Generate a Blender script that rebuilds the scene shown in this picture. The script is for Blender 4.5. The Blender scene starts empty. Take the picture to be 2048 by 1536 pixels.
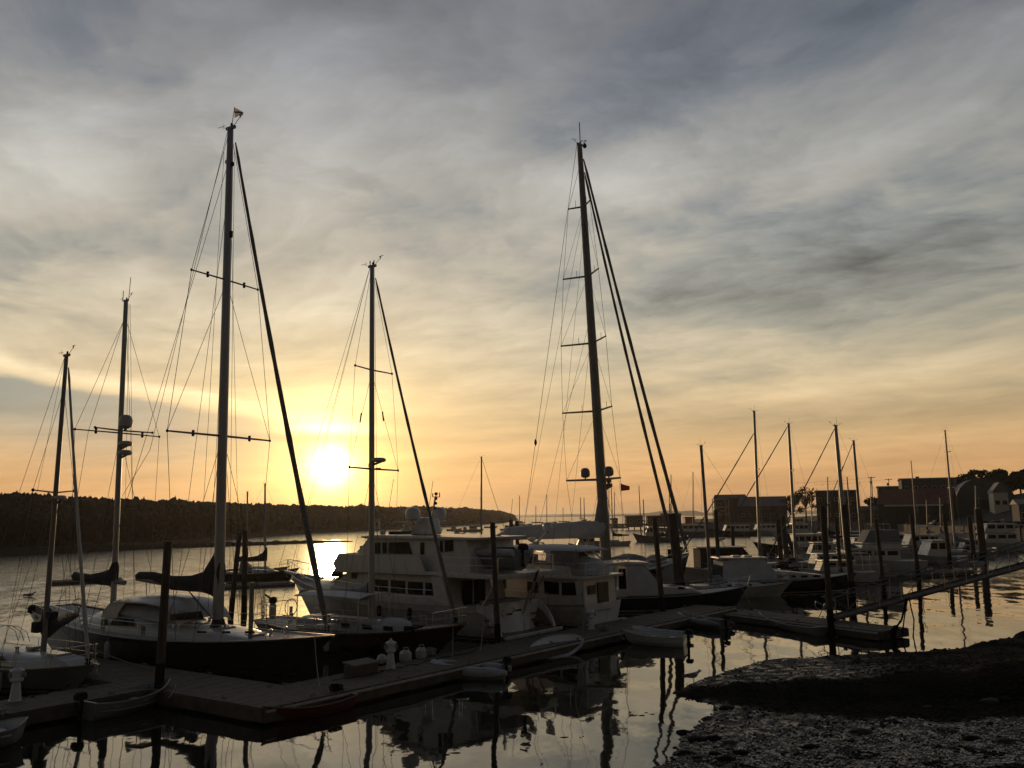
import bpy, bmesh, math, random
from mathutils import Vector, Matrix, noise as mnoise
R = math.radians
random.seed(7)
S = bpy.context.scene
COL = S.collection

# ------------------------------------------------------------------ camera
F_PX, CAM_H = 1658.0, 6.0                    # focal length in photo pixels (2048 wide), eye height above low-tide water
PITCH, ROLL = math.atan(265 / F_PX), 0.010
cam_d = bpy.data.cameras.new('camera')
cam = bpy.data.objects.new('camera', cam_d)
COL.objects.link(cam)
cam_d.sensor_width = 36
cam_d.lens = 36 * F_PX / 2048
cam_d.clip_start, cam_d.clip_end = 0.1, 40000
_r0, _u0 = Vector((1, 0, 0)), Vector((0, -math.sin(PITCH), math.cos(PITCH)))
CF = Vector((0, math.cos(PITCH), math.sin(PITCH)))
CR = math.cos(ROLL) * _r0 - math.sin(ROLL) * _u0
CU = math.sin(ROLL) * _r0 + math.cos(ROLL) * _u0
m = Matrix((CR, CU, -CF)).transposed().to_4x4()
m.translation = (0, 0, CAM_H)
cam.matrix_world = m
S.camera = cam
EYE = Vector((0, 0, CAM_H))

def ray(px, py):
    return CF + (px - 1024) / F_PX * CR + (768 - py) / F_PX * CU
def G(px, py, z=0.0):                         # where the sight line through a photo pixel meets height z
    d = ray(px, py)
    return EYE + d * ((z - CAM_H) / d.z)
def A(px, py, Y):                             # ... or depth Y
    d = ray(px, py)
    return EYE + d * (Y / d.y)

# ------------------------------------------------------------------ sky
SUN = ray(660, 932).normalized()
SUN_AZ, SUN_EL = math.atan2(SUN.x, SUN.y), math.asin(SUN.z)
W = bpy.data.worlds.new('World')
S.world = W
W.use_nodes = True
nt = W.node_tree
nt.nodes.clear()
def lin(c):
    return tuple(((v / 255) / 12.92 if v / 255 <= 0.04045 else ((v / 255 + 0.055) / 1.055) ** 2.4) for v in c)

class X:                                       # small expression wrapper round math nodes
    tree = nt
    def __init__(s, v): s.v = v
    @staticmethod
    def op(o, *a, clamp=False):
        n = X.tree.nodes.new('ShaderNodeMath'); n.operation = o; n.use_clamp = clamp
        for i, q in enumerate(a):
            q = q.v if isinstance(q, X) else q
            if isinstance(q, (int, float)): n.inputs[i].default_value = q
            else: X.tree.links.new(q, n.inputs[i])
        return X(n.outputs[0])
    def __add__(s, o): return X.op('ADD', s, o)
    __radd__ = __add__
    def __sub__(s, o): return X.op('SUBTRACT', s, o)
    def __rsub__(s, o): return X.op('SUBTRACT', o, s)
    def __mul__(s, o): return X.op('MULTIPLY', s, o)
    __rmul__ = __mul__
    def __truediv__(s, o): return X.op('DIVIDE', s, o)
    def __rtruediv__(s, o): return X.op('DIVIDE', o, s)
    def __pow__(s, o): return X.op('POWER', s, o)
def xexp(a): return X.op('EXPONENT', a)
def xsm(a, lo, hi):
    n = X.tree.nodes.new('ShaderNodeMapRange'); n.interpolation_type = 'SMOOTHSTEP'
    X.tree.links.new(a.v, n.inputs[0]); n.inputs[1].default_value = lo; n.inputs[2].default_value = hi
    return X(n.outputs[0])
def xcomb(x, y, z):
    n = X.tree.nodes.new('ShaderNodeCombineXYZ')
    for i, q in enumerate((x, y, z)):
        if isinstance(q, X): X.tree.links.new(q.v, n.inputs[i])
        else: n.inputs[i].default_value = q
    return n.outputs[0]
def xnoise(vec, scale, detail=6, rough=0.55, dist=0.0):
    n = X.tree.nodes.new('ShaderNodeTexNoise')
    X.tree.links.new(vec, n.inputs['Vector'])
    n.inputs['Scale'].default_value = scale; n.inputs['Detail'].default_value = detail
    n.inputs['Roughness'].default_value = rough; n.inputs['Distortion'].default_value = dist
    return X(n.outputs['Fac'])
def vmath(o, a, b):
    n = X.tree.nodes.new('ShaderNodeVectorMath'); n.operation = o
    for i, q in enumerate((a, b)):
        if isinstance(q, X): q = q.v
        if isinstance(q, tuple): n.inputs[i].default_value = q
        elif isinstance(q, (int, float)): n.inputs['Scale'].default_value = q
        else: X.tree.links.new(q, n.inputs['Scale'] if (o == 'SCALE' and i == 1) else n.inputs[i])
    return n.outputs['Value'] if o in ('DOT_PRODUCT', 'LENGTH') else n.outputs[0]
def vmix(f, a, b):
    n = X.tree.nodes.new('ShaderNodeMix'); n.data_type = 'RGBA'
    X.tree.links.new(f.v, n.inputs[0])
    for i, q in ((6, a), (7, b)):
        if isinstance(q, tuple): n.inputs[i].default_value = (*q[:3], 1)
        else: X.tree.links.new(q, n.inputs[i])
    return n.outputs[2]

tc = nt.nodes.new('ShaderNodeTexCoord')
nrm = nt.nodes.new('ShaderNodeVectorMath'); nrm.operation = 'NORMALIZE'
nt.links.new(tc.outputs['Generated'], nrm.inputs[0])
D = nrm.outputs[0]
sep = nt.nodes.new('ShaderNodeSeparateXYZ'); nt.links.new(D, sep.inputs[0])
dx, dy, dz = (X(sep.outputs[i]) for i in range(3))
DEG = 180 / math.pi
az = X.op('ARCTAN2', dx, dy) * DEG
el = X.op('ARCSINE', dz) * DEG
g = X.op('ARCCOSINE', X.op('MINIMUM', X(vmath('DOT_PRODUCT', D, tuple(SUN))), 0.999999)) * DEG
def AE(px, py):
    d = ray(px, py).normalized()
    return math.degrees(math.atan2(d.x, d.y)), math.degrees(math.asin(d.z))
def blob(px, py, sx, sy, rot=0):               # soft cloud mass centred on the direction seen at a pixel; size in degrees
    a0, e0 = AE(px, py); c, s = math.cos(R(rot)), math.sin(R(rot))
    u, v = az - a0, el - e0
    p, q = (u * c + v * s) / sx, (v * c - u * s) / sy
    return xexp((p * p + q * q) * -1.0)
ramp = nt.nodes.new('ShaderNodeValToRGB')
cr = ramp.color_ramp; cr.interpolation = 'B_SPLINE'
stops = [(-6, (120, 92, 64)), (0, (212, 156, 104)), (3, (226, 174, 116)), (6, (222, 190, 140)), (10, (206, 191, 160)), (15, (185, 179, 163)),
         (21, (170, 169, 163)), (27, (147, 149, 151)), (33, (114, 118, 126)), (50, (80, 84, 92)), (90, (58, 62, 70))]
while len(cr.elements) < len(stops): cr.elements.new(0.5)
for e_, (v, c) in zip(cr.elements, stops):
    e_.position = (v + 10) / 100; e_.color = (*lin(c), 1)
nt.links.new(((el + 10) / 100).v, ramp.inputs[0])
base = ramp.outputs[0]
# cloud sheet seen in perspective: project the direction on a flat layer
inv = 1.0 / (X.op('MAXIMUM', dz, 0.0) + 0.13)
cu, cv = dx * inv, dy * inv
ca, sa = math.cos(R(-34)), math.sin(R(-34))
ru, rv = cu * ca + cv * sa, cv * ca - cu * sa
warp = xnoise(xcomb(ru, rv, 3.1), 0.9, 2, 0.5)
big = xnoise(xcomb(ru * 0.6 + warp * 0.8, rv + warp * 0.5, 0.3), 1.3, 3, 0.5)
mid = xnoise(xcomb(ru + warp * 1.2, rv * 1.2 - warp * 0.9, 7.7), 3.3, 6, 0.57)
fine = xnoise(xcomb(ru * 1.2 + mid * 0.5, rv * 1.6 + mid * 0.4, 1.9), 7.0, 4, 0.60)
streak = xnoise(xcomb(az * 0.030 + warp * 0.4, el * 0.40 - az * 0.022, 5.5), 1.0, 5, 0.56)
upper = xsm(el, 4, 16)
lowband = 1.0 - xsm(el, 5, 14)
mod = (big - 0.5) * (0.22 + upper * 0.75) + (mid - 0.5) * (0.26 + upper * 0.86) + (fine - 0.5) * (0.12 + upper * 0.22) + (streak - 0.5) * (lowband * 0.75 + 0.22)
# the larger masses of this evening's cloud deck
mod = mod + blob(640, 170, 9, 4.0, 18) * 0.34 + blob(80, 340, 8, 4, 14) * 0.36 + blob(1280, 350, 8, 2.8, 12) * 0.40 + blob(850, 330, 10, 3, 0) * 0.10
mod = mod - blob(60, 60, 9, 5) * 0.25 - blob(1750, 470, 13, 3.2, 4) * 0.34 - blob(1450, 120, 14, 5, 14) * 0.16 - blob(1550, 590, 14, 2.2, 3) * 0.26
mod = mod - blob(1950, 680, 7, 1.5, 3) * 0.12 - blob(330, 500, 10, 1.6, 4) * 0.20 + blob(1900, 730, 9, 0.8, 4) * 0.12 + blob(1000, 650, 10, 2, 0) * 0.08
mod = mod + blob(1760, 780, 9, 0.8, 3) * 0.06 - blob(1790, 835, 9, 1.1, 4) * 0.08
gain = X.op('MAXIMUM', 1.0 + mod * 1.05, 0.25)
cloud = vmath('SCALE', base, gain)
# thicker parts of the deck are bluer, thin parts warmer
cool = xsm(mod * -1.0, -0.04, 0.30) * xsm(el, 3.0, 11.0)
cloud = vmix(cool * 0.6, cloud, vmath('MULTIPLY', cloud, (0.85, 1.0, 1.20)))
# Nishita clear sky behind the deck, seen in the tear above the left shore
sky = nt.nodes.new('ShaderNodeTexSky'); sky.sky_type = 'NISHITA'; sky.sun_disc = False
sky.sun_elevation = SUN_EL; sky.sun_rotation = SUN_AZ; sky.air_density = 1.2; sky.dust_density = 2.0; sky.ozone_density = 1.6
e1 = 8.35 - (az + 29.5) * 0.135 + (mid - 0.5) * 0.9 + (streak - 0.5) * 1.6      # upper rim of the tear, falling to the right
tear = xsm(e1 - el, 0.0, 0.45) * (1.0 - xsm(e1 - el, 1.2, 6.5)) * (1.0 - xsm(az, -16.5, -14.0))
rim = xexp(((el - e1 - 0.45) / 0.55) ** 2.0 * -1.0) * (1.0 - xsm(az, -17, -9)) * 0.5
clear = vmix(dz * 0 + 0.22, lin((132, 150, 152)), vmath('SCALE', sky.outputs[0], 0.07))
clear = vmath('SCALE', clear, 1.0 + (mid - 0.5) * 0.5 + (streak - 0.5) * 0.6)
cloud = vmix(tear * (0.70 + mid * 0.35), cloud, clear)
cloud = vmath('SCALE', cloud, 1.0 + rim)
# the deck dims away from the sun
fall = 1.0 - xsm(g, 24, 105) * 0.80
cloud = vmath('SCALE', cloud, fall)
cloud = vmix(xsm(g, 38, 95), cloud, vmath('MULTIPLY', cloud, (0.88, 0.99, 1.14)))
# veiled sun and its aureole
thin = 0.55 + streak * 0.9
disc = xexp((g / 1.12) ** 2.0 * -1.0) * 2.8
sep2 = xexp(((el - AE(660, 876)[1]) / 0.28) ** 2.0 * -1.0) * 0.5
au1 = xexp(g / -2.35) * 2.2 * (1.0 - sep2) * thin
au2 = xexp(g / -6.0) * 0.55 * thin
au3 = xexp(g / -13.0) * 0.13 * (1.0 - tear * 0.75)
def csc(c, k):
    n = nt.nodes.new('ShaderNodeVectorMath'); n.operation = 'SCALE'; n.inputs[0].default_value = c
    nt.links.new(k.v, n.inputs['Scale']); return n.outputs[0]
upper_streak = blob(655, 857, 2.6, 0.40, 0) * 1.5 + blob(645, 838, 2.4, 0.6, 0) * 0.55 + blob(640, 800, 4.5, 0.9, 0) * 0.22
tot = cloud
for c, k in (((1, .92, .66), disc), ((1, .76, .20), au1), ((1, .58, .16), au2), ((1, .62, .26), au3), ((1, .78, .34), upper_streak)):
    tot = vmath('ADD', tot, csc(c, k))
bg = nt.nodes.new('ShaderNodeBackground')
tot = vmath('SCALE', tot, 10.0)
nt.links.new(tot, bg.inputs[0]); bg.inputs[1].default_value = 0.1
wo = nt.nodes.new('ShaderNodeOutputWorld'); nt.links.new(bg.outputs[0], wo.inputs[0])
W.cycles.sampling_method = 'MANUAL'; W.cycles.sample_map_resolution = 1024

sun_d = bpy.data.lights.new('sun', 'SUN')
sun_d.energy = 0.9; sun_d.angle = R(1.2); sun_d.color = (1.0, 0.62, 0.30)
sun_o = bpy.data.objects.new('sun', sun_d); COL.objects.link(sun_o)
sun_o.rotation_euler = (-SUN).to_track_quat('-Z', 'Y').to_euler()
S.view_settings.view_transform = 'Standard'; S.view_settings.look = 'None'
S.view_settings.exposure = 0.0; S.view_settings.gamma = 1.0; S.view_settings.use_curve_mapping = False
S.render.engine = 'CYCLES'
C = S.cycles
C.max_bounces = 6; C.diffuse_bounces = 2; C.glossy_bounces = 4; C.transmission_bounces = 4; C.transparent_max_bounces = 8; C.volume_bounces = 0
C.caustics_reflective = False; C.caustics_refractive = False
C.use_denoising = True; C.use_adaptive_sampling = True; C.adaptive_threshold = 0.015
C.sample_clamp_indirect = 6.0

# ------------------------------------------------------------------ materials
def mat(name, col, rough=0.6, metal=0.0, var=0.15, scale=3.0, bump=0.0, bscale=None, spec=0.5, rvar=0.15, stretch=(1, 1, 1), col2=None, thr=None, coat=0.0):
    m = bpy.data.materials.new(name); m.use_nodes = True
    t = m.node_tree; b = t.nodes['Principled BSDF']; L = t.links.new
    co = t.nodes.new('ShaderNodeTexCoord'); mp = t.nodes.new('ShaderNodeMapping'); mp.inputs['Scale'].default_value = stretch
    L(co.outputs['Object'], mp.inputs[0])
    n = t.nodes.new('ShaderNodeTexNoise'); n.inputs['Scale'].default_value = scale; n.inputs['Detail'].default_value = 4
    L(mp.outputs[0], n.inputs['Vector'])
    r = t.nodes.new('ShaderNodeValToRGB')
    lo = col2 if col2 else tuple(c * (1 - var) for c in col); hi = col if col2 else tuple(min(1, c * (1 + var)) for c in col)
    a, z = thr if thr else (0.3, 0.7)
    r.color_ramp.elements[0].position, r.color_ramp.elements[1].position = a, z
    r.color_ramp.elements[0].color, r.color_ramp.elements[1].color = (*lo, 1), (*hi, 1)
    L(n.outputs['Fac'], r.inputs[0]); L(r.outputs[0], b.inputs['Base Color'])
    mr = t.nodes.new('ShaderNodeMapRange'); mr.inputs[3].default_value = max(0.02, rough - rvar * rough); mr.inputs[4].default_value = min(1, rough + rvar * rough)
    L(n.outputs['Fac'], mr.inputs[0]); L(mr.outputs[0], b.inputs['Roughness'])
    b.inputs['Metallic'].default_value = metal; b.inputs['Specular IOR Level'].default_value = spec; b.inputs['Coat Weight'].default_value = coat
    if bump:
        n2 = t.nodes.new('ShaderNodeTexNoise'); n2.inputs['Scale'].default_value = bscale or scale * 4; n2.inputs['Detail'].default_value = 5
        L(mp.outputs[0], n2.inputs['Vector'])
        bp = t.nodes.new('ShaderNodeBump'); bp.inputs['Strength'].default_value = 1.0; bp.inputs['Distance'].default_value = bump
        L(n2.outputs['Fac'], bp.inputs['Height']); L(bp.outputs[0], b.inputs['Normal'])
    return m
M = {}
M['white'] = mat('white_gelcoat', (0.58, 0.565, 0.54), 0.28, var=0.06, scale=1.5, coat=0.2)
M['offwhite'] = mat('aged_gelcoat', (0.46, 0.45, 0.42), 0.4, var=0.10, scale=2)
M['nonskid'] = mat('nonskid_deck', (0.52, 0.51, 0.48), 0.7, var=0.1, scale=6, bump=0.004, bscale=80)
M['navy'] = mat('navy_topsides', (0.012, 0.014, 0.022), 0.22, var=0.2, scale=1, coat=0.3)
M['black'] = mat('black_topsides', (0.010, 0.009, 0.009), 0.25, var=0.2, scale=1, coat=0.3)
M['oxblood'] = mat('dark_maroon_topsides', (0.035, 0.012, 0.010), 0.28, var=0.2, scale=1, coat=0.2)
M['greyhull'] = mat('grey_topsides', (0.20, 0.20, 0.21), 0.4, var=0.1, scale=1)
M['bluehull'] = mat('blue_topsides', (0.03, 0.07, 0.16), 0.3, var=0.1, scale=1)
M['redpaint'] = mat('red_paint', (0.11, 0.022, 0.014), 0.5, var=0.25, scale=3)
M['teak'] = mat('varnished_teak', (0.16, 0.085, 0.045), 0.4, var=0.3, scale=4, stretch=(1, 6, 6))
M['glass'] = mat('dark_window_glass', (0.010, 0.009, 0.008), 0.10, var=0.2, scale=1, spec=0.18)
M['alu'] = mat('anodised_aluminium', (0.30, 0.30, 0.31), 0.42, metal=0.6, var=0.08, scale=2)
M['darkspar'] = mat('weathered_spar', (0.20, 0.19, 0.18), 0.45, metal=0.3, var=0.12, scale=2)
M['steel'] = mat('stainless_steel', (0.6, 0.6, 0.6), 0.22, metal=1.0, var=0.05, scale=4)
M['wire'] = mat('rigging_wire', (0.10, 0.10, 0.10), 0.5, metal=0.5, var=0.1, scale=4)
M['canvas'] = mat('navy_canvas', (0.020, 0.022, 0.032), 0.85, var=0.3, scale=3, bump=0.01, bscale=7)
M['greycanvas'] = mat('grey_canvas', (0.22, 0.22, 0.23), 0.85, var=0.15, scale=3, bump=0.01, bscale=6)
M['whitecanvas'] = mat('white_canvas', (0.55, 0.55, 0.57), 0.8, var=0.1, scale=2, bump=0.02, bscale=4)
M['sail'] = mat('furled_sailcloth', (0.16, 0.15, 0.145), 0.8, var=0.25, scale=2, bump=0.02, bscale=5, stretch=(1, 1, 4))
M['pvc'] = mat('hypalon_tube', (0.40, 0.40, 0.42), 0.5, var=0.1, scale=2)
M['darkpvc'] = mat('dark_hypalon', (0.14, 0.14, 0.15), 0.5, var=0.12, scale=2)
M['rubber'] = mat('black_rubber', (0.015, 0.015, 0.015), 0.75, var=0.2, scale=5, spec=0.2)
M['plank'] = mat('weathered_decking', (0.110, 0.090, 0.068), 0.8, var=0.35, scale=5, stretch=(1, 1, 1), bump=0.006, bscale=25)
M['timber'] = mat('wet_dock_timber', (0.085, 0.066, 0.050), 0.65, var=0.35, scale=2.5, bump=0.01, bscale=18)
M['rubstrip'] = mat('pale_rub_strip', (0.42, 0.41, 0.38), 0.5, var=0.2, scale=3)
M['float'] = mat('black_float_drum', (0.02, 0.02, 0.02), 0.55, var=0.3, scale=3)
M['pile'] = mat('tarred_piling', (0.075, 0.058, 0.045), 0.85, var=0.5, scale=3, stretch=(2, 2, 0.4), bump=0.03, bscale=9)
M['weed'] = mat('rockweed', (0.010, 0.008, 0.005), 0.9, var=0.5, scale=9, bump=0.03, bscale=25, spec=0.15)
M['rope'] = mat('old_rope', (0.30, 0.27, 0.22), 0.9, var=0.2, scale=20)
M['galv'] = mat('galvanised_steel', (0.16, 0.16, 0.165), 0.6, metal=0.3, var=0.15, scale=5)
M['orange'] = mat('orange_container_paint', (0.42, 0.10, 0.03), 0.6, var=0.3, scale=0.6)
M['brick'] = mat('dull_red_wall', (0.075, 0.038, 0.032), 0.85, var=0.25, scale=0.5)
M['greywall'] = mat('grey_clapboard', (0.10, 0.10, 0.097), 0.85, var=0.15, scale=0.4, stretch=(1, 1, 8))
M['darkwall'] = mat('dark_clapboard', (0.030, 0.030, 0.030), 0.85, var=0.2, scale=0.4, stretch=(1, 1, 8))
M['greenwall'] = mat('dark_green_siding', (0.030, 0.045, 0.036), 0.8, var=0.2, scale=0.4, stretch=(8, 8, 1))
M['slate'] = mat('grey_metal_roof', (0.11, 0.113, 0.125), 0.6, var=0.15, scale=0.6)
M['redroof'] = mat('rusty_red_roof', (0.15, 0.055, 0.038), 0.75, var=0.2, scale=0.7)
M['darkroof'] = mat('dark_shingle_roof', (0.05, 0.047, 0.045), 0.85, var=0.25, scale=1)
M['trim'] = mat('cream_trim', (0.62, 0.55, 0.44), 0.7, var=0.1, scale=2)
M['concrete'] = mat('stained_concrete', (0.13, 0.125, 0.115), 0.85, var=0.35, scale=0.6, bump=0.02, bscale=4)
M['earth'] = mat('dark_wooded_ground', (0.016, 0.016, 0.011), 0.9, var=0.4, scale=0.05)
M['sand'] = mat('wet_sand', (0.085, 0.072, 0.055), 0.7, var=0.3, scale=0.2)
M['leaf'] = mat('dark_foliage', (0.035, 0.045, 0.020), 0.8, var=0.4, scale=0.5)
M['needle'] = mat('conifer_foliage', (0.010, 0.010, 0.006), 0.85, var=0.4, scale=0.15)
M['bark'] = mat('bark', (0.05, 0.042, 0.035), 0.9, var=0.3, scale=3)
M['gullwhite'] = mat('gull_plumage', (0.55, 0.54, 0.52), 0.8, var=0.1, scale=20)
M['gullgrey'] = mat('gull_mantle', (0.16, 0.16, 0.17), 0.8, var=0.1, scale=20)
M['beak'] = mat('gull_beak', (0.5, 0.33, 0.06), 0.5)
M['distant'] = mat('distant_land', (0.06, 0.065, 0.07), 1.0, var=0.2, scale=0.003)
M['cargrey'] = mat('car_paint', (0.30, 0.30, 0.31), 0.25, var=0.05, coat=0.5)
M['flagred'] = mat('red_flag_cloth', (0.30, 0.03, 0.03), 0.85)
M['flagblue'] = mat('blue_flag_cloth', (0.02, 0.03, 0.10), 0.85)
M['flagwhite'] = mat('white_flag_cloth', (0.62, 0.58, 0.55), 0.85)
for k_, c_ in (('flagwhite', (.7, .66, .62)), ('flagred', (.16, .03, .03))):
    t_ = M[k_].node_tree; tr = t_.nodes.new('ShaderNodeBsdfTranslucent'); tr.inputs[0].default_value = (*c_, 1); ms = t_.nodes.new('ShaderNodeMixShader'); ms.inputs[0].default_value = .5
    t_.links.new(t_.nodes['Principled BSDF'].outputs[0], ms.inputs[1]); t_.links.new(tr.outputs[0], ms.inputs[2]); t_.links.new(ms.outputs[0], t_.nodes['Material Output'].inputs[0])
M['stonegrey'] = mat('wet_pebble', (0.20, 0.19, 0.17), 0.22, var=0.6, scale=2.0, rvar=0.5)
M['wood'] = mat('grey_wood', (0.15, 0.13, 0.11), 0.8, var=0.3, scale=4)
M['shell'] = mat('pale_pedestal', (0.56, 0.56, 0.60), 0.5, var=0.05)

# water: dark, nearly calm, breaking sky light into faint ripples
mw = bpy.data.materials.new('harbour_water'); mw.use_nodes = True
X.tree = mw.node_tree; t = mw.node_tree; pb = t.nodes['Principled BSDF']
pb.inputs['Base Color'].default_value = (0.010, 0.013, 0.010, 1); pb.inputs['Roughness'].default_value = 0.035; pb.inputs['IOR'].default_value = 1.95
pb.inputs['Specular IOR Level'].default_value = 0.5
pb.inputs['Specular Tint'].default_value = (1.0, 0.94, 0.83, 1)
gp = t.nodes.new('ShaderNodeNewGeometry').outputs['Position']
s3 = t.nodes.new('ShaderNodeSeparateXYZ'); t.links.new(gp, s3.inputs[0])
wx, wy = X(s3.outputs[0]), X(s3.outputs[1])
def slope(vec, scale, detail, rough):
    n = t.nodes.new('ShaderNodeTexNoise'); t.links.new(vec, n.inputs['Vector']); n.inputs['Scale'].default_value = scale; n.inputs['Detail'].default_value = detail; n.inputs['Roughness'].default_value = rough
    q = t.nodes.new('ShaderNodeSeparateColor'); t.links.new(n.outputs['Color'], q.inputs[0]); return X(q.outputs[0]) - 0.5, X(q.outputs[1]) - 0.5
patch = xsm(xnoise(xcomb(wx * 0.5, wy, 2.0), 0.07, 3, 0.55), 0.46, 0.66)
far = xsm(wy + (wx + 8) * -0.35, 44, 78)
ax, ay = slope(xcomb(wx * 0.9, wy * 0.5, 0.0), 0.75, 2, 0.45)
bx_, by_ = slope(xcomb(wx * 0.8, wy * 0.5, 4.0), 5.5, 2, 0.55)
k1, k2 = 0.065 + far * 0.06, 0.014 + patch * 0.025 + far * 0.16
t.links.new((far * 0.16 + 0.03).v, pb.inputs['Roughness'])
nrm_ = t.nodes.new('ShaderNodeVectorMath'); nrm_.operation = 'NORMALIZE'
t.links.new(xcomb((ax * k1 + bx_ * k2) * -0.6, (ay * k1 + by_ * k2) * -1.0, 1.0), nrm_.inputs[0]); t.links.new(nrm_.outputs[0], pb.inputs['Normal'])
M['water'] = mw
# foreshore: wet gravel with weed and shining mud
mg = mat('wet_foreshore', (0.034, 0.030, 0.024), 0.7, var=0.7, scale=1.4, bump=0.05, bscale=9)
X.tree = mg.node_tree; t = mg.node_tree; pb = t.nodes['Principled BSDF']
gp = t.nodes.new('ShaderNodeNewGeometry').outputs['Position']
wet = xsm(xnoise(gp, 2.2, 5, 0.62), 0.46, 0.60)
mr = t.nodes.new('ShaderNodeMapRange'); t.links.new(wet.v, mr.inputs[0]); mr.inputs[3].default_value = 0.85; mr.inputs[4].default_value = 0.14
zn = t.nodes.new('ShaderNodeAttribute'); zn.attribute_name = 'weed_zone'
mxr = t.nodes.new('ShaderNodeMix'); t.links.new(zn.outputs['Fac'], mxr.inputs[0]); t.links.new(mr.outputs[0], mxr.inputs[2]); mxr.inputs[3].default_value = 0.9
t.links.new(mxr.outputs[0], pb.inputs['Roughness'])
old = pb.inputs['Base Color'].links[0].from_socket
mxc = t.nodes.new('ShaderNodeMix'); mxc.data_type = 'RGBA'; t.links.new(zn.outputs['Fac'], mxc.inputs[0]); t.links.new(old, mxc.inputs[6]); mxc.inputs[7].default_value = (0.007, 0.006, 0.004, 1)
msp = t.nodes.new('ShaderNodeMapRange'); t.links.new(zn.outputs['Fac'], msp.inputs[0]); msp.inputs[3].default_value = 0.5; msp.inputs[4].default_value = 0.05; t.links.new(msp.outputs[0], pb.inputs['Specular IOR Level'])
t.links.new(mxc.outputs[2], pb.inputs['Base Color'])
M['shore'] = mg
def vinyl(name, c, a):
    m = bpy.data.materials.new(name); m.use_nodes = True; b = m.node_tree.nodes['Principled BSDF']
    n = m.node_tree.nodes.new('ShaderNodeTexNoise'); n.inputs['Scale'].default_value = 3
    mr = m.node_tree.nodes.new('ShaderNodeMapRange'); mr.inputs[3].default_value = a * 0.85; mr.inputs[4].default_value = a * 1.15
    m.node_tree.links.new(n.outputs['Fac'], mr.inputs[0]); m.node_tree.links.new(mr.outputs[0], b.inputs['Alpha'])
    b.inputs['Base Color'].default_value = (*c, 1); b.inputs['Roughness'].default_value = 0.15
    return m
M['vinyl'] = vinyl('clear_vinyl', (0.15, 0.15, 0.15), 0.10)

# ------------------------------------------------------------------ mesh helpers
def link(name, me, parent=None, loc=None):
    o = bpy.data.objects.new(name, me); COL.objects.link(o)
    if parent: o.parent = parent
    if loc is not None: o.location = loc
    return o
def tag(o, label=None, cat=None, group=None, kind=None):
    if label: o['label'] = label
    if cat: o['category'] = cat
    if group: o['group'] = group
    if kind: o['kind'] = kind
    return o
def thing(name, label, cat, loc=(0, 0, 0), rz=0.0, group=None):
    o = link(name, None, None, loc); o.rotation_euler = (0, 0, rz); o.empty_display_size = 0.3
    return tag(o, label, cat, group)
V = Vector
class MB:
    def __init__(s): s.v, s.f = [], []
    def add(s, vs, fs):
        k = len(s.v); s.v += [tuple(p) for p in vs]; s.f += [tuple(i + k for i in f) for f in fs]; return s
    def box(s, x0, x1, y0, y1, z0, z1):
        return s.add([(x, y, z) for x in (x0, x1) for y in (y0, y1) for z in (z0, z1)],
                     [(0, 1, 3, 2), (4, 6, 7, 5), (0, 4, 5, 1), (2, 3, 7, 6), (0, 2, 6, 4), (1, 5, 7, 3)])
    def rings(s, rings, cap=True, closed=True):
        n = len(rings[0]); vs = [p for r in rings for p in r]; fs = []
        for i in range(len(rings) - 1):
            for j in range(n if closed else n - 1):
                a, b = i * n + j, i * n + (j + 1) % n
                fs.append((a, b, b + n, a + n))
        if cap and closed:
            fs.append(tuple(range(n - 1, -1, -1))); fs.append(tuple(range(len(vs) - n, len(vs))))
        return s.add(vs, fs)
    def tube(s, pts, r, n=6, cap=True, flat=1.0):
        pts = [V(p) for p in pts]
        if isinstance(r, (int, float)): r = [r] * len(pts)
        rg = []
        ref = None
        for i, p in enumerate(pts):
            d = (pts[min(i + 1, len(pts) - 1)] - pts[max(i - 1, 0)]).normalized()
            if ref is None or abs(d.dot(ref)) > 0.95:
                ref = V((0, 1, 0)) if abs(d.y) < 0.9 else V((1, 0, 0))
            u = ref.cross(d).normalized(); w = d.cross(u).normalized()
            rg.append([p + u * math.cos(2 * math.pi * k / n) * r[i] + w * math.sin(2 * math.pi * k / n) * r[i] * flat for k in range(n)])
        return s.rings(rg, cap)
    def lathe(s, prof, n=12, at=(0, 0, 0)):                # (radius, z) pairs
        return s.rings([[(at[0] + r * math.cos(2 * math.pi * k / n), at[1] + r * math.sin(2 * math.pi * k / n), at[2] + z) for k in range(n)] for r, z in prof])
    def prism(s, poly, y0, y1):                            # side-profile polygon (x,z) extruded across y
        n = len(poly)
        vs = [(x, y0, z) for x, z in poly] + [(x, y1, z) for x, z in poly]
        fs = [tuple(range(n)), tuple(range(2 * n - 1, n - 1, -1))] + [(j, j + n, (j + 1) % n + n, (j + 1) % n) for j in range(n)]
        return s.add(vs, fs)
    def build(s, name, m, parent=None, smooth=False, bevel=0.0, seg=2, loc=None, kind=None):
        me = bpy.data.meshes.new(name)
        me.from_pydata(s.v, [], s.f); me.update()
        bm = bmesh.new(); bm.from_mesh(me)
        bmesh.ops.recalc_face_normals(bm, faces=bm.faces)
        if bevel: bmesh.ops.bevel(bm, geom=[e for e in bm.edges if e.is_manifold and e.calc_face_angle(0) > 0.35], offset=bevel, segments=seg, affect='EDGES', profile=0.6)
        if smooth:
            for f in bm.faces: f.smooth = True
            for e in bm.edges:
                if e.is_manifold and e.calc_face_angle(0) > 0.7: e.smooth = False
        bm.to_mesh(me); bm.free()
        me.materials.append(M[m] if isinstance(m, str) else m)
        o = link(name, me, parent, loc)
        if kind: o['kind'] = kind
        return o
def part(name, m, parent, fn, *a, smooth=False, bevel=0.0, **k):
    b = MB(); getattr(b, fn)(*a, **k); return b.build(name, m, parent, smooth, bevel)
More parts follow.
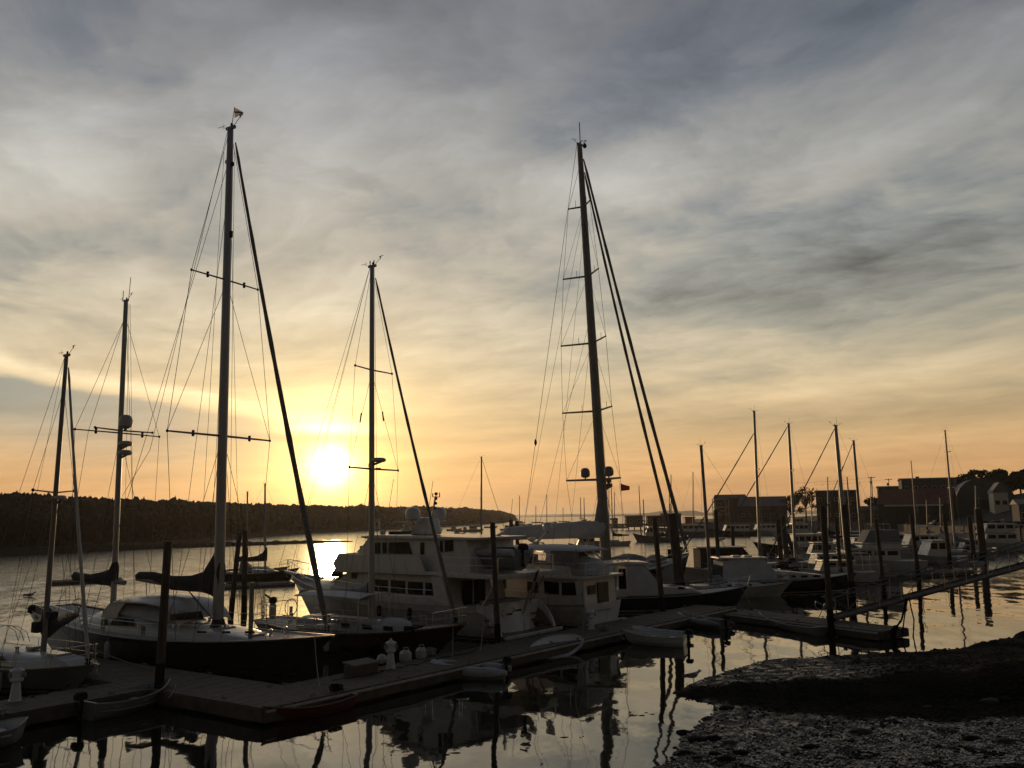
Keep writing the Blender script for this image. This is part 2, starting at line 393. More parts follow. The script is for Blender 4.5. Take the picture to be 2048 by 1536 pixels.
def copy_tree(o, parent=None):
    c = o.copy(); COL.objects.link(c); c.parent = parent
    for ch in list(o.children): copy_tree(ch, c)
    return c
def lerp(a, b, t): return a + (b - a) * t
def interp(tab, t):
    for (a, va), (b, vb) in zip(tab, tab[1:]):
        if t <= b: return lerp(va, vb, 0 if b == a else max(0, (t - a) / (b - a)))
    return tab[-1][1]
def smoothp(t): return t * t * (3 - 2 * t)

class Frame:                                               # local axes of a boat: x to the bow, y to port, z up, origin under the stern
    def __init__(s, o, deg):
        s.o = V((o[0], o[1], 0)); a = R(deg); s.a = a
        s.f = V((math.cos(a), math.sin(a), 0)); s.l = V((-math.sin(a), math.cos(a), 0))
    def on(s, px, py, off=0.0):                            # sight line through a pixel meets the boat's own vertical plane y = off
        d = ray(px, py); p0 = s.o + s.l * off
        t = (p0 - EYE).dot(s.l) / d.dot(s.l); q = EYE + d * t - p0
        return q.dot(s.f), q.z
    def w(s, x, y, z=0): return s.o + s.f * x + s.l * y + V((0, 0, z))
def frame_bow(px, py, z, deg, stern_px):
    b = G(px, py, z); a = R(deg); f = V((math.cos(a), math.sin(a), 0)); best = None
    for i in range(40, 600):
        L = i * 0.05; q = b - f * L; d = q - EYE
        x = 1024 + F_PX * d.dot(CR) / d.dot(CF)
        if best is None or abs(x - stern_px) < best[0]: best = (abs(x - stern_px), L)
    return Frame(b - f * best[1], deg), best[1]

# ------------------------------------------------------------------ setting: water, far shore, sandbar, foreshore
def sheet(name, pts, m, kind='structure'):
    b = MB(); b.add(pts, [tuple(range(len(pts)))]); return tag(b.build(name, m), kind=kind)
b = MB(); b.add([(-9000, -60, 0), (9000, -60, 0), (9000, 14000, 0), (-9000, 14000, 0)], [(0, 1, 2, 3)])
tag(b.build('water', 'water'), kind='structure')
b = MB(); b.add([(-9000, -60, -1.6), (9000, -60, -1.6), (9000, 14000, -1.6), (-9000, 14000, -1.6)], [(0, 1, 2, 3)])
tag(b.build('sea_bed', 'sand'), kind='structure')

# wooded far shore: waterline and tree-top line as the photo shows them (pixel x, waterline y, treetop y)
SH = [(-260, 1128, 985), (0, 1111, 997), (150, 1104, 1002), (300, 1093, 1008), (450, 1078, 1011), (600, 1067, 1015), (740, 1061, 1017), (860, 1055, 1017), (940, 1050, 1019), (1000, 1046, 1023), (1034, 1040, 1033)]
def shore_at(px):
    yb = interp([(a, b_) for a, b_, c in SH], px); yt = interp([(a, c) for a, b_, c in SH], px)
    w = G(px, yb, 0); depth = 40 + 60 * (w.y / 1000)
    back = A(px, yb, w.y + depth)
    d = ray(px, yt); top = EYE + d * ((w.y + depth * 0.55) / d.y)
    return w, back, top.z
rows = []
PXS = [-260 + 1296 * i / 90 for i in range(91)]
for px in PXS:
    w, bk, zt = shore_at(px); d = (bk - EYE); d.z = 0; d.normalize()
    hz = max(1.0, zt * 0.35)
    base_ = V((w.x, w.y, 0)); dep = (V((bk.x, bk.y, 0)) - base_).length
    j = mnoise.noise(V((px * 0.02, 0, 0))) * 2
    rows.append([base_ + V((0, 0, -1)), base_ + d * 2 + V((0, 0, 0.35)), base_ + d * (dep * 0.12) + V((0, 0, 0.9 + abs(j) * .3)), base_ + d * dep * 0.35 + V((0, 0, hz * .7 + j * .4)), base_ + d * dep + V((0, 0, hz)), base_ + d * (dep * 4) + V((0, 0, hz * 0.8)), base_ + d * (dep * 8) + V((0, 0, -1))])
b = MB(); b.rings(rows, cap=False, closed=False)
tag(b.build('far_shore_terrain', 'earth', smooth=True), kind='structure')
# the wood on it reads as one mass
b = MB()
def lump(b, c, rx, rz, seed, conifer=False):
    n = 7; rg = []
    prof = [(0.10, 0.0), (1.0, 0.22), (0.8, 0.45), (0.5, 0.7), (0.22, 0.9), (0.03, 1.0)] if conifer else [(0.35, 0.0), (0.85, 0.2), (1.0, 0.45), (0.86, 0.72), (0.5, 0.92), (0.12, 1.0)]
    for i, (r_, z_) in enumerate(prof):
        ring = []
        for k in range(n):
            a = 2 * math.pi * k / n + i * 0.4
            q = 1 + 0.45 * mnoise.noise(V((math.cos(a) * 1.7 + seed, math.sin(a) * 1.7, z_ * 2.5 + seed * 3)))
            ring.append((c[0] + math.cos(a) * rx * r_ * q, c[1] + math.sin(a) * rx * r_ * q, c[2] + z_ * rz * (0.9 + 0.2 * q * (z_ > 0.5))))
        rg.append(ring)
    b.rings(rg)
rw = random.Random(3)
_sc = [shore_at(-260 + 1300 * i / 259) for i in range(261)]
for i in range(3600):
    px = -250 + 1278 * (i + rw.random()) / 3600
    w, bk, zt = shore_at(px); d = bk - EYE; d.z = 0; d.normalize()
    base_ = V((w.x, w.y, 0)); dep = (V((bk.x, bk.y, 0)) - base_).length
    t_ = rw.random(); f_ = 0.16 + 0.84 * t_
    p = base_ + d * dep * f_
    want = zt * (0.50 + 0.50 * smoothp(min(1, f_ * 1.6))) * (0.84 + 0.16 * rw.random()) * (1 + 0.06 * mnoise.noise(V((px * 0.013, 5, 0))))
    if rw.random() < 0.05: want *= 1.06
    conif = rw.random() < 0.35
    rx = want * (0.10 if conif else 0.20) * (0.7 + 0.6 * rw.random()) + 0.5
    lump(b, (p.x, p.y, 0.2), rx * (1 + w.y / 900), want, i * 0.37, conif)
for i in range(60000):
    px = -250 + 1280 * rw.random()
    w, bk, zt = _sc[int((px + 260) / 1300 * 259)]; d = bk - EYE; d.z = 0; d.normalize()
    base_ = V((w.x, w.y, 0)); dep = (V((bk.x, bk.y, 0)) - base_).length; f_ = .12 + .7 * rw.random() ** .8
    p = base_ + d * dep * f_ + V((rw.uniform(-3, 3), 0, 0)); crown = zt * (0.50 + 0.50 * smoothp(min(1, f_ * 1.6))) * (.93 + .16 * mnoise.noise(V((p.x * .16, p.y * .16, 1))))
    p.z = crown * (.35 + .68 * rw.random() ** .6); e = V((rw.gauss(0, 1), rw.gauss(0, .6), rw.gauss(0, 1))).normalized(); s_ = (.25 + .55 * rw.random()) * (1 + w.y / 500); u = e.cross(V((0, 1, .3))).normalized()
    b.add([p - e * s_, p + u * s_ * .6, p + e * s_, p - u * s_ * .6], [(0, 1, 2, 3)])
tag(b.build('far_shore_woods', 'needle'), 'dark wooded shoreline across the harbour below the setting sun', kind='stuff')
# low houses half hidden on that shore
def house(name, label, cat, c, rz, w, d, h, roof, wall='greywall', rm='darkroof', win=0, floors=1, group=None, over=0.25, ridge='x'):
    t = thing(name, label, cat, c, rz, group)
    part('wall', wall, t, 'box', -w / 2, w / 2, -d / 2, d / 2, -1.5, h)
    if roof > 0:
        o_ = over
        if ridge == 'x':
            poly = [(-d / 2 - o_, h - 0.02), (d / 2 + o_, h - 0.02), (0, h + roof)]
            vs = [(-w / 2 - o_, y, z) for y, z in poly] + [(w / 2 + o_, y, z) for y, z in poly]
        else:
            poly = [(-w / 2 - o_, h - 0.02), (w / 2 + o_, h - 0.02), (0, h + roof)]
            vs = [(x, -d / 2 - o_, z) for x, z in poly] + [(x, d / 2 + o_, z) for x, z in poly]
        MB().add(vs, [(0, 1, 2), (5, 4, 3), (0, 3, 4, 1), (1, 4, 5, 2), (2, 5, 3, 0)]).build('roof', rm, t)
    else:
        part('roof', rm, t, 'box', -w / 2 - over, w / 2 + over, -d / 2 - over, d / 2 + over, h, h + 0.45)
    for f in range(floors):
        for k in range(win):
            x = -w / 2 + w * (k + 0.5) / win; z = h * (f + 0.45) / floors
            o = part('window', 'trim', t, 'box', x - 0.62, x + 0.62, -d / 2 - 0.06, -d / 2 + 0.1, z - 0.62, z + 0.72)
            part('pane', 'glass', o, 'box', x - 0.5, x + 0.5, -d / 2 - 0.09, -d / 2 - 0.03, z - 0.5, z + 0.6)
    return t
q = shore_at(735)[0]; house('long_shed', 'long low pale shed among the trees on the wooded far shore', 'shed', (q.x - 4, q.y + 14, 1.8), 0.1, 15, 6, 2.6, 1.2, 'trim', 'slate', 6)
# thin gravel bar lying off that shore
barpts = [(150, 1103.5), (230, 1100.5), (300, 1097.5), (400, 1094), (500, 1090.5), (590, 1087), (650, 1085), (700, 1083.5)]
b = MB(); rg = []
for i in range(60):
    t_ = i / 59; px = 140 + 565 * t_; py = interp(barpts, px)
    hw = 5.0 * (1 - t_) ** 0.6 + 0.4; h = (1.5 * (1 - t_) ** 0.5 + 0.2) * (0.7 + 0.5 * abs(mnoise.noise(V((i * 0.5, 0, 0)))))
    p = G(px, py, 0)
    rg.append([(p.x, p.y - hw, -0.3), (p.x, p.y - hw * .5, h * .7), (p.x, p.y, h), (p.x, p.y + hw * .6, h * .6), (p.x, p.y + hw, -0.3)])
b.rings(rg, cap=False, closed=False)
tag(b.build('gravel_bar', 'weed', smooth=True), kind='structure')
# far land on the sea horizon
def hills(name, x0, x1, Y, prof, m='distant'):
    b = MB(); rg = []
    for i in range(81):
        t_ = i / 80; x = lerp(x0, x1, t_); h = interp(prof, t_) * (0.85 + 0.3 * mnoise.noise(V((i * 0.21, Y * 0.01, 0)))) + 1
        rg.append([(x, Y - 60, -2), (x, Y, h), (x, Y + 300, h * .9), (x, Y + 400, -2)])
    b.rings(rg, cap=False, closed=False)
    return tag(b.build(name, m, smooth=True), kind='structure')
hills('distant_island', 40, 1500, 5200, [(0, 2), (0.2, 14), (0.5, 10), (0.62, 34), (0.7, 38), (0.8, 16), (1, 20)])
hills('distant_coast', -3200, 8000, 9000, [(0, 60), (0.3, 26), (0.5, 36), (0.75, 60), (1, 90)])

# foreshore in front, lower right: control points (pixel, height) -> height field
ctl = [(1350, 1385, 0.0), (1385, 1366, 0.10), (1450, 1340, 0.18), (1520, 1319, 0.20), (1600, 1313, 0.24), (1700, 1306, 0.30), (1800, 1301, 0.38), (1890, 1293, 0.5), (1960, 1275, 0.75), (2048, 1246, 1.1), (2150, 1225, 1.5),
       (1400, 1372, 0.14), (1500, 1362, 0.32), (1650, 1356, 0.52), (1850, 1338, 0.85), (2048, 1326, 1.2), (2200, 1310, 1.6),
       (1374, 1410, 0.0), (1425, 1407, 0.0), (1520, 1418, 0.10), (1685, 1438, 0.22), (1850, 1442, 0.35), (2048, 1440, 0.55), (2250, 1440, 0.8),
       (1405, 1435, 0.0), (1368, 1470, 0.0), (1352, 1500, 0.0), (1312, 1536, 0.0), (1270, 1580, 0.0), (1240, 1650, 0.0),
       (1500, 1480, 0.10), (1700, 1500, 0.22), (1900, 1520, 0.40), (2100, 1540, 0.65), (1450, 1560, 0.10), (1700, 1600, 0.25), (2000, 1640, 0.5), (1300, 1700, 0.05), (1700, 1800, 0.4)]
cw = [G(*c) for c in ctl]
EDGE = [G(*c) for c in [(2300, 1170, 1.9), (2150, 1212, 1.5), (2048, 1244, 1.1), (1960, 1273, .75), (1890, 1291, .5), (1800, 1299, .38), (1700, 1304, .3), (1600, 1311, .22), (1520, 1318, .12), (1450, 1340, .08), (1385, 1364, .02), (1343, 1384, 0), (1374, 1399, 0), (1430, 1410, 0), (1436, 1416, 0), (1404, 1440, 0), (1368, 1470, 0), (1352, 1500, 0), (1312, 1536, 0), (1240, 1620, 0), (1130, 1800, 0), (2600, 1800, 0), (3200, 1300, 0)]]
EX = [(p.x, p.y) for p in EDGE]
def edge_d(x, y):                                          # signed distance to the water's edge, positive on land
    ins = False; best = 1e9; j = len(EX) - 1
    for i in range(len(EX)):
        (x1, y1), (x2, y2) = EX[i], EX[j]
        if (y1 > y) != (y2 > y) and x < (x2 - x1) * (y - y1) / (y2 - y1) + x1: ins = not ins
        dx_, dy_ = x2 - x1, y2 - y1; tt = max(0, min(1, ((x - x1) * dx_ + (y - y1) * dy_) / (dx_ * dx_ + dy_ * dy_)))
        q = (x1 + tt * dx_ - x) ** 2 + (y1 + tt * dy_ - y) ** 2
        if q < best: best = q
        j = i
    return math.sqrt(best) * (1 if ins else -1)
def ground_h(x, y):
    e_ = edge_d(x, y)
    if e_ < -1.2: return -0.6
    s_ = ws = 0
    for p in cw:
        w_ = 1 / ((p.x - x) ** 2 + (p.y - y) ** 2 + 0.05) ** 1.6; s_ += w_ * p.z; ws += w_
    e_ += 0.16 * mnoise.fractal(V((x * 1.6, y * 1.6, 4)), 0.8, 2.1, 4)
    h = max(.05, s_ / ws)
    if e_ <= 0: return max(-.6, e_ * .5)
    return h * smoothp(min(1, e_ / (.45 + h * .6)))
b = MB(); NX, NY = 150, 130; X0, X1, Y0, Y1 = 1.0, 34.0, 8.0, 46.0
vs = []
for j in range(NY + 1):
    for i in range(NX + 1):
        x, y = lerp(X0, X1, (i / NX) ** 1.25), lerp(Y0, Y1, j / NY)
        h = ground_h(x, y)
        h += 0.022 * mnoise.fractal(V((x * 1.3, y * 1.3, 0)), 0.7, 2.1, 4)
        vs.append((x, y, h))
fs = [(j * (NX + 1) + i, j * (NX + 1) + i + 1, (j + 1) * (NX + 1) + i + 1, (j + 1) * (NX + 1) + i) for j in range(NY) for i in range(NX)]
b.add(vs, fs); fo = tag(b.build('foreshore', 'shore', smooth=True), kind='structure')
def project(p):
    d = V(p) - EYE; return 1024 + F_PX * d.dot(CR) / d.dot(CF), 768 - F_PX * d.dot(CU) / d.dot(CF)
NEAR = [cw[i] for i in range(11, 17)]; FOOT = [cw[i] for i in range(17, 24)]
def zone(x, y):                                            # 1 on the weed-covered flank of the bank, between its shoulder and its foot
    def yat(L):
        return interp(sorted((p.x, p.y) for p in L), x)
    ys, yf = yat(NEAR), yat(FOOT); w_ = mnoise.noise(V((x * .7, y * .7, 9))) * .5
    top_ = smoothp(max(0, min(1, (x - 10.5) / 5))) * .85 + .35 * smoothp(max(0, min(1, mnoise.noise(V((x * .5, y * 1.6, 2))) * 2 + .4)))
    return max(smoothp(max(0, min(1, (ys + w_ - y) / .6 + .5))), min(1, top_)) * smoothp(max(0, min(1, (y - yf - w_) / 1.2 + .5)))
ca_ = fo.data.color_attributes.new('weed_zone', 'FLOAT_COLOR', 'POINT')
for i, v_ in enumerate(fo.data.vertices):
    z_ = zone(v_.co.x, v_.co.y); ca_.data[i].color = (z_, z_, z_, 1)
# loose stones and weed lying on it
def stone(b, x, y, z, r, sd):
    rr = random.Random(sd); n = 5; a0 = rr.random() * 6
    def ring(k, zz): return [(x + math.cos(a0 + 2 * math.pi * i / n) * r * k * (0.7 + .6 * rr.random()), y + math.sin(a0 + 2 * math.pi * i / n) * r * k * (0.7 + .6 * rr.random()), z + zz * r) for i in range(n)]
    b.rings([ring(0.9, -0.2), ring(1.0, 0.15), ring(0.55, 0.45)])
bs, bw = MB(), MB(); rs = random.Random(11); cnt = 0
for i in range(30000):
    px, py = 1280 + 800 * rs.random(), 1300 + 290 * rs.random() ** 1.0
    p = G(px, py, 0.25); x, y = p.x, p.y
    if not (X0 < x < X1 and Y0 < y < Y1): continue
    h = ground_h(x, y)
    if h < -0.04: continue
    zq = zone(x, y); beach = py > 1400 + (px - 1400) * 0.06 and zq < .5
    k = mnoise.noise(V((x * .9, y * .9, 3)))
    if beach:
        if k > -0.25 and cnt < 9000: stone(bs, x, y, h + 0.01, 0.012 + 0.038 * rs.random() ** 3, i); cnt += 1
        elif rs.random() < 0.5: stone(bw, x, y, h, 0.015 + 0.05 * rs.random() ** 2, i)
    elif zq > .5:
        if rs.random() < 0.7: stone(bw, x, y, h, 0.015 + 0.06 * rs.random() ** 2, i)
    else:
        if rs.random() < 0.10: stone(bs, x, y, h + 0.01, 0.012 + 0.04 * rs.random() ** 3, i)
        if rs.random() < 0.4: stone(bw, x, y, h, 0.015 + 0.04 * rs.random() ** 2, i)
tag(bs.build('shore_gravel', 'stonegrey'), 'wet grey gravel scattered over the near beach', kind='stuff')
tag(bw.build('rockweed', 'weed'), 'dark rockweed clinging to the bank and beach', kind='stuff')

# larger rocks lying on the beach and along its edge
rr = random.Random(23)
for k in range(46):
    px, py = (1345 + 120 * rr.random() ** 1.5, 1410 + 110 * rr.random()) if k < 22 else (1420 + 600 * rr.random(), 1425 + 105 * rr.random())
    p = G(px, py, .12); h = ground_h(p.x, p.y)
    if h < -.08: continue
    b = MB(); r_ = .06 + .16 * rr.random() ** 2; n = 7; rg = []
    for z_, q_ in ((-.3, .9), (.1, 1.0), (.35, .75), (.5, .3)): rg.append([(math.cos(i * 6.283 / n) * r_ * q_ * (.75 + .5 * rr.random()) * 1.4, math.sin(i * 6.283 / n) * r_ * q_ * (.75 + .5 * rr.random()), z_ * r_) for i in range(n)])
    b.rings(rg); b.build('rock', 'weed' if rr.random() < .7 else 'bark', fo, loc=(p.x, p.y, max(h, 0)))

# ------------------------------------------------------------------ floating docks and pilings
DK = 0.5
def dock(label, p0, p1, width, side=1, planks_len=0.145, rub=True, group='floating docks of the marina', cleats=4, z=DK):
    p0, p1 = V((p0[0], p0[1], 0)), V((p1[0], p1[1], 0)); d = p1 - p0; L = d.length
    t = thing('floating_dock', label, 'dock', p0, math.atan2(d.y, d.x), group)
    w0, w1 = (0, width) if side > 0 else (-width, 0)
    b = MB(); rr = random.Random(int(L * 100)); n = int(L / 0.15)
    for i in range(n):
        x = i * L / n; dz = rr.uniform(-.006, .006); e0, e1 = rr.uniform(-.015, .015), rr.uniform(-.015, .015)
        b.box(x + 0.006, x + L / n - 0.006, w0 + e0, w1 + e1, z - 0.045 + dz, z + dz)
    b.build('decking', 'plank', t, kind='stuff')
    for y, s_ in ((w0, -1), (w1, 1)):
        part('fascia', 'timber', t, 'box', -0.02, L + 0.02, y - 0.05 + .01 * s_, y + 0.05 + .01 * s_, z - 0.40, z - 0.05)
        if rub: part('rub_strip', 'rubstrip', t, 'box', 0.0, L, y + s_ * .075 - .025, y + s_ * .075 + .025, z - 0.12, z - 0.045, bevel=.01)
    for x in (0, L): part('end_beam', 'timber', t, 'box', x - 0.05, x + 0.05, w0 + .06, w1 - .06, z - 0.40, z - 0.05)
    k = max(2, int(L / 2.6))
    for i in range(k):
        x = L * (i + 0.5) / k
        part('float_drum', 'float', t, 'box', x - 0.8, x + 0.8, w0 + 0.15, w1 - 0.15, -0.25, z - 0.06, bevel=.08)
    for i in range(cleats):
        x = L * (i + 0.5) / cleats
        for y in (w0 + 0.14, w1 - 0.14):
            b = MB(); b.tube([(x - 0.13, y, z + .09), (x + 0.13, y, z + .09)], [.016, .016], 6); b.tube([(x - .05, y, z), (x - .05, y, z + .09)], .018, 6); b.tube([(x + .05, y, z), (x + .05, y, z + .09)], .018, 6)
            b.build('cleat', 'galv', t)
    return t
UA = V((0.624, 0.781, 0)).normalized(); NA = V((-UA.y, UA.x, 0))
F0 = G(530, 1417, DK); UF = V((-0.84, 0.543, 0)).normalized()
dock('long walkway dock running from the near corner out past the motor yacht sterns', F0, F0 + UA * 33.0, 2.5, cleats=9)
c1 = F0 + UF * 0.09 + UA * 0.0
dock('wide main float with the tall near piling at its edge', c1, c1 + UF * 15.5, 2.7, side=-1, rub=False, cleats=4)
pL = G(342, 1371, DK)
dock('dock arm in front of the white sloop at the frame edge', pL - UA * 13, pL - UA * 0.35, 2.15, rub=False, cleats=4)
pe = F0 + UA * 30.6; UR = V((0.60, -0.80, 0))
dock('short landing dock under the gangway foot', G(1455, 1226, .46), G(1757, 1263, .46), 2.3, cleats=3, z=.46)
dock('outer dock beyond the dark sloop hull and the moored sailboats', G(1380, 1172, .45), G(1950, 1140, .45), 1.8, cleats=6, z=.45)
dock('far float below the rafted sailboats near the wooded shore', G(435, 1172, .3), G(590, 1165, .3), 2.0, cleats=3, z=.3)
dock('low weedy float between the leftmost masts', G(95, 1163, .35), G(245, 1157, .35), 2.2, cleats=2, z=.35)

def piling(label, bx, by, bz, tx, ty, r, rtop=None, group='dock pilings', under=1.2, Y=None):
    p = A(bx, by, Y) if Y else G(bx, by, bz)
    d = ray(tx, ty); q = EYE + d * (p.y / d.y)
    t = thing('piling', label, 'piling', (p.x, p.y, 0), 0, group)
    dirv = (q - p).normalized(); rtop = rtop or r * 0.9
    z0 = -under; a = p + dirv * ((z0 - p.z) / dirv.z)
    def seg(z1, z2, n, r1, r2, sd, rough=0.05):
        b = MB(); rg = []
        for i in range(n + 1):
            z = lerp(z1, z2, i / n); c = p + dirv * ((z - p.z) / dirv.z) - V((p.x, p.y, 0)); rr = lerp(r1, r2, i / n)
            rg.append([(c.x + math.cos(k * math.pi / 5) * rr * (1 + rough * mnoise.noise(V((k * 1.3, z * 1.2, sd)))), c.y + math.sin(k * math.pi / 5) * rr * (1 + rough * mnoise.noise(V((k * 1.3, z * 1.2, sd)))), z) for k in range(10)])
        b.rings(rg); return b
    sd = bx * 0.1
    seg(1.3, q.z, 8, r * 0.98, rtop, sd).build('shaft', 'pile', t, smooth=True)
    seg(z0, 1.3, 8, r * 1.12, r * 1.02, sd + 5, 0.16).build('weed_band', 'weed', t, smooth=True)
    return t
PL = [('tall dark piling in front of the ketch beside the aluminium rowboat', 318, 1376, DK, 336, 1083, .148),
      ('leaning piling of the pair just behind the ketch mast', 461, 1240, 0, 479, 1066, .165),
      ('upright piling of the pair just behind the ketch mast', 488, 1232, 0, 490, 1061, .18),
      ('tall piling standing by the motor yacht transom', 996, 1285, DK, 985, 1045, .132),
      ('piling before the dark motorboat cabin with a leaning top', 1325, 1222, DK, 1309, 1036, .16),
      ('slim piling rising past the navy boat stern', 1440, 1172, .45, 1431, 1020, .17),
      ('tall near piling at the gangway foot', 1662, 1252, DK, 1645, 1013, .155),
      ('stout dark piling behind the gangway foot', 1706, 1200, 0, 1688, 1010, .23),
      ('thin piling between the two stout ones by the gangway', 1684, 1172, 0, 1672, 1036, .17),
      ('piling in front of the express cruiser bow', 1770, 1200, 0, 1752, 1040, .14),
      ('piling in front of the lobster boat stern', 1838, 1166, 0, 1822, 1028, .18)]
for a in PL: piling(*a)
for a in [('twin piling, nearer of the two behind the trawler radar', 1026, 1200, 0, 1022, 1040, .15, 61), ('twin piling, farther of the two behind the trawler radar', 1037, 1200, 0, 1034, 1041, .15, 61.6),
          ('thick weathered piling at the big sloop bow', 1362, 1190, 0, 1344, 1028, .36, 60), ('far slim piling between the open water and the boathouse', 1467, 1110, 0, 1465, 1052, .28, 125),
          ('upright post of the piling dolphin among the masts', 1562, 1120, 0, 1556, 1040, .28, 92), ('second upright post of the piling dolphin', 1574, 1120, 0, 1566, 1034, .30, 90), ('slanted brace post of the piling dolphin', 1590, 1112, 0, 1574, 1068, .26, 92),
          ('piling right of the lobster boat', 1897, 1100, 0, 1888, 1030, .24, 95), ('piling left of the boxy cabin cruiser', 1946, 1100, 0, 1938, 1034, .26, 98), ('thick piling beside the boxy cabin cruiser', 1966, 1105, 0, 1956, 1018, .42, 98)]:
    piling(*a[:-2], a[-2], Y=a[-1])

# dock furniture
def pedestal(label, px, py, z=DK, h=1.08):
    p = G(px, py, z); t = thing('power_pedestal', label, 'pedestal', (p.x, p.y, z), R(20), 'lighthouse shaped power pedestals on the docks')
    k = h / 1.08
    part('tower', 'shell', t, 'lathe', [(.20 * k, 0), (.20 * k, .03), (.175 * k, .05), (.115 * k, .55 * k)], 8)
    part('gallery', 'shell', t, 'lathe', [(.10 * k, .55 * k), (.19 * k, .60 * k), (.20 * k, .66 * k), (.17 * k, .72 * k)], 8)
    part('lantern', 'shell', t, 'lathe', [(.15 * k, .72 * k), (.155 * k, .74 * k), (.155 * k, .88 * k), (.15 * k, .90 * k)], 8)
    part('cap', 'shell', t, 'lathe', [(.22 * k, .895 * k), (.21 * k, .93 * k), (.07 * k, 1.0 * k), (.045 * k, 1.02 * k), (.05 * k, 1.06 * k), (.01, 1.08 * k)], 8)
    for s_ in (-1, 1): part('outlet_cover', 'greycanvas', t, 'box', s_ * .19 * k - .05, s_ * .19 * k + .05, -.08, .08, .70 * k, .84 * k, bevel=.02)
    return t
pedestal('lighthouse shaped white pedestal beside the jugs on the long walkway', 781, 1337)
pedestal('lighthouse shaped white pedestal in front of the white sloop hull', 30, 1402)
pedestal('lighthouse shaped white pedestal behind the trawler transom', 1183, 1259, h=1.0)
p = G(722, 1347, DK); t = thing('dock_box', 'low grey dock box with a sloping lid on the walkway', 'box', (p.x, p.y, DK), math.atan2(UA.y, UA.x))
part('bin', 'timber', t, 'box', -.55, .55, -.3, .3, 0, .34, bevel=.02)
MB().add([(-.6, -.34, .335), (.6, -.34, .335), (.6, .34, .40), (-.6, .34, .40), (-.6, -.34, .38), (.6, -.34, .38), (.6, .34, .45), (-.6, .34, .45)], [(3, 2, 1, 0), (4, 5, 6, 7), (0, 1, 5, 4), (1, 2, 6, 5), (2, 3, 7, 6), (3, 0, 4, 7)]).build('lid', 'wood', t, bevel=.012)
for lab, px, py, s_ in (('pale plastic jug nearest the lighthouse pedestal', 811, 1322, 1.0), ('pale plastic jug farther along beside a coil', 842, 1316, .9), ('round pale buoy lying left of the lighthouse pedestal', 764, 1328, .8)):
    p = G(px, py, DK); t = thing('plastic_jug' if 'jug' in lab else 'buoy', lab, 'jug' if 'jug' in lab else 'buoy', (p.x, p.y, DK), R(35))
    if 'jug' in lab:
        part('can', 'offwhite', t, 'lathe', [(.20 * s_, 0), (.24 * s_, .05), (.24 * s_, .30), (.14 * s_, .40), (.06 * s_, .42)], 10, smooth=True)
        part('cap', 'rubber', t, 'lathe', [(.05 * s_, .42), (.05 * s_, .48)], 8)
        part('grip', 'offwhite', t, 'tube', [(-.05, 0, .40), (-.10, 0, .50), (.10, 0, .50), (.16, 0, .36)], .02, 6)
    else:
        part('ball', 'offwhite', t, 'lathe', [(.02, 0), (.15, .05), (.21, .18), (.15, .31), (.05, .36)], 12, smooth=True)
        part('eye', 'rubber', t, 'tube', [(-.04, 0, .35), (-.04, 0, .42), (.04, 0, .42), (.04, 0, .35)], .014, 6)
for lab, px, py, sd in (('coil of rope on the dock by the gangway pedestal', 1207, 1262, 1), ('loose dark line heaped on the dock edge near the red skiff', 672, 1383, 2), ('coil of rope past the pale jugs on the walkway', 862, 1312, 3)):
    p = G(px, py, DK); rr = random.Random(sd); pts = []
    for i in range(70):
        a = i * 0.5; r_ = .12 + .12 * rr.random(); pts.append((math.cos(a) * r_, math.sin(a) * r_, .03 + .004 * i * (1 if sd != 2 else .6)))
    o = part('rope_coil', 'rope' if sd != 2 else 'weed', None, 'tube', pts, .02, 5); o.location = (p.x, p.y, DK); tag(o, lab, 'rope')

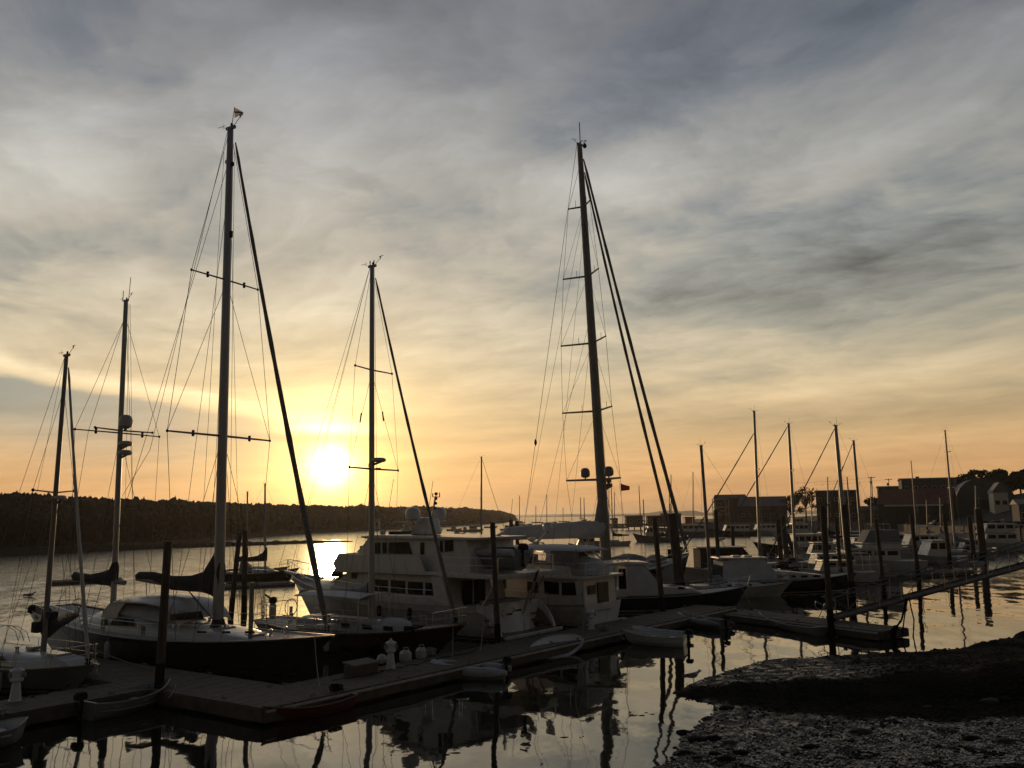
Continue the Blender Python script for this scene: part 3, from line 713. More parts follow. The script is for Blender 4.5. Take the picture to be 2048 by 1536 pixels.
# ------------------------------------------------------------------ boats: shared builders
def hull(t, L, B, fb, mats, over=(0.4, 1.0), draft=0.5, transom=0.65, name='hull', flare=0.6, fullness=0.36, deckm='nonskid', rail='teak', ns=18, wl='white', toe=0.06):
    """topsides lofted stern (x=0) to bow (x=L); fb = freeboard at stern, mid, bow"""
    f0, fm, f1 = fb
    def sheer(t_): return lerp(lerp(f0, fm, min(1, t_ * 2)), f1, max(0, t_ * 2 - 1)) + 0.0 if False else (f0 * (1 - t_) * (1 - 2 * t_) + 4 * fm * t_ * (1 - t_) + f1 * t_ * (2 * t_ - 1))
    def half(t_):
        if t_ < 0.45: return B / 2 * lerp(transom, 1, math.sin(t_ / 0.45 * math.pi / 2))
        return B / 2 * max(0.0, 1 - ((t_ - 0.45) / 0.55) ** 2.3)
    K = 8; rg = []; lines = []
    for i in range(ns + 1):
        t_ = i / ns; zs = sheer(t_); hb = max(half(t_), 0.02)
        xd, xw = t_ * L, over[0] + t_ * (L - over[0] - over[1])
        sec = []
        for k in range(K + 1):
            s_ = k / K; z = lerp(-draft * (1 - t_ ** 4), zs, s_)
            e = lerp(fullness, 0.95, t_ ** 2.5)
            y = hb * (s_ ** e) * (1 - 0.0)
            x = lerp(xw, xd, max(0, min(1, z / zs if zs > 0 else 0)))
            sec.append((x, y, z))
        rg.append([(x, -y, z) for x, y, z in reversed(sec)] + sec[1:])
        lines.append((xd, hb, zs))
    b = MB(); b.rings(rg, cap=False, closed=False)
    n = len(rg[0]); b.add(rg[0], [tuple(range(n))])
    h = b.build(name, mats[0], t, smooth=True)
    b = MB(); b.rings([[(x, -y * .985, z - toe), (x, 0, z - toe + .04 * min(1, y)), (x, y * .985, z - toe)] for x, y, z in lines], cap=False, closed=False)
    b.build('deck', deckm, t, smooth=True)
    if rail:
        for s_ in (-1, 1): part('rub_rail', rail, t, 'tube', [(x, s_ * (y + .012), z) for x, y, z in lines], .028, 5)
    if wl:
        b = MB()
        for s_ in (-1, 1):
            st = []
            for i in range(ns + 1):
                t_ = i / ns; zs = sheer(t_); hb = max(half(t_), .02); e = lerp(fullness, .95, t_ ** 2.5); row = []
                for z in (0.05, 0.14):
                    dr = draft * (1 - t_ ** 4); s2 = (z + dr) / (zs + dr); xw = over[0] + t_ * (L - over[0] - over[1])
                    row.append((lerp(xw, t_ * L, z / zs), s_ * (hb * s2 ** e + .008), z))
                st.append(row)
            b.rings(st, cap=False, closed=False)
        b.build('boot_stripe', wl, t)
    def at(x):                                             # half beam and sheer height at x
        t_ = max(0, min(1, x / L)); return half(t_), sheer(t_)
    return at
def coach(t, secs, m='white', name='coachroof', n=10, power=3.0):
    """cabin lofted from sections (x, half width, z base, height)"""
    rg = []
    for x, w, z0, h in secs:
        ring = []
        for k in range(n + 1):
            a = math.pi * k / n; c, s_ = math.cos(a), math.sin(a)
            ring.append((x, w * math.copysign(abs(c) ** (2 / power), c), z0 + h * abs(s_) ** (2 / power)))
        rg.append(ring)
    b = MB(); b.rings(rg, cap=False, closed=False)
    for r_ in (rg[0], rg[-1]): b.add(r_, [tuple(range(len(r_)))])
    return b.build(name, m, t, smooth=True)
def wire(t, name, pts, r=.007, m='wire', n=5): return part(name, m, t, 'tube', pts, r, n)
def spar(t, name, p, q, r0, r1, m='alu', n=10, flat=1.35):
    p, q = V(p), V(q)
    return part(name, m, t, 'tube', [p, p.lerp(q, .5), p.lerp(q, .85), q], [r0, lerp(r0, r1, .35), lerp(r0, r1, .7), r1], n, smooth=True)
def masthead(t, q, k=1.0, antenna=True):
    x, z = q
    part('masthead_crane', 'darkspar', t, 'box', x - .22 * k, x + .26 * k, -.05 * k, .05 * k, z - .02, z + .10 * k)
    b = MB(); b.tube([(x + .1 * k, 0, z), (x + .55 * k, 0, z + .42 * k)], .012 * k, 5); b.tube([(x + .55 * k, 0, z + .34 * k), (x + .55 * k, 0, z + .48 * k)], .02 * k, 5); b.tube([(x + .48 * k, 0, z + .46 * k), (x + .72 * k, 0, z + .50 * k)], [.03 * k, .012 * k], 5)
    b.build('wind_instrument', 'wire', t)
    b = MB(); b.tube([(x - .1 * k, 0, z), (x - .45 * k, 0, z + .18 * k)], .009 * k, 4); b.tube([(x - .72 * k, 0, z + .22 * k), (x - .3 * k, 0, z + .22 * k)], .012 * k, 4); b.tube([(x - .45 * k, 0, z + .10 * k), (x - .45 * k, 0, z + .34 * k)], .008 * k, 4)
    b.build('wind_vane', 'wire', t)
    if antenna: wire(t, 'antenna', [(x - .12 * k, 0, z), (x - .12 * k, 0, z + 1.0 * k)], .014 * k)
    part('masthead_light', 'glass', t, 'lathe', [(.03 * k, 0), (.05 * k, .03 * k), (.05 * k, .12 * k), (.01, .15 * k)], 8, (x + .06 * k, 0, z + .1 * k))
def spreaders(t, x, z, half, m='darkspar', sweep=0.15, r=.035, lift=0.05, lights=0):
    tips = []
    for s_ in (-1, 1):
        e = (x - sweep * half, s_ * half, z + lift * half)
        o = part('spreader', m, t, 'tube', [(x, s_ * .05, z), e], [r, r * .75], 6); tips.append(e)
        part('tip_boot', 'rubber', o, 'lathe', [(.02, -.06), (.05, -.04), (.05, .04), (.02, .06)], 6, e)
        if lights:
            c = (x - sweep * half * .55, s_ * half * .55, z + lift * half * .55)
            part('deck_light', 'rubber', o, 'lathe', [(.02, -.13), (.06, -.10), (.06, -.03), (.03, .03), (.06, .06), (.06, .12), (.02, .14)], 8, c)
    return tips
def radar(t, x, z, r=.28, h=.24, name='radar_dome', m='offwhite', y=0):
    o = part(name, m, t, 'lathe', [(r * .75, 0), (r, h * .25), (r, h * .7), (r * .7, h * .97), (.02, h)], 14, (x, y, z), smooth=True)
    part('radar_bracket', 'darkspar', o, 'prism', [(x - r - .25, z - .22), (x - r - .25, z - .04), (x + r * .4, z - .03), (x + r * .4, z - .003)], y - .05, y + .05)
    return o
def satdome(t, x, y, z, r=.3, h=.62, m='offwhite'):
    o = part('satellite_dome', m, t, 'lathe', [(r * .55, 0), (r * .6, .04), (r * .95, .09), (r, h * .35), (r, h * .6), (r * .8, h * .85), (r * .45, h * .97), (.02, h)], 14, (x, y, z), smooth=True)
    part('dome_mount', 'darkspar', o, 'lathe', [(.06, -.12), (.06, 0), (r * .4, .01)], 8, (x, y, z)); return o
def cover(t, secs, m='canvas', name='sail_cover', n=10, droop=1.0):
    """sail cover lofted along the boom: (x, z centre, half height, half width)"""
    rg = []
    for i, (x, z, h, w) in enumerate(secs):
        rg.append([(x + .03 * mnoise.noise(V((i * 1.1, k, 2))), w * math.cos(2 * math.pi * k / n), z + h * math.sin(2 * math.pi * k / n) * (1 + .12 * mnoise.noise(V((i * .9, k * .7, 5))))) for k in range(n)])
    b = MB(); b.rings(rg); return b.build(name, m, t, smooth=True)
def furl(t, p, q, r0, r1, m='sail', name='furled_sail', foil=True):
    p, q = V(p), V(q); n = 26
    pts = [p.lerp(q, i / n) + V((-.0, 0, 0)) * 0 for i in range(n + 1)]
    sag = (q - p).length * 0.006
    pts = [a + V((-1, 0, 0)) * sag * math.sin(math.pi * i / n) for i, a in enumerate(pts)]
    rs_ = [lerp(r0, r1, i / n) * (1 + .10 * math.sin(i * 2.3) + .06 * math.sin(i * 5.1)) * (1 if 0 < i < n else .5) for i in range(n + 1)]
    o = part(name, m, t, 'tube', pts, rs_, 8, smooth=True)
    part('furling_drum', 'rubber', o, 'lathe', [(.05, -.16), (.12, -.14), (.12, -.10), (.07, -.08), (.07, .0), (.12, .02), (.12, .05), (.05, .07)], 10, p)
    return o
def railing(t, pts, h=.62, posts=None, r=.014, name='lifeline', m='steel', mid=True):
    """stanchions with life lines along deck points"""
    for p in pts: part('stanchion', m, t, 'tube', [p, (p[0], p[1], p[2] + h)], r, 5)
    wire(t, name, [(p[0], p[1], p[2] + h) for p in pts], r * .7, m)
    if mid: wire(t, name, [(p[0], p[1], p[2] + h * .52) for p in pts], r * .6, m)
def pulpit(t, L, at, back=1.1, h=.65, m='steel'):
    hb, z = at(L - back); zb = at(L)[1]
    top = [(L - back, -hb, z + h), (L - .25, -.12, zb + h + .04), (L + .05, 0, zb + h + .06), (L - .25, .12, zb + h + .04), (L - back, hb, z + h)]
    o = part('pulpit', m, t, 'tube', top, .018, 6)
    b = MB()
    for p in (top[0], top[1], top[3], top[4]): b.tube([p, (p[0], p[1], p[2] - h)], .016, 5)
    b.tube([(p[0], p[1], p[2] - h * .5) for p in top], .013, 5)
    b.build('pulpit_leg', m, o)
def hatch(t, x, y, z, l=.5, w=.5, m='glass'):
    o = part('hatch', 'alu', t, 'box', x - l / 2, x + l / 2, y - w / 2, y + w / 2, z - .05, z + .05, bevel=.02)
    part('hatch_glass', m, o, 'box', x - l / 2 + .05, x + l / 2 - .05, y - w / 2 + .05, y + w / 2 - .05, z + .045, z + .058)
def winch(t, x, y, z): part('winch', 'steel', t, 'lathe', [(.09, 0), (.07, .06), (.06, .12), (.085, .17), (.08, .19), (.02, .195)], 10, (x, y, z), smooth=True)
def panel(t, F, pts, off, name='window', m='glass', th=.02, frame=None):
    """flat pane on the boat's side plane, traced from where the photo shows its corners"""
    poly = [F.on(px, py, off) for px, py in pts]
    cx, cz = sum(p[0] for p in poly) / len(poly), sum(p[1] for p in poly) / len(poly)
    s_ = 1 if off > 0 else -1
    o = part(name, m, t, 'prism', poly, off, off + s_ * th)
    if frame:
        big = [(cx + (x - cx) * 1.0 + math.copysign(.045, x - cx), cz + math.copysign(.045, z - cz) + (z - cz)) for x, z in poly]
        part('window_frame', frame, o, 'prism', big, off - s_ * .01, off + s_ * th * .6)
    return o
def spanel(t, x0, x1, z0, z1, y, m='glass', name='window', th=.015, slant=0.0):
    s_ = 1 if y > 0 else -1
    return part(name, m, t, 'prism', [(x0 + slant, z0), (x1, z0), (x1 - slant, z1), (x0 + slant * .3, z1)], y, y + s_ * th)
def outboard(t, x, y, z, k=1.0, m='rubber', name='outboard_motor', tilt=0.0):
    o = part(name, m, t, 'prism', [(x - .20 * k, z + .04), (x - .22 * k, z + .16 * k), (x - .15 * k, z + .27 * k), (x + .08 * k, z + .28 * k), (x + .14 * k, z + .16 * k), (x + .12 * k, z + .04)], y - .11 * k, y + .11 * k, bevel=.03 * k)
    part('motor_leg', m, o, 'prism', [(x - .05 * k, z + .06), (x + .06 * k, z + .06), (x + .04 * k, z - .55 * k), (x - .10 * k, z - .6 * k), (x - .13 * k, z - .5 * k), (x - .06 * k, z - .45 * k)], y - .03 * k, y + .03 * k)
    return o

def sailboat(label, F, L, B, fb, hullm, mast, group=None, lod=1, boom=None, furled=None, coachm='white', cabin=(0.28, 0.74, .42), sp=((.45, .62), (.72, .5)), mr=(.09, .06), coverm='canvas', name='sailboat', over=(.4, 1.0), hood='canvas', wr=.008, backstay=True, cat='sailboat', mastm='alu', bowsprit=0):
    """general small yacht; mast = (base px,py, top px,py) read on the centre plane"""
    t = thing(name, label, cat, (F.o.x, F.o.y, 0), F.a, group)
    at = hull(t, L, B, fb, (hullm,), over, ns=14 if lod else 10)
    x0, x1, h = cabin[0] * L, cabin[1] * L, cabin[2]
    w = B * .30; zb = at(L * .5)[1] - .06
    coach(t, [(x0, w, zb, h * 1.05), (lerp(x0, x1, .4), w * 1.02, zb, h), (lerp(x0, x1, .8), w * .72, zb, h * .8), (x1, w * .4, zb, h * .35)], coachm)
    if lod:
        for s_ in (-1, 1):
            for k in range(3):
                xx = lerp(x0, x1, .14 + .2 * k); part('window', 'glass', t, 'box', xx, xx + .11 * (x1 - x0), s_ * w * (1.0 - .10 * k) - .03, s_ * w * (1.0 - .10 * k) + .03, zb + h * .28, zb + h * .62)
        hatch(t, lerp(x0, x1, .75), 0, zb + h * .82, .45, .45)
        pulpit(t, L, at, min(1.1, L * .12))
        hb = [at(L * q) for q in (.05, .25, .45, .65, .85)]
        for s_ in (-1, 1): railing(t, [(L * q, s_ * (y - .08), z) for q, (y, z) in zip((.05, .25, .45, .65, .85), hb)], .58, r=.011)
        part('cockpit_coaming', coachm, t, 'box', .06 * L, x0 - .02, -w * .9, w * .9, zb, zb + .22, bevel=.05)
    if hood:
        coach(t, [(x0 - .35, w * .9, zb + h * .3, .75), (x0 + .25, w * .85, zb + h * .5, .68), (x0 + .75, w * .7, zb + h * .6, .25)], hood, 'spray_hood')
    bx, bz = F.on(mast[0], mast[1]); tx, tz = F.on(mast[2], mast[3]); bz = min(bz, zb + h * .8)
    if lod: bx2 = lerp(bx, tx, (zb + h * .5 - bz) / (tz - bz)); bx, bz = bx2, zb + h * .5
    spar(t, 'mast', (bx, 0, bz), (tx, 0, tz), mr[0], mr[1], mastm)
    masthead(t, (tx, tz), max(.35, mr[0] * 4.2), lod > 0)
    def M_(f): return (lerp(bx, tx, f), lerp(bz, tz, f))
    tips = []
    for f, hw in sp:
        x, z = M_(f); tips.append(spreaders(t, x, z, hw * B / 2, r=mr[0] * .35))
    hbm, zdk = at(bx)
    for i, s_ in enumerate((-1, 1)):
        pts = [(tx, s_ * .04, tz - .1)] + [tp[i] for tp in reversed(tips)] + [(bx - .2, s_ * (hbm - .1), zdk)]
        wire(t, 'shroud', pts, wr)
        if tips: wire(t, 'shroud', [(M_(sp[0][0])[0], s_ * .05, M_(sp[0][0])[1] - .1), (bx - .45, s_ * (hbm - .12), zdk)], wr)
    if backstay: wire(t, 'backstay', [(tx - .1, 0, tz), (.1, 0, at(0)[1])], wr)
    bw = (L - .12 + bowsprit, 0, at(L)[1] + .1)
    ft = M_(furled[2] if furled and len(furled) > 2 else .985)
    if furled: furl(t, bw, (ft[0] + .08, 0, ft[1]), furled[0], furled[1])
    else: wire(t, 'forestay', [bw, (ft[0] + .06, 0, ft[1])], wr)
    if boom:
        e, zz = boom                                           # aft end x, height above base
        spar(t, 'boom', (bx - .05, 0, bz + zz), (e, 0, bz + zz - .05), mr[0] * .7, mr[0] * .6, mastm)
        ln = bx - e
        cover(t, [(e + .1, bz + zz + .08, .10, .09), (e + ln * .3, bz + zz + .14, .17, .13), (e + ln * .7, bz + zz + .22, .25, .17), (bx - .3, bz + zz + .36, .42, .18), (bx - .02, bz + zz + .62, .72, .17), (bx + .12, bz + zz + .6, .6, .12)], coverm)
    return t, at

# ------------------------------------------------------------------ the dark ketch
FK, LK = frame_bow(668, 1268, 1.7, -30, 100)
t = thing('ketch', 'large black hulled ketch with two tall masts moored behind the main float', 'sailboat', (FK.o.x, FK.o.y, 0), FK.a)
BK = 4.6
at = hull(t, LK, BK, (1.95, 1.30, 1.65), ('black',), (1.6, 2.0), transom=.5, rail='alu', ns=24, wl='oxblood')
zd = 1.22
coach(t, [(4.2, 1.45, zd, .30), (5.2, 1.5, zd, .85), (8.3, 1.5, zd, .95), (9.2, 1.4, zd, .55), (12.8, 1.2, zd, .36), (14.4, .7, zd, .15)], 'white', 'deckhouse')
coach(t, [(6.6, 1.25, zd + .85, .12), (7.2, 1.22, zd + .80, .50), (9.3, 1.12, zd + .6, .55), (9.9, 1.0, zd + .45, .1)], 'white', 'raised_cabin')
def kpan(pts, off, **k): return panel(t, FK, pts, off, **k)
kpan([(228, 1236), (268, 1238), (268, 1252), (220, 1250)], -1.515, th=.02)
kpan([(205, 1236), (216, 1236), (215, 1250), (206, 1249)], -1.515, th=.02)
kpan([(345, 1228), (402, 1222), (408, 1238), (345, 1241)], -1.33, th=.03)
for px in (404, 452, 500): kpan([(px - 9, 1262), (px + 9, 1262), (px + 9, 1267), (px - 9, 1267)], -1.42, th=.03, name='portlight')
# arched hard dodger with open sides
a0 = FK.on(206, 1225, -1.3); a1 = FK.on(352, 1215, -1.3)
xa, xb = a0[0], a1[0]; zr0 = zd + .80
arch = [(xa - .1, zr0 - .25), (xa + .05, zr0 + .28), (xa + .55, zr0 + .66), (xa + 1.6, zr0 + .80), (xa + 2.8, zr0 + .82), (xb - .5, zr0 + .70), (xb, zr0 + .34), (xb + .25, zr0)]
b = MB()
for thk, s0 in ((0, 1),):
    rg = []
    for x, z in arch: rg.append([(x, y, z - .22 * (abs(y) / 1.3) ** 3) for y in (-1.35, -1.1, -.6, 0, .6, 1.1, 1.35)] + [(x, y, z - .05 - .22 * (abs(y) / 1.3) ** 3) for y in (1.35, 1.1, .6, 0, -.6, -1.1, -1.35)])
    b.rings(rg)
dod = b.build('dodger_roof', 'white', t, smooth=True)
for s_ in (-1, 1):
    part('dodger_side', 'white', t, 'prism', [(xa - .1, zr0 - .5), (xa + .05, zr0 + .1), (xa + .5, zr0 + .45), (xa + 1.15, zr0 + .56), (xa + 1.5, zr0 + .5), (xa + 1.1, zr0 + .05), (xa + 1.0, zr0 - .5)], s_ * 1.33 - .02, s_ * 1.33 + .02)
    part('dodger_window', 'vinyl', t, 'prism', [(xa + 1.1, zr0 + .02), (xa + 1.5, zr0 + .48), (xb - .5, zr0 + .45), (xb - .05, zr0 + .1), (xb - .02, zr0 - .05), (xa + 1.1, zr0 - .1)], s_ * 1.335 - .006, s_ * 1.335 + .006)
    part('dodger_post', 'steel', t, 'tube', [(xb - .45, s_ * 1.3, zr0 - .2), (xb - .3, s_ * 1.3, zr0 + .48)], .03, 6)
part('dodger_windscreen', 'vinyl', t, 'prism', [(xb - .03, zr0 + .3), (xb + .0, zr0 + .3), (xb + .25, zr0 - .02), (xb + .22, zr0 - .02)], -1.2, 1.2)
# main mast
mb, mt_ = FK.on(436, 1252), FK.on(461, 258)
spar(t, 'main_mast', (mb[0], 0, zd + .2), (mt_[0], 0, mt_[1]), .225, .135, 'alu', 14)
part('mast_collar', 'canvas', t, 'lathe', [(.40, 0), (.36, .10), (.27, .30), (.25, .42)], 12, (mb[0], 0, zd + .28), smooth=True)
def KM(py):
    x, z = FK.on(lerp(436, 461, (1252 - py) / 994), py); return x, z
masthead(t, mt_, 1.15, False)
sp1 = spreaders(t, *KM(872), 2.75, r=.05, sweep=.02, lift=.0, lights=1); sp2 = spreaders(t, *KM(560), 1.85, r=.042, sweep=.02, lift=.0, lights=1)
hbk, zk = at(mb[0])
for i, s_ in enumerate((-1, 1)):
    wire(t, 'shroud', [(mt_[0], s_ * .1, mt_[1] - .3), sp2[i], sp1[i], (mb[0] - .1, s_ * (hbk - .1), zk)], .012)
    wire(t, 'shroud', [(KM(575)[0], s_ * .1, KM(575)[1]), sp1[i]], .011)
    for q in (-.9, .9): wire(t, 'shroud', [(KM(885)[0], s_ * .1, KM(885)[1]), (mb[0] + q, s_ * (hbk - .12), zk)], .011)
    x2, z2 = KM(330)
    wire(t, 'running_backstay', [(x2, s_ * .1, z2), (mb[0] - 5.5, s_ * (at(mb[0] - 5.5)[0] - .1), at(mb[0] - 5.5)[1])], .011)
wire(t, 'triatic_backstay', [(mt_[0] - .2, 0, mt_[1] - .1), (FK.on(300, 900)[0], 0, FK.on(300, 900)[1]), (2.0, -1.2, at(2)[1])], .011)
for k in range(5): wire(t, 'halyard', [(KM(300)[0] + (.2 if k % 2 else -.2), (k - 2) * .08, KM(300)[1]), (mb[0] + (k - 2) * .35, (k - 2) * .25, zd + 1.0)], .009)
fz = FK.on(471, 285); furl(t, (LK - .35, 0, at(LK)[1] + .25), (fz[0], 0, fz[1]), .125, .055)
part('pole_socket', 'rubber', t, 'box', KM(470)[0] + .16, KM(470)[0] + .26, -.06, .06, KM(470)[1] - .15, KM(470)[1] + .15)
for py in (322, 330): part('masthead_block', 'rubber', t, 'lathe', [(.02, -.12), (.07, -.06), (.07, .06), (.02, .12)], 8, (KM(py)[0] + (-.2 if py == 322 else .2), 0, KM(py)[1]))
# burgee flying above the truck
fl = (mt_[0] + .05, mt_[1])
wire(t, 'flag_staff', [(fl[0], 0, fl[1]), (fl[0] + .16, 0, fl[1] + 1.02)], .016)
b = MB(); rg = []
for i in range(9):
    s_ = i / 8; hh = .50 * (1 - .62 * s_)
    x = fl[0] + .15 + .55 * s_; c = fl[1] + .76 - .20 * s_
    rg.append([(x, .03 * math.sin(s_ * 7), c + hh / 2), (x, .03 * math.sin(s_ * 7 + .4), c + .02), (x, .03 * math.sin(s_ * 7 + .6), c - hh / 2)])
b.rings(rg, cap=False, closed=False); bur = b.build('burgee', 'flagwhite', t, smooth=True)
b = MB(); b.rings([[(x[1][0], x[1][1] - .008, x[1][2] + .05), (x[1][0], x[1][1] - .008, x[1][2] - .03)] for x in rg], cap=False, closed=False); b.build('burgee_stripe', 'flagblue', bur)
# main boom and its cover
be = FK.on(275, 1152); bz = KM(1170)
spar(t, 'main_boom', (mb[0] - .2, 0, bz[1] - .25), (be[0], 0, be[1] - .1), .16, .12, 'darkspar')
ln = mb[0] - be[0]
cover(t, [(be[0] - .05, be[1], .10, .1), (be[0] + .15, be[1], .20, .16), (be[0] + ln * .2, be[1] + .02, .20, .18), (be[0] + ln * .45, bz[1] + .0, .30, .22), (be[0] + ln * .68, bz[1] + .02, .36, .25), (be[0] + ln * .82, bz[1] + .10, .42, .26), (mb[0] - .45, bz[1] + .35, .85, .27), (mb[0] - .15, bz[1] + .55, 1.15, .22), (mb[0] + .1, bz[1] + .4, .7, .2)])
wire(t, 'vang', [(mb[0] - .2, 0, zd + .6), (mb[0] - 1.9, 0, bz[1] - .3)], .035, 'darkspar')
wire(t, 'mainsheet', [(be[0] + .6, 0, be[1] - .15), (be[0] + .8, 0, zd + .9)], .02, 'rope')
# mizzen
zb_, zt_ = FK.on(226, 1228), FK.on(252, 602)
spar(t, 'mizzen_mast', (zb_[0], 0, zd + .1), (zt_[0], 0, zt_[1]), .135, .10, 'alu', 12)
def KZ(py): return FK.on(lerp(226, 252, (1228 - py) / 626), py)
masthead(t, zt_, .7, False)
wire(t, 'antenna', [(zt_[0] + .2, 0, zt_[1]), (zt_[0] + .25, 0, zt_[1] + 1.15)], .016); wire(t, 'antenna', [(zt_[0] - .25, 0, zt_[1]), (zt_[0] - .25, 0, zt_[1] + .55)], .018)
s3_ = spreaders(t, *KZ(866), 2.2, r=.035, sweep=.05, lift=0.0, lights=1)
spreaders(t, *KZ(861), 1.5, r=.04, sweep=-.2, lift=0.0)
hbz, zz_ = at(zb_[0])
for i, s_ in enumerate((-1, 1)):
    wire(t, 'shroud', [(KZ(640)[0], s_ * .06, KZ(640)[1]), s3_[i], (zb_[0] - .2, s_ * (hbz - .1), zz_)], .010)
    wire(t, 'shroud', [(KZ(640)[0], s_ * .06, KZ(640)[1]), (KZ(864)[0] - .8, s_ * 1.1, KZ(864)[1]), (zb_[0] - 1.1, s_ * (hbz - .1), zz_)], .010)
    wire(t, 'shroud', [(KZ(880)[0], s_ * .06, KZ(880)[1]), (zb_[0] + .8, s_ * (hbz - .1), zz_)], .010)
for k in range(3): wire(t, 'halyard', [(KZ(610)[0] + .25, (k - 1) * .06, KZ(610)[1]), (zb_[0] + .4 + .3 * k, (k - 1) * .3, zd + 1.2)], .008)
q = KZ(860); satdome(t, q[0] + .34, 0, q[1] + .05, .31, .66)
for py in (893, 911): q = KZ(py); radar(t, q[0] + .40, q[1], .30, .24)
me_ = FK.on(147, 1152); mz = KZ(1160)
spar(t, 'mizzen_boom', (zb_[0] + .7, 0, mz[1] - .1), (me_[0], 0, me_[1] - .1), .11, .09, 'darkspar')
l2 = zb_[0] - me_[0]
cover(t, [(me_[0] - .05, me_[1] - .02, .08, .1), (me_[0] + .1, me_[1], .2, .14), (me_[0] + l2 * .4, mz[1] + .02, .20, .17), (me_[0] + l2 * .72, mz[1] + .05, .3, .2), (zb_[0] - .35, mz[1] + .12, .42, .2), (zb_[0] - .1, mz[1] + .35, .75, .17), (zb_[0] + .05, mz[1] + .3, .5, .14)])
wire(t, 'mizzen_sheet', [(me_[0] + 1.0, 0, mz[1] - .2), (me_[0] + .6, 0, zd + .4)], .018, 'rope')
# deck gear
pulpit(t, LK, at, 1.6, .7)
for s_ in (-1, 1):
    xs = [.4, 1.6, 3.2, 5.2, 7.4, 9.6, 11.8, 13.8, 15.6]
    railing(t, [(x, s_ * (at(x)[0] - .1), at(x)[1] - .05) for x in xs], .66, r=.015)
part('pushpit', 'steel', t, 'tube', [(1.6, -1.35, 2.1), (.3, -1.1, 2.15), (.1, 0, 2.16), (.3, 1.1, 2.15), (1.6, 1.35, 2.1)], .02, 6)
for x, y, w_, h_ in ((.55, -1.15, .38, .42), (1.0, -1.3, .55, .62)): part('rail_canvas', 'greycanvas', t, 'box', x, x + w_, y - .03, y + .03, 2.15 - h_, 2.12, bevel=.01)
b = MB(); b.tube([(2.2 + .38 * math.cos(a * .5236) * 0, .38 * math.cos(a * .5236), 2.0 + .38 * math.sin(a * .5236)) for a in range(13)], .018, 6); b.tube([(2.2, 0, 1.3), (2.2, 0, 2.0)], .07, 8)
b.build('steering_wheel', 'steel', t)
part('outboard_on_rail', 'rubber', t, 'lathe', [(.08, 0), (.18, .05), (.2, .25), (.1, .38)], 8, (.6, -1.25, 1.75), smooth=True)
for x, y in ((3.4, -1.35), (3.4, 1.35), (4.1, -1.35), (10.2, -.9), (10.2, .9), (11.0, -.6), (11.0, .6)): winch(t, x, y, zd + (.3 if x < 5 else .42))
for x in (10.6, 12.2, 13.9): hatch(t, x, 0, zd + (.45 if x < 12 else .38 if x < 13 else .2), .6, .6)
for x, y in ((11.4, -.75), (12.6, -.55), (15.2, -.4), (15.2, .4)): part('vent_cowl', 'steel', t, 'lathe', [(.06, 0), (.06, .16), (.10, .2), (.10, .27), (.02, .3)], 8, (x, y, zd + .25), smooth=True)
for k, (px, py) in enumerate(((205, 1240), (285, 1252))):
    x, z = FK.on(px, py, -2.0); b = MB()
    for i in range(3): b.tube([(x + i * .1, -2.05, at(x)[1] + .5), (x + i * .1 + .04, -2.06, at(x)[1] + .1), (x + i * .1 + .06, -2.05, at(x)[1] + .45)], .02, 5)
    b.build('hung_line', 'rope', t)
part('deck_box', 'offwhite', t, 'box', 3.1, 3.9, -1.0, -.2, zd, zd + .38, bevel=.05)
# the bow gear seen against the water: furled staysail pole and deck winch stand
q = FK.on(505, 1165, -.5); part('spare_pole', 'darkspar', t, 'tube', [(q[0], -.5, at(q[0])[1]), (q[0] - .02, -.5, q[1])], .09, 8)

# ------------------------------------------------------------------ white sloop at the frame edge
FW, LW = frame_bow(192, 1331, 1.05, -30, -80)
t = thing('sloop', 'white sloop with its bow to the right at the left frame edge', 'sailboat', (FW.o.x, FW.o.y, 0), FW.a)
at = hull(t, LW, 3.3, (.95, .85, 1.08), ('greyhull',), (.5, 1.2), ns=20, rail='teak', wl='navy')
zd = .86; mb, mt_ = FW.on(88, 1285), FW.on(133, 712)
coach(t, [(mb[0] - 3.4, 1.0, zd, .5), (mb[0] - 1.4, 1.0, zd, .5), (mb[0] + .5, .85, zd, .42), (mb[0] + 1.7, .5, zd, .25), (mb[0] + 2.3, .25, zd, .06)], 'white')
for k in range(2): spanel(t, mb[0] - 3.0 + 1.3 * k, mb[0] - 2.0 + 1.3 * k, zd + .16, zd + .36, -.99, slant=.08)
hatch(t, mb[0] + 1.0, 0, zd + .40, .62, .6, 'glass'); hatch(t, mb[0] - .6, 0, zd + .53, .4, .4)
part('cabin_cover', 'whitecanvas', t, 'prism', [(mb[0] + 1.25, zd + .40), (mb[0] + 2.0, zd + .28), (mb[0] + 2.3, zd + .13), (mb[0] + 1.25, zd + .2)], -.4, .4, bevel=.03)
spar(t, 'mast', (mb[0], 0, zd + .4), (mt_[0], 0, mt_[1]), .10, .07, 'darkspar', 12); masthead(t, mt_, .75, False)
def WM(py): return FW.on(lerp(88, 133, (1285 - py) / 573), py)
fz = FW.on(137, 735); furl(t, (LW - .45, 0, at(LW)[1] + .12), (fz[0], 0, fz[1]), .075, .04, 'offwhite')
tp = spreaders(t, *WM(985), .8, r=.03, lift=.1)
q = WM(1000); radar(t, q[0] + .32, q[1], .2, .17)
hb, zk = at(mb[0])
for i, s_ in enumerate((-1, 1)):
    wire(t, 'shroud', [(WM(790)[0], s_ * .05, WM(790)[1]), tp[i], (mb[0] - .2, s_ * (hb - .1), zk)], .008)
    for q_ in (-.5, .5): wire(t, 'shroud', [(WM(990)[0], s_ * .05, WM(990)[1]), (mb[0] + q_, s_ * (hb - .1), zk)], .008)
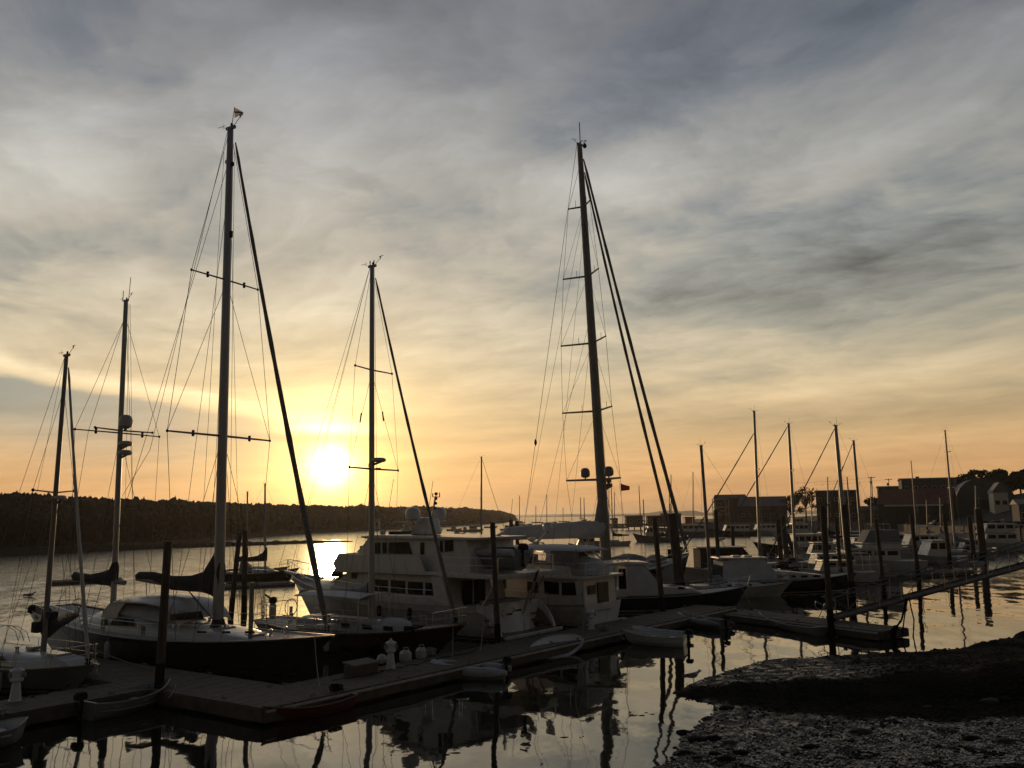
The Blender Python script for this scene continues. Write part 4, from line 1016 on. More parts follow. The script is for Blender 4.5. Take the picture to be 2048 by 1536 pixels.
wire(t, 'backstay', [(mt_[0] - .1, 0, mt_[1]), (mb[0] - 5.2, 0, .9)], .008); wire(t, 'topping_lift', [(mt_[0] - .1, 0, mt_[1]), (mb[0] - 3.6, .8, 2.4)], .006)
# boom swung away, its cover bunched at the mast
bd = V((-.62, .78, 0)); bzh = WM(1250)[1]
spar(t, 'boom', (mb[0], 0, bzh), (mb[0] + bd.x * 3.0, bd.y * 3.0, bzh + .05), .07, .06, 'darkspar')
b = MB(); rg = []
for s_, h, w_, zc in ((0, .75, .16, .05), (.12, .95, .24, .05), (.6, .62, .24, -.05), (1.3, .40, .22, -.05), (2.2, .32, .2, .0), (3.0, .2, .15, .03)):
    c = V((mb[0], 0, bzh + zc)) + bd * s_; nn = V((-bd.y, bd.x, 0))
    rg.append([c + nn * w_ * math.cos(k * .6283) + V((0, 0, h * .62 * math.sin(k * .6283))) for k in range(10)])
b.rings(rg); b.build('sail_cover', 'canvas', t, smooth=True)
part('winch_bag', 'canvas', t, 'box', mb[0] - .5, mb[0] - .12, -.25, .1, bzh - .28, bzh + .12, bevel=.06)
part('winch_bag', 'canvas', t, 'box', mb[0] + .1, mb[0] + .55, -.1, .15, bzh + .25, bzh + .5, bevel=.06)
for s_ in (-1, 1):
    xs = [1.0, 2.8, 4.6, 6.2, LW - 1.5]; railing(t, [(x, s_ * (at(x)[0] - .08), at(x)[1] - .04) for x in xs], .6, r=.012)
pulpit(t, LW, at, 1.3, .62)
# spray hood hoops
for k in range(3): part('hood_hoop', 'steel', t, 'tube', [(mb[0] - 2.6 - .4 * k, 1.0 * math.cos(a * .5236), zd + .5 + .72 * math.sin(a * .5236)) for a in range(7)], .015, 5)
coach(t, [(mb[0] - 3.6, 1.0, zd + .45, .72), (mb[0] - 2.9, 1.0, zd + .45, .70)], 'vinyl', 'spray_hood')
for x, y in ((mb[0] - .8, -.5), (mb[0] - .9, .5)): winch(t, x, y, zd + .45)
part('anchor', 'steel', t, 'tube', [(LW - .5, 0, at(LW)[1] + .02), (LW + .22, 0, at(LW)[1] + .02), (LW + .1, 0, at(LW)[1] - .22)], .03, 6)

# ------------------------------------------------------------------ maroon sloop between ketch and motor yacht
FS, LS = frame_bow(931, 1251, 1.5, -30, 536)
t = thing('sloop', 'classic maroon hulled sloop with a long overhanging bow beside the motor yacht', 'sailboat', (FS.o.x, FS.o.y, 0), FS.a)
at = hull(t, LS, 3.5, (1.25, 1.05, 1.55), ('oxblood',), (.9, 1.7), ns=22, rail='teak', wl='navy', transom=.55)
zd = 1.05; mb, mt_ = FS.on(743, 1245), FS.on(744, 534)
coach(t, [(mb[0] - 3.6, 1.05, zd, .5), (mb[0] - 1.0, 1.05, zd, .48), (mb[0] + .7, .9, zd, .42), (mb[0] + 1.2, .8, zd, .30)], 'offwhite')
for k in range(4):
    x, z = FS.on(692 + 42 * k, 1246 + k, -1.05); spanel(t, x - .28, x + .28, zd + .16, zd + .36, -1.045, name='portlight', slant=.03)
wire(t, 'grab_rail', [(mb[0] - 3.0, -.8, zd + .56), (mb[0] + .4, -.75, zd + .50)], .025, 'teak')
# white dinghy lashed keel up on the foredeck
x0 = FS.on(760, 1250, 0)[0]; x1 = FS.on(825, 1250, 0)[0]
coach(t, [(x0, .45, zd + .05, .40), (x0 + .4, .60, zd + .05, .52), (lerp(x0, x1, .6), .58, zd + .05, .5), (x1 - .3, .35, zd + .05, .42), (x1, .04, zd + .05, .22)], 'whitecanvas', 'covered_hatch')
spar(t, 'mast', (mb[0], 0, zd + .3), (mt_[0], 0, mt_[1]), .145, .10, 'alu', 12); masthead(t, mt_, .95, False)
for k in (-.12, .12): wire(t, 'antenna', [(mt_[0] + k, 0, mt_[1]), (mt_[0] + k, 0, mt_[1] + .32)], .028, 'rubber')
def SM(py): return FS.on(lerp(743, 744, (1245 - py) / 711), py)
tp1 = spreaders(t, *SM(938), 1.75, r=.045, sweep=-.1, lift=.0, lights=0); tp2 = spreaders(t, *SM(740), 1.35, r=.04, sweep=-.1, lift=0.0, lights=0)
q = SM(930); radar(t, q[0] + .42, q[1] + .12, .33, .20, y=.0); part('hailer', 'rubber', t, 'lathe', [(.03, 0), (.12, .06), (.13, .1)], 8, (q[0] + .38, 0, q[1] - .25))
hb, zk = at(mb[0])
for i, s_ in enumerate((-1, 1)):
    wire(t, 'shroud', [(mt_[0], s_ * .06, mt_[1] - .2), tp2[i], tp1[i], (mb[0] - .1, s_ * (hb - .08), zk)], .009)
    wire(t, 'shroud', [(SM(752)[0], s_ * .06, SM(752)[1]), tp1[i]], .009)
    for q_ in (-.6, .6): wire(t, 'shroud', [(SM(950)[0], s_ * .06, SM(950)[1]), (mb[0] + q_, s_ * (hb - .08), zk)], .009)
    o = SM(835); part('flag_halyard_roll', 'canvas', t, 'tube', [(o[0] + s_ * .55, s_ * .1, o[1] + .25), (o[0] + s_ * .62, s_ * .1, o[1] - .2)], .035, 6)
wire(t, 'backstay', [(mt_[0] - .12, 0, mt_[1]), (.2, -.5, 1.3)], .009); wire(t, 'backstay', [(mt_[0] - .12, 0, mt_[1]), (.2, .5, 1.3)], .009); wire(t, 'topping_lift', [(mt_[0] - .12, 0, mt_[1]), (1.4, 0, 3.0)], .007)
fz = FS.on(751, 556); furl(t, (LS - .5, 0, at(LS)[1] + .2), (fz[0], 0, fz[1]), .085, .045)
wire(t, 'halyard', [(mt_[0] + .14, 0, mt_[1]), (mb[0] + .3, .1, zd + .7)], .009)
# cockpit awning on posts, boom folded above it
ax0, az0 = FS.on(592, 1190, -1.1); ax1, az1 = FS.on(722, 1186, -1.1)
b = MB(); b.rings([[(x, y, z + .14 - .14 * (y / 1.2) ** 2) for y in (-1.2, -.6, 0, .6, 1.2)] + [(x, y, z + .10 - .14 * (y / 1.2) ** 2) for y in (1.2, .6, 0, -.6, -1.2)] for x, z in ((ax0, az0), (lerp(ax0, ax1, .5), az0 + .06), (ax1, az0))])
b.build('awning', 'whitecanvas', t, smooth=True)
for x in (ax0 + .1, ax1 - .15):
    for y in (-1.1, 1.1): part('awning_post', 'steel', t, 'tube', [(x, y, zd), (x, y, az0)], .022, 6)
part('stern_screen', 'vinyl', t, 'box', ax0 + 1.1, ax1 - .2, -1.12, -1.10, zd + .3, az0)
spar(t, 'boom', (mb[0] - .1, 0, zd + 1.35), (mb[0] - 4.4, 0, zd + 1.45), .09, .08, 'alu')
cover(t, [(mb[0] - 4.3, zd + 1.5, .1, .1), (mb[0] - 2.5, zd + 1.52, .16, .14), (mb[0] - .6, zd + 1.56, .24, .16), (mb[0] - .2, zd + 1.7, .4, .14)], 'greycanvas')
b = MB(); b.tube([(1.5, .4 * math.cos(a * .5236), zd + .75 + .4 * math.sin(a * .5236)) for a in range(13)], .02, 6); b.tube([(1.5, 0, zd - .1), (1.5, 0, zd + .8)], .08, 8); b.build('steering_wheel', 'steel', t)
part('boarding_ladder', 'steel', t, 'tube', [(.55, -.9, zd), (.45, -.9, zd + 1.15), (.75, -.9, zd + 1.15), (.85, -.9, zd + .1)], .02, 6)
for k in range(4): part('ladder_rung', 'steel', t, 'box', .47, .85, -.93, -.87, zd + .2 + .24 * k, zd + .24 + .24 * k)
# covered outboard clamped to the quarter rail
q = FS.on(546, 1200, -.9)
o = part('stern_outboard', 'rubber', t, 'lathe', [(.05, -.02), (.17, .02), (.20, .14), (.15, .27), (.03, .30)], 10, (q[0], -.9, q[1] - .15), smooth=True)
part('outboard_cowl', 'offwhite', o, 'lathe', [(.10, -.75), (.17, -.6), (.16, -.1), (.10, -.02)], 10, (q[0], -.9, q[1] - .12), smooth=True)
part('tiller_arm', 'rubber', o, 'tube', [(q[0], -.9, q[1] - .02), (q[0] - .5, -.9, q[1] + .22)], .05, 6)
part('stern_rail', 'steel', t, 'tube', [(1.8, -1.35, 1.95), (.35, -1.0, 2.0), (.1, 0, 2.0), (.35, 1.0, 2.0), (1.8, 1.35, 1.95)], .018, 6)
for y in (-1.0, 0, 1.0): part('stern_rail_post', 'steel', t, 'tube', [(.3 - .2 * (y == 0), y, 1.2), (.3 - .2 * (y == 0), y, 2.0)], .016, 5)
for s_ in (-1, 1): railing(t, [(x, s_ * (at(x)[0] - .08), at(x)[1] - .04) for x in (1.8, 3.4, 5.0, 6.6, 8.2, LS - 1.5)], .6, r=.012)
pulpit(t, LS, at, 1.2, .62)
for x, y in ((mb[0] + .8, -.4), (mb[0] - 1.8, -.85), (mb[0] - 3.9, -1.0), (mb[0] - 3.9, 1.0)): winch(t, x, y, zd + .45)
part('anchor_roller', 'steel', t, 'box', LS - .6, LS + .12, -.07, .07, at(LS)[1] - .02, at(LS)[1] + .08)
part('deck_hatch', 'glass', t, 'box', LS - 3.0, LS - 2.4, -.3, .3, zd + .2, zd + .3, bevel=.02)

# ------------------------------------------------------------------ big white motor yacht
pc = G(1070, 1264, .4)
FY = Frame((pc.x, pc.y), 143)
LY, BY = 18.9, 4.9
t = thing('motor_yacht', 'large white three deck motor yacht moored stern to the walkway', 'motor yacht', (FY.o.x, FY.o.y, 0), FY.a)
PY = BY / 2
_x0 = 1.35                                               # swim platform ahead of the hull proper
th = thing('hull_body', None, None); th.parent = t; th.location = (_x0, 0, 0)
at_ = hull(th, LY - _x0, BY, (1.75, 1.75, 2.65), ('white',), (.0, 2.2), transom=.94, rail='offwhite', ns=24, wl='navy', flare=.8, toe=.32)
def at(x): return at_(x - _x0)
def yp(pts, off=PY, **k): return panel(t, FY, pts, off, **k)
part('swim_platform', 'teak', t, 'box', 0, _x0 + .1, -PY * .96, PY * .96, .30, .42, bevel=.04)
part('platform_edge', 'white', t, 'box', -.06, .06, -PY * .97, PY * .97, .26, .43, bevel=.03)
part('platform_rail', 'steel', t, 'tube', [(.25, .55, .42), (.25, .55, 1.05), (.25, .0, 1.05), (.25, -.0, .42)], .022, 6)
# rounded transom with curved stairs at each side
b = MB(); rg = []
for k in range(9):
    s_ = k / 8; z = lerp(.40, 1.75, s_); xo = _x0 - .02 - .62 * (1 - s_) ** 1.6
    rg.append([(xo + .30 * (y / 1.45) ** 2, y, z) for y in (-1.45, -1.1, -.6, 0, .6, 1.1, 1.45)] + [(_x0 + .4, 1.45, z), (_x0 + .4, -1.45, z)])
b.rings(rg); b.build('transom', 'white', t, smooth=True)
for s_ in (-1, 1):
    for k in range(4):
        part('stair_tread', 'teak', t, 'box', _x0 - .55 + .24 * k, _x0 - .28 + .24 * k, min(s_ * 1.5, s_ * 2.15), max(s_ * 1.5, s_ * 2.15), .42 + .30 * k, .50 + .30 * k)
    b = MB(); b.rings([[(x, s_ * 2.16, z - .35), (x, s_ * 2.16, z), (x, s_ * 2.32, z), (x, s_ * 2.32, z - .35)] for x, z in ((.35, .50), (.55, .95), (.85, 1.35), (1.25, 1.66), (1.8, 1.80))])
    b.build('stair_bulwark', 'white', t, smooth=True)
# name lettering across the transom in dark script strokes (illegible in the photo)
b = MB()
def tx_(y, z): return (_x0 - .02 - .62 * (1 - (z - .4) / 1.35) ** 1.6 + .30 * (y / 1.45) ** 2 - .012, y, z)
b.tube([tx_(.86 - .13 * math.cos(a * .45), 1.28 + .13 * math.sin(a * .45)) for a in range(1, 12)], .016, 4)
for w0, w1, zc in ((.68, .25, 1.22), (-.05, -.62, 1.34)): b.tube([tx_(lerp(w0, w1, i / 24), zc + .045 * math.sin(i * 1.9)) for i in range(25)], .015, 4)
b.tube([tx_(.12 - .11 * math.sin(a * .5), 1.40 + .10 * math.cos(a * .5)) for a in range(0, 9)], .016, 4)
b.build('name_lettering', 'rubber', t)
# saloon deckhouse
def poly_of(pts, off): return [FY.on(px, py, off) for px, py in pts]
SW = PY - .42
x_a = FY.on(893, 1200, SW)[0]; x_f = FY.on(690, 1170, SW)[0]
zdk = 1.45
x_w0 = FY.on(655, 1158, SW)[0]; zt = FY.on(760, 1147, SW)[1]
part('saloon', 'white', t, 'prism', [(x_a, zdk), (x_a + .55, zt), (x_f - .2, zt + .02), (x_f + 1.25, zdk + .75), (x_f + 1.55, zdk)], -SW, SW, bevel=.06)
for pts in ([(749, 1158), (776, 1160), (776, 1183), (749, 1182)], [(782, 1160), (811, 1162), (811, 1187), (782, 1185)], [(816, 1163), (846, 1164), (846, 1190), (816, 1188)], [(851, 1165), (863, 1166), (868, 1173), (871, 1191), (851, 1190)]):
    yp(pts, SW + .005, th=.02, frame='offwhite')
yp([(703, 1139), (718, 1141), (713, 1158), (703, 1157)], SW + .005, th=.02)
yp([(660, 1152), (673, 1134), (689, 1136), (684, 1155)], SW + .005, th=.02)
for k in range(5): part('bridge_window', 'glass', t, 'prism', [(x_f + 1.02, zdk + .95), (x_f + 1.06, zdk + .97), (x_f + .16, zt - .12), (x_f + .10, zt - .14)], -SW + .2 + k * .82, -SW + .85 + k * .82)
# foredeck trunk cabin
coach(t, [(x_f + 1.2, 1.7, 1.65, .75), (x_f + 2.4, 1.45, 1.75, .70), (x_f + 3.9, .9, 1.9, .5), (x_f + 4.6, .4, 2.0, .1)], 'white', 'trunk_cabin')
hatch(t, x_f + 2.8, 0, 2.45, .6, .6)
# boat deck / overhang band running the length
zb0, zb1 = zt + .0, zt + .10
x_aft = FY.on(1062, 1150, PY)[0]
x_v = FY.on(655, 1124, SW)[0]
part('boat_deck', 'white', t, 'prism', [(.35, zb0 - .02), (.30, zb1 + .12), (x_f + .1, zb1 + .15), (x_f + .55, zb1 + .1), (x_f + .5, zb0 + .0)], -PY + .06, PY - .06, bevel=.05)
part('deck_stringer', 'rubber', t, 'box', 4.2, x_f - 1.0, PY - .07, PY - .045, zb0 + .03, zb0 + .06)
# portuguese bridge / upper bulwark
xb0 = FY.on(850, 1140, PY)[0]; xb1 = FY.on(668, 1118, PY)[0]; zu = FY.on(760, 1110, PY)[1]
for s_ in (-1, 1):
    part('upper_bulwark', 'white', t, 'prism', [(xb0, zb1 + .05), (xb0 + .5, zu), (xb1 - .35, zu + .02), (xb1 + .15, zb1 + .35), (xb1 - .1, zb1 + .05)], s_ * (PY - .1) - .05, s_ * (PY - .1) + .05, bevel=.03)
b = MB(); b.rings([[(xb1 + .15 + .35 * (1 - (y / PY) ** 2), y, zb1 + .36), (xb1 - .3 + .35 * (1 - (y / PY) ** 2), y, zu + .01), (xb1 - .4 + .35 * (1 - (y / PY) ** 2), y, zu + .01), (xb1 - .1 + .35 * (1 - (y / PY) ** 2), y, zb1 + .05)] for y in (-PY + .06, -1.6, -.8, 0, .8, 1.6, PY - .06)])
b.build('bridge_visor', 'white', t, smooth=True)
# sky lounge
KW = PY - .55; xs0 = FY.on(940, 1105, KW)[0]; xs1 = FY.on(712, 1107, KW)[0]; xs2 = FY.on(735, 1080, KW)[0]; zr = FY.on(850, 1078, KW)[1]
part('sky_lounge', 'white', t, 'prism', [(xs0, zb1), (xs0 - .05, zu), (xs0 + .25, zr), (xs2, zr), (xs1, zu - .05), (xs1, zb1)], -KW, KW, bevel=.06)
for pts in ([(750, 1086), (761, 1085), (761, 1107), (750, 1107)], [(765, 1085), (774, 1085), (774, 1107), (765, 1107)], [(778, 1085), (818, 1084), (825, 1108), (777, 1107)], [(841, 1085), (849, 1085), (849, 1109), (841, 1109)], [(880, 1082), (886, 1082), (886, 1104), (880, 1105)], [(890, 1081), (907, 1080), (907, 1102), (890, 1104)]):
    yp(pts, KW + .005, th=.02, frame='offwhite')
for k in range(4): part('windscreen', 'glass', t, 'prism', [(xs1 + .02, zu + .08), (xs1 + .06, zu + .1), (xs2 + .12, zr - .10), (xs2 + .06, zr - .12)], -KW + .12 + k * .92, -KW + .92 + k * .92)
part('lounge_roof', 'white', t, 'prism', [(xs0 - .55, zr - .02), (xs0 - .6, zr + .10), (xs2 - 1.0, zr + .20), (xs2 + .32, zr + .12), (xs2 + .35, zr + .04), (xs2, zr - .01)], -KW - .22, KW + .22, bevel=.05)
# radar mast with domes
xm = FY.on(853, 1070)[0]; zm = zr + .18
part('radar_mast', 'white', t, 'prism', [(xm - .7, zm), (xm - .45, zm + .95), (xm + .15, zm + .95), (xm + .75, zm)], -.55, .55, bevel=.12)
satdome(t, xm + .1, 1.0, zm + .75, .42, .75, 'white'); satdome(t, xm + .0, -1.0, zm + .75, .42, .75, 'white')
part('mast_wing', 'white', t, 'box', xm - .25, xm + .25, -1.35, 1.35, zm + .68, zm + .76, bevel=.03)
part('open_array_radar', 'offwhite', t, 'box', xm + .75, xm + .95, -.2, 1.7, zm + .62, zm + .74, bevel=.04); part('radar_pedestal', 'offwhite', t, 'lathe', [(.2, 0), (.18, .25), (.12, .3)], 10, (xm + .85, .7, zm + .3)); part('mast_arm', 'white', t, 'box', xm + .4, xm + 1.0, .5, .9, zm + .2, zm + .3)
part('light_mast', 'white', t, 'tube', [(xm - .4, 0, zm + .9), (xm - .62, 0, zm + 1.9)], .05, 8)
q = FY.on(880, 990); wire(t, 'light_mast', [(xm - .62, 0, zm + 1.9), (xm - .7, 0, q[1])], .03)
for k in range(4): part('signal_light', 'rubber' if k % 2 else 'redpaint', t, 'lathe', [(.03, 0), (.09, .03), (.09, .13), (.03, .16)], 8, (xm - .64 - .02 * k, 0, zm + 1.35 + .26 * k))
b = MB(); b.tube([(xm - .7, -.28, q[1] - .1), (xm - .7, .28, q[1] - .1)], .02, 5); b.tube([(xm - .7, -.28, q[1] - .1), (xm - .7, -.28, q[1] + .15)], .03, 5); b.tube([(xm - .7, .28, q[1] - .1), (xm - .7, .28, q[1] + .1)], .03, 5); b.build('horn_bracket', 'rubber', t)
for x, y in ((xm + 2.2, 1.2), (xm + 2.6, -1.2), (xm - 1.3, 1.5)): satdome(t, x, y, zr + .16, .16, .28, 'offwhite')
for k, (x, y) in enumerate(((xm + 1.6, 1.6), (xm + 1.6, -1.6))): wire(t, 'whip_antenna', [(x, y, zr + .2), (x - .6, y, zr + 3.2)], .014)
part('roof_locker', 'canvas', t, 'box', xs2 - 1.1, xs2 - .3, -.6, .6, zr + .16, zr + .36, bevel=.04)
part('searchlight', 'rubber', t, 'lathe', [(.05, 0), (.05, .12), (.16, .14), (.16, .34), (.05, .36)], 8, (xb1 - .2, .5, zu + .02))
# tender on chocks on the boat deck, davit
x_t1 = FY.on(915, 1130, .4)[0]; x_t0 = FY.on(1048, 1130, .4)[0]
tn = thing('deck_tender', None, None); tn.parent = t; tn.location = (x_t0, .5, zb1 + .62)
Lt = x_t1 - x_t0
hull(tn, Lt, 1.75, (.45, .42, .62), ('greyhull',), (.1, .7), draft=.42, transom=.9, rail=None, wl=None, deckm='offwhite', ns=12)
for s_ in (-1, 1): part('tender_tube', 'pvc', tn, 'tube', [(0, s_ * .8, .50), (Lt * .5, s_ * .84, .50), (Lt * .8, s_ * .55, .60), (Lt * .96, s_ * .12, .70)], [.17, .19, .18, .12], 8, smooth=True)
part('tender_console', 'offwhite', tn, 'prism', [(Lt * .40, .4), (Lt * .42, .85), (Lt * .5, .95), (Lt * .58, .8), (Lt * .6, .4)], -.35, .35, bevel=.05)
part('tender_seat', 'rubber', tn, 'box', Lt * .18, Lt * .32, -.4, .4, .4, .72, bevel=.05)
outboard(tn, .02, 0, .55, 1.35)
for k in (.25, .7): part('chock', 'darkspar', t, 'box', x_t0 + Lt * k - .06, x_t0 + Lt * k + .06, -.2, 1.2, zb1 + .1, zb1 + .35)
part('davit', 'white', t, 'tube', [(x_t1 - .4, -1.5, zb1 + .1), (x_t1 - .4, -1.5, zb1 + 1.5), (x_t1 - 2.4, -.6, zb1 + 2.1)], [.13, .11, .07], 8)
for s_ in (-1, 1): railing(t, [(x, s_ * (PY - .12), zb1 + .13) for x in (.5, 1.8, 3.1, 4.4)] , .75, r=.016)
railing(t, [(.45, y, zb1 + .13) for y in (-PY + .12, -.8, .8, PY - .12)], .75, r=.016)
# aft deck: curved stanchion wings, doors in shade, diagonal poles
for s_ in (-1, 1):
    part('side_wing', 'white', t, 'prism', [(x_a + .0, zb0), (x_a + .75, zb0), (x_a + .55, zdk + .4), (x_a - .15, zdk + .2), (x_a - .45, zdk + .25)], s_ * (PY - .14) - .03, s_ * (PY - .14) + .03)
    part('overhang_post', 'steel', t, 'tube', [(.75, s_ * 1.95, zb0), (1.6, s_ * 2.1, 1.75)], .035, 6)
part('aft_door', 'glass', t, 'box', x_a + .02, x_a + .12, -1.1, .7, zdk + .05, zt - .3)
part('door_frame', 'offwhite', t, 'box', x_a - .0, x_a + .1, -.12, -.04, zdk + .05, zt - .2)
part('cockpit_settee', 'greycanvas', t, 'box', _x0 + .5, _x0 + 1.1, -1.3, 1.3, zdk, zdk + .42, bevel=.05)
# side deck rail and bow rail
side = [(x, at(x)[0] - .07, at(x)[1]) for x in (4.5, 6.5, 8.5, 10.5, 12.5, 14.5, 16.3, 17.8)]
railing(t, side, .72, r=.016); railing(t, [(x, -y, z) for x, y, z in side], .72, r=.016)
b = MB(); b.tube([(17.8, at(17.8)[0] - .07, at(17.8)[1] + .72), (LY + .25, .1, 3.45), (LY + .25, -.1, 3.45), (17.8, -at(17.8)[0] + .07, at(17.8)[1] + .72)], .022, 6); b.tube([(LY + .15, 0, 2.7), (LY + .25, 0, 3.45)], .02, 6); b.build('bow_rail', 'steel', t)
part('bow_sprit', 'white', t, 'prism', [(LY - .8, 2.62), (LY + .45, 2.78), (LY + .45, 2.70), (LY - .5, 2.45)], -.16, .16); part('anchor', 'galv', t, 'tube', [(LY - .2, 0, 2.66), (LY + .5, 0, 2.66), (LY + .3, 0, 2.35)], .05, 6)
part('windlass', 'steel', t, 'lathe', [(.14, 0), (.1, .1), (.14, .22), (.03, .26)], 10, (LY - 1.4, 0, 2.35))
for x in (6.0, 8.2): part('fender', 'rubber', t, 'lathe', [(.02, -.62), (.12, -.55), (.13, -.3), (.12, -.05), (.02, .02)], 8, (x, PY + .14, 1.45), smooth=True)
# ensign on a raked staff
st0 = (.85, -.75, 1.7); st1 = (.05, -.55, 3.5)
wire(t, 'ensign_staff', [st0, st1], .025, 'teak')
fl = thing('ensign', None, None); fl.parent = t
for k in range(13):
    b = MB(); rg = []
    for i in range(9):
        s_ = i / 8
        for_z = st1[2] - .12 - (k / 13) * 1.05; for_z2 = st1[2] - .12 - ((k + 1) / 13) * 1.05
        def pt(zv, s_):
            f_ = (st1[2] - zv) / (st1[2] - st0[2]); x = lerp(st1[0], st0[0], f_)
            return (x + .05 * math.sin(s_ * 8 + zv * 2), st1[1] + lerp(0, -.2, f_) + 1.0 * s_ + .06 * math.sin(s_ * 6), zv - s_ * 1.05 - .1 * s_ * s_)
        rg.append([pt(for_z, s_), pt(for_z2, s_)])
    if k < 7: rg = rg[3:] if True else rg
    b.rings(rg, cap=False, closed=False); b.build('stripe', 'flagred' if k % 2 == 0 else 'flagwhite', fl)
b = MB(); rg = []
for i in range(4):
    s_ = i / 8; rg.append([pt(st1[2] - .12, s_), pt(st1[2] - .12 - 1.05 * 7 / 13, s_)])
b.rings(rg, cap=False, closed=False); b.build('canton', 'flagblue', fl)

# ------------------------------------------------------------------ white trawler yacht beside it
pc = G(1237, 1243, .4); FT = Frame((pc.x, pc.y), 143); LT, BT = 12.6, 4.1
t = thing('trawler_yacht', 'white flybridge trawler with canvas top between the two bigger motor boats', 'motor yacht', (FT.o.x, FT.o.y, 0), FT.a)
HB = BT / 2
th = thing('hull_body', None, None); th.parent = t; th.location = (.9, 0, 0)
at_ = hull(th, LT - .9, BT, (1.35, 1.35, 2.2), ('white',), (.0, 1.5), transom=.93, rail='teak', ns=20, wl='navy', toe=.25)
def at(x): return at_(x - .9)
part('swim_platform', 'offwhite', t, 'box', 0, .95, -HB * .92, HB * .92, .28, .38, bevel=.03)
b = MB()
for k in range(8): b.tube([(.885, .9 - .22 * k - .03 * i, .95 + .05 * math.sin(i * 2 + k)) for i in range(4)], .012, 4)
b.build('name_lettering', 'rubber', t)
CW = HB - .4; zdk = 1.1
xa = FT.on(1170, 1190, CW)[0]; zt = FT.on(1130, 1157, CW)[1]; xf = xa + 6.2
part('cabin', 'white', t, 'prism', [(xa, zdk), (xa + .1, zt), (xf - .1, zt), (xf + .7, zdk + .55), (xf + 1.0, zdk)], -CW, CW, bevel=.05)
for pts in ([(1055, 1163), (1076, 1164), (1076, 1186), (1055, 1184)], [(1088, 1162), (1118, 1165), (1118, 1189), (1090, 1187)], [(1124, 1165), (1152, 1166), (1162, 1176), (1164, 1191), (1124, 1190)], [(1004, 1154), (1012, 1155), (1012, 1177), (1004, 1176)]):
    panel(t, FT, pts, CW + .005, frame='offwhite')
part('aft_bulkhead_door', 'glass', t, 'box', xa - .03, xa + .03, -.75, .35, zdk + .05, zt - .25); part('aft_window', 'glass', t, 'box', xa - .03, xa + .03, .6, 1.3, zdk + .75, zt - .35)
part('boat_deck', 'white', t, 'prism', [(.75, zt - .02), (.7, zt + .14), (xf + .1, zt + .16), (xf + .35, zt + .08), (xf + .1, zt - .01)], -HB + .08, HB - .08, bevel=.04)
for s_ in (-1, 1):
    part('deck_post', 'white', t, 'prism', [(1.05, zt), (1.5, zt), (1.35, 1.35), (1.2, 1.35)], s_ * (HB - .18) - .03, s_ * (HB - .18) + .03)
    part('flybridge_side', 'white', t, 'prism', [(xa + .9, zt + .12), (xa + 1.0, zt + .62), (xf - .5, zt + .75), (xf + .0, zt + .2)], s_ * (CW - .12) - .04, s_ * (CW - .12) + .04, bevel=.02)
part('flybridge_front', 'white', t, 'prism', [(xf - .45, zt + .75), (xf - .38, zt + .75), (xf + .08, zt + .15), (xf - .0, zt + .15)], -CW + .15, CW - .15)
# canvas enclosure and bimini on tubes
ex0, ez = FT.on(1168, 1098, .9); ex1 = FT.on(1000, 1098, .9)[0]; zbm = ez
coach(t, [(ex0 - .2, 1.35, zbm - .12, .10), (ex0 + .5, 1.45, zbm - .10, .24), (lerp(ex0, ex1, .5), 1.5, zbm - .10, .30), (ex1 - .4, 1.45, zbm - .12, .24), (ex1, 1.3, zbm - .25, .2)], 'whitecanvas', 'bimini')
for x in (ex0 + .2, lerp(ex0, ex1, .5), ex1 - .2):
    for s_ in (-1, 1): part('bimini_frame', 'steel', t, 'tube', [(x + .15, s_ * (CW - .12), zt + .55), (x, s_ * 1.38, zbm)], .02, 6)
part('enclosure', 'greycanvas', t, 'box', ex0 + .1, ex0 + 1.9, 1.30, 1.34, zt + .5, zbm - .05); part('enclosure_window', 'vinyl', t, 'box', ex0 + .4, ex0 + 1.6, 1.345, 1.355, zt + .75, zbm - .2)
part('helm_seat', 'canvas', t, 'box', ex1 - 1.9, ex1 - 1.45, -.3, .3, zt + .15, zt + 1.15, bevel=.06); part('helm_console', 'white', t, 'prism', [(ex1 - .9, zt + .15), (ex1 - .8, zt + .95), (ex1 - .3, zt + .8), (ex1 - .2, zt + .15)], -.6, .6)
# folded mast with radar dome
q0 = FT.on(1072, 1092); q1 = FT.on(1095, 1062)
part('signal_mast', 'white', t, 'tube', [(q0[0] + .6, 0, zbm + .1), (q0[0], 0, zbm + .22), (q1[0], 0, q1[1])], [.07, .09, .05], 8)
radar(t, FT.on(1066, 1080)[0] + .1, FT.on(1066, 1082)[1], .24, .2, m='white'); satdome(t, q1[0], 0, q1[1], .28, .5, 'white')
part('horn', 'steel', t, 'tube', [(ex1 - .4, .3, zbm + .2), (ex1 - .4, .3, zbm + .42), (ex1 - .1, .3, zbm + .45)], .04, 6)
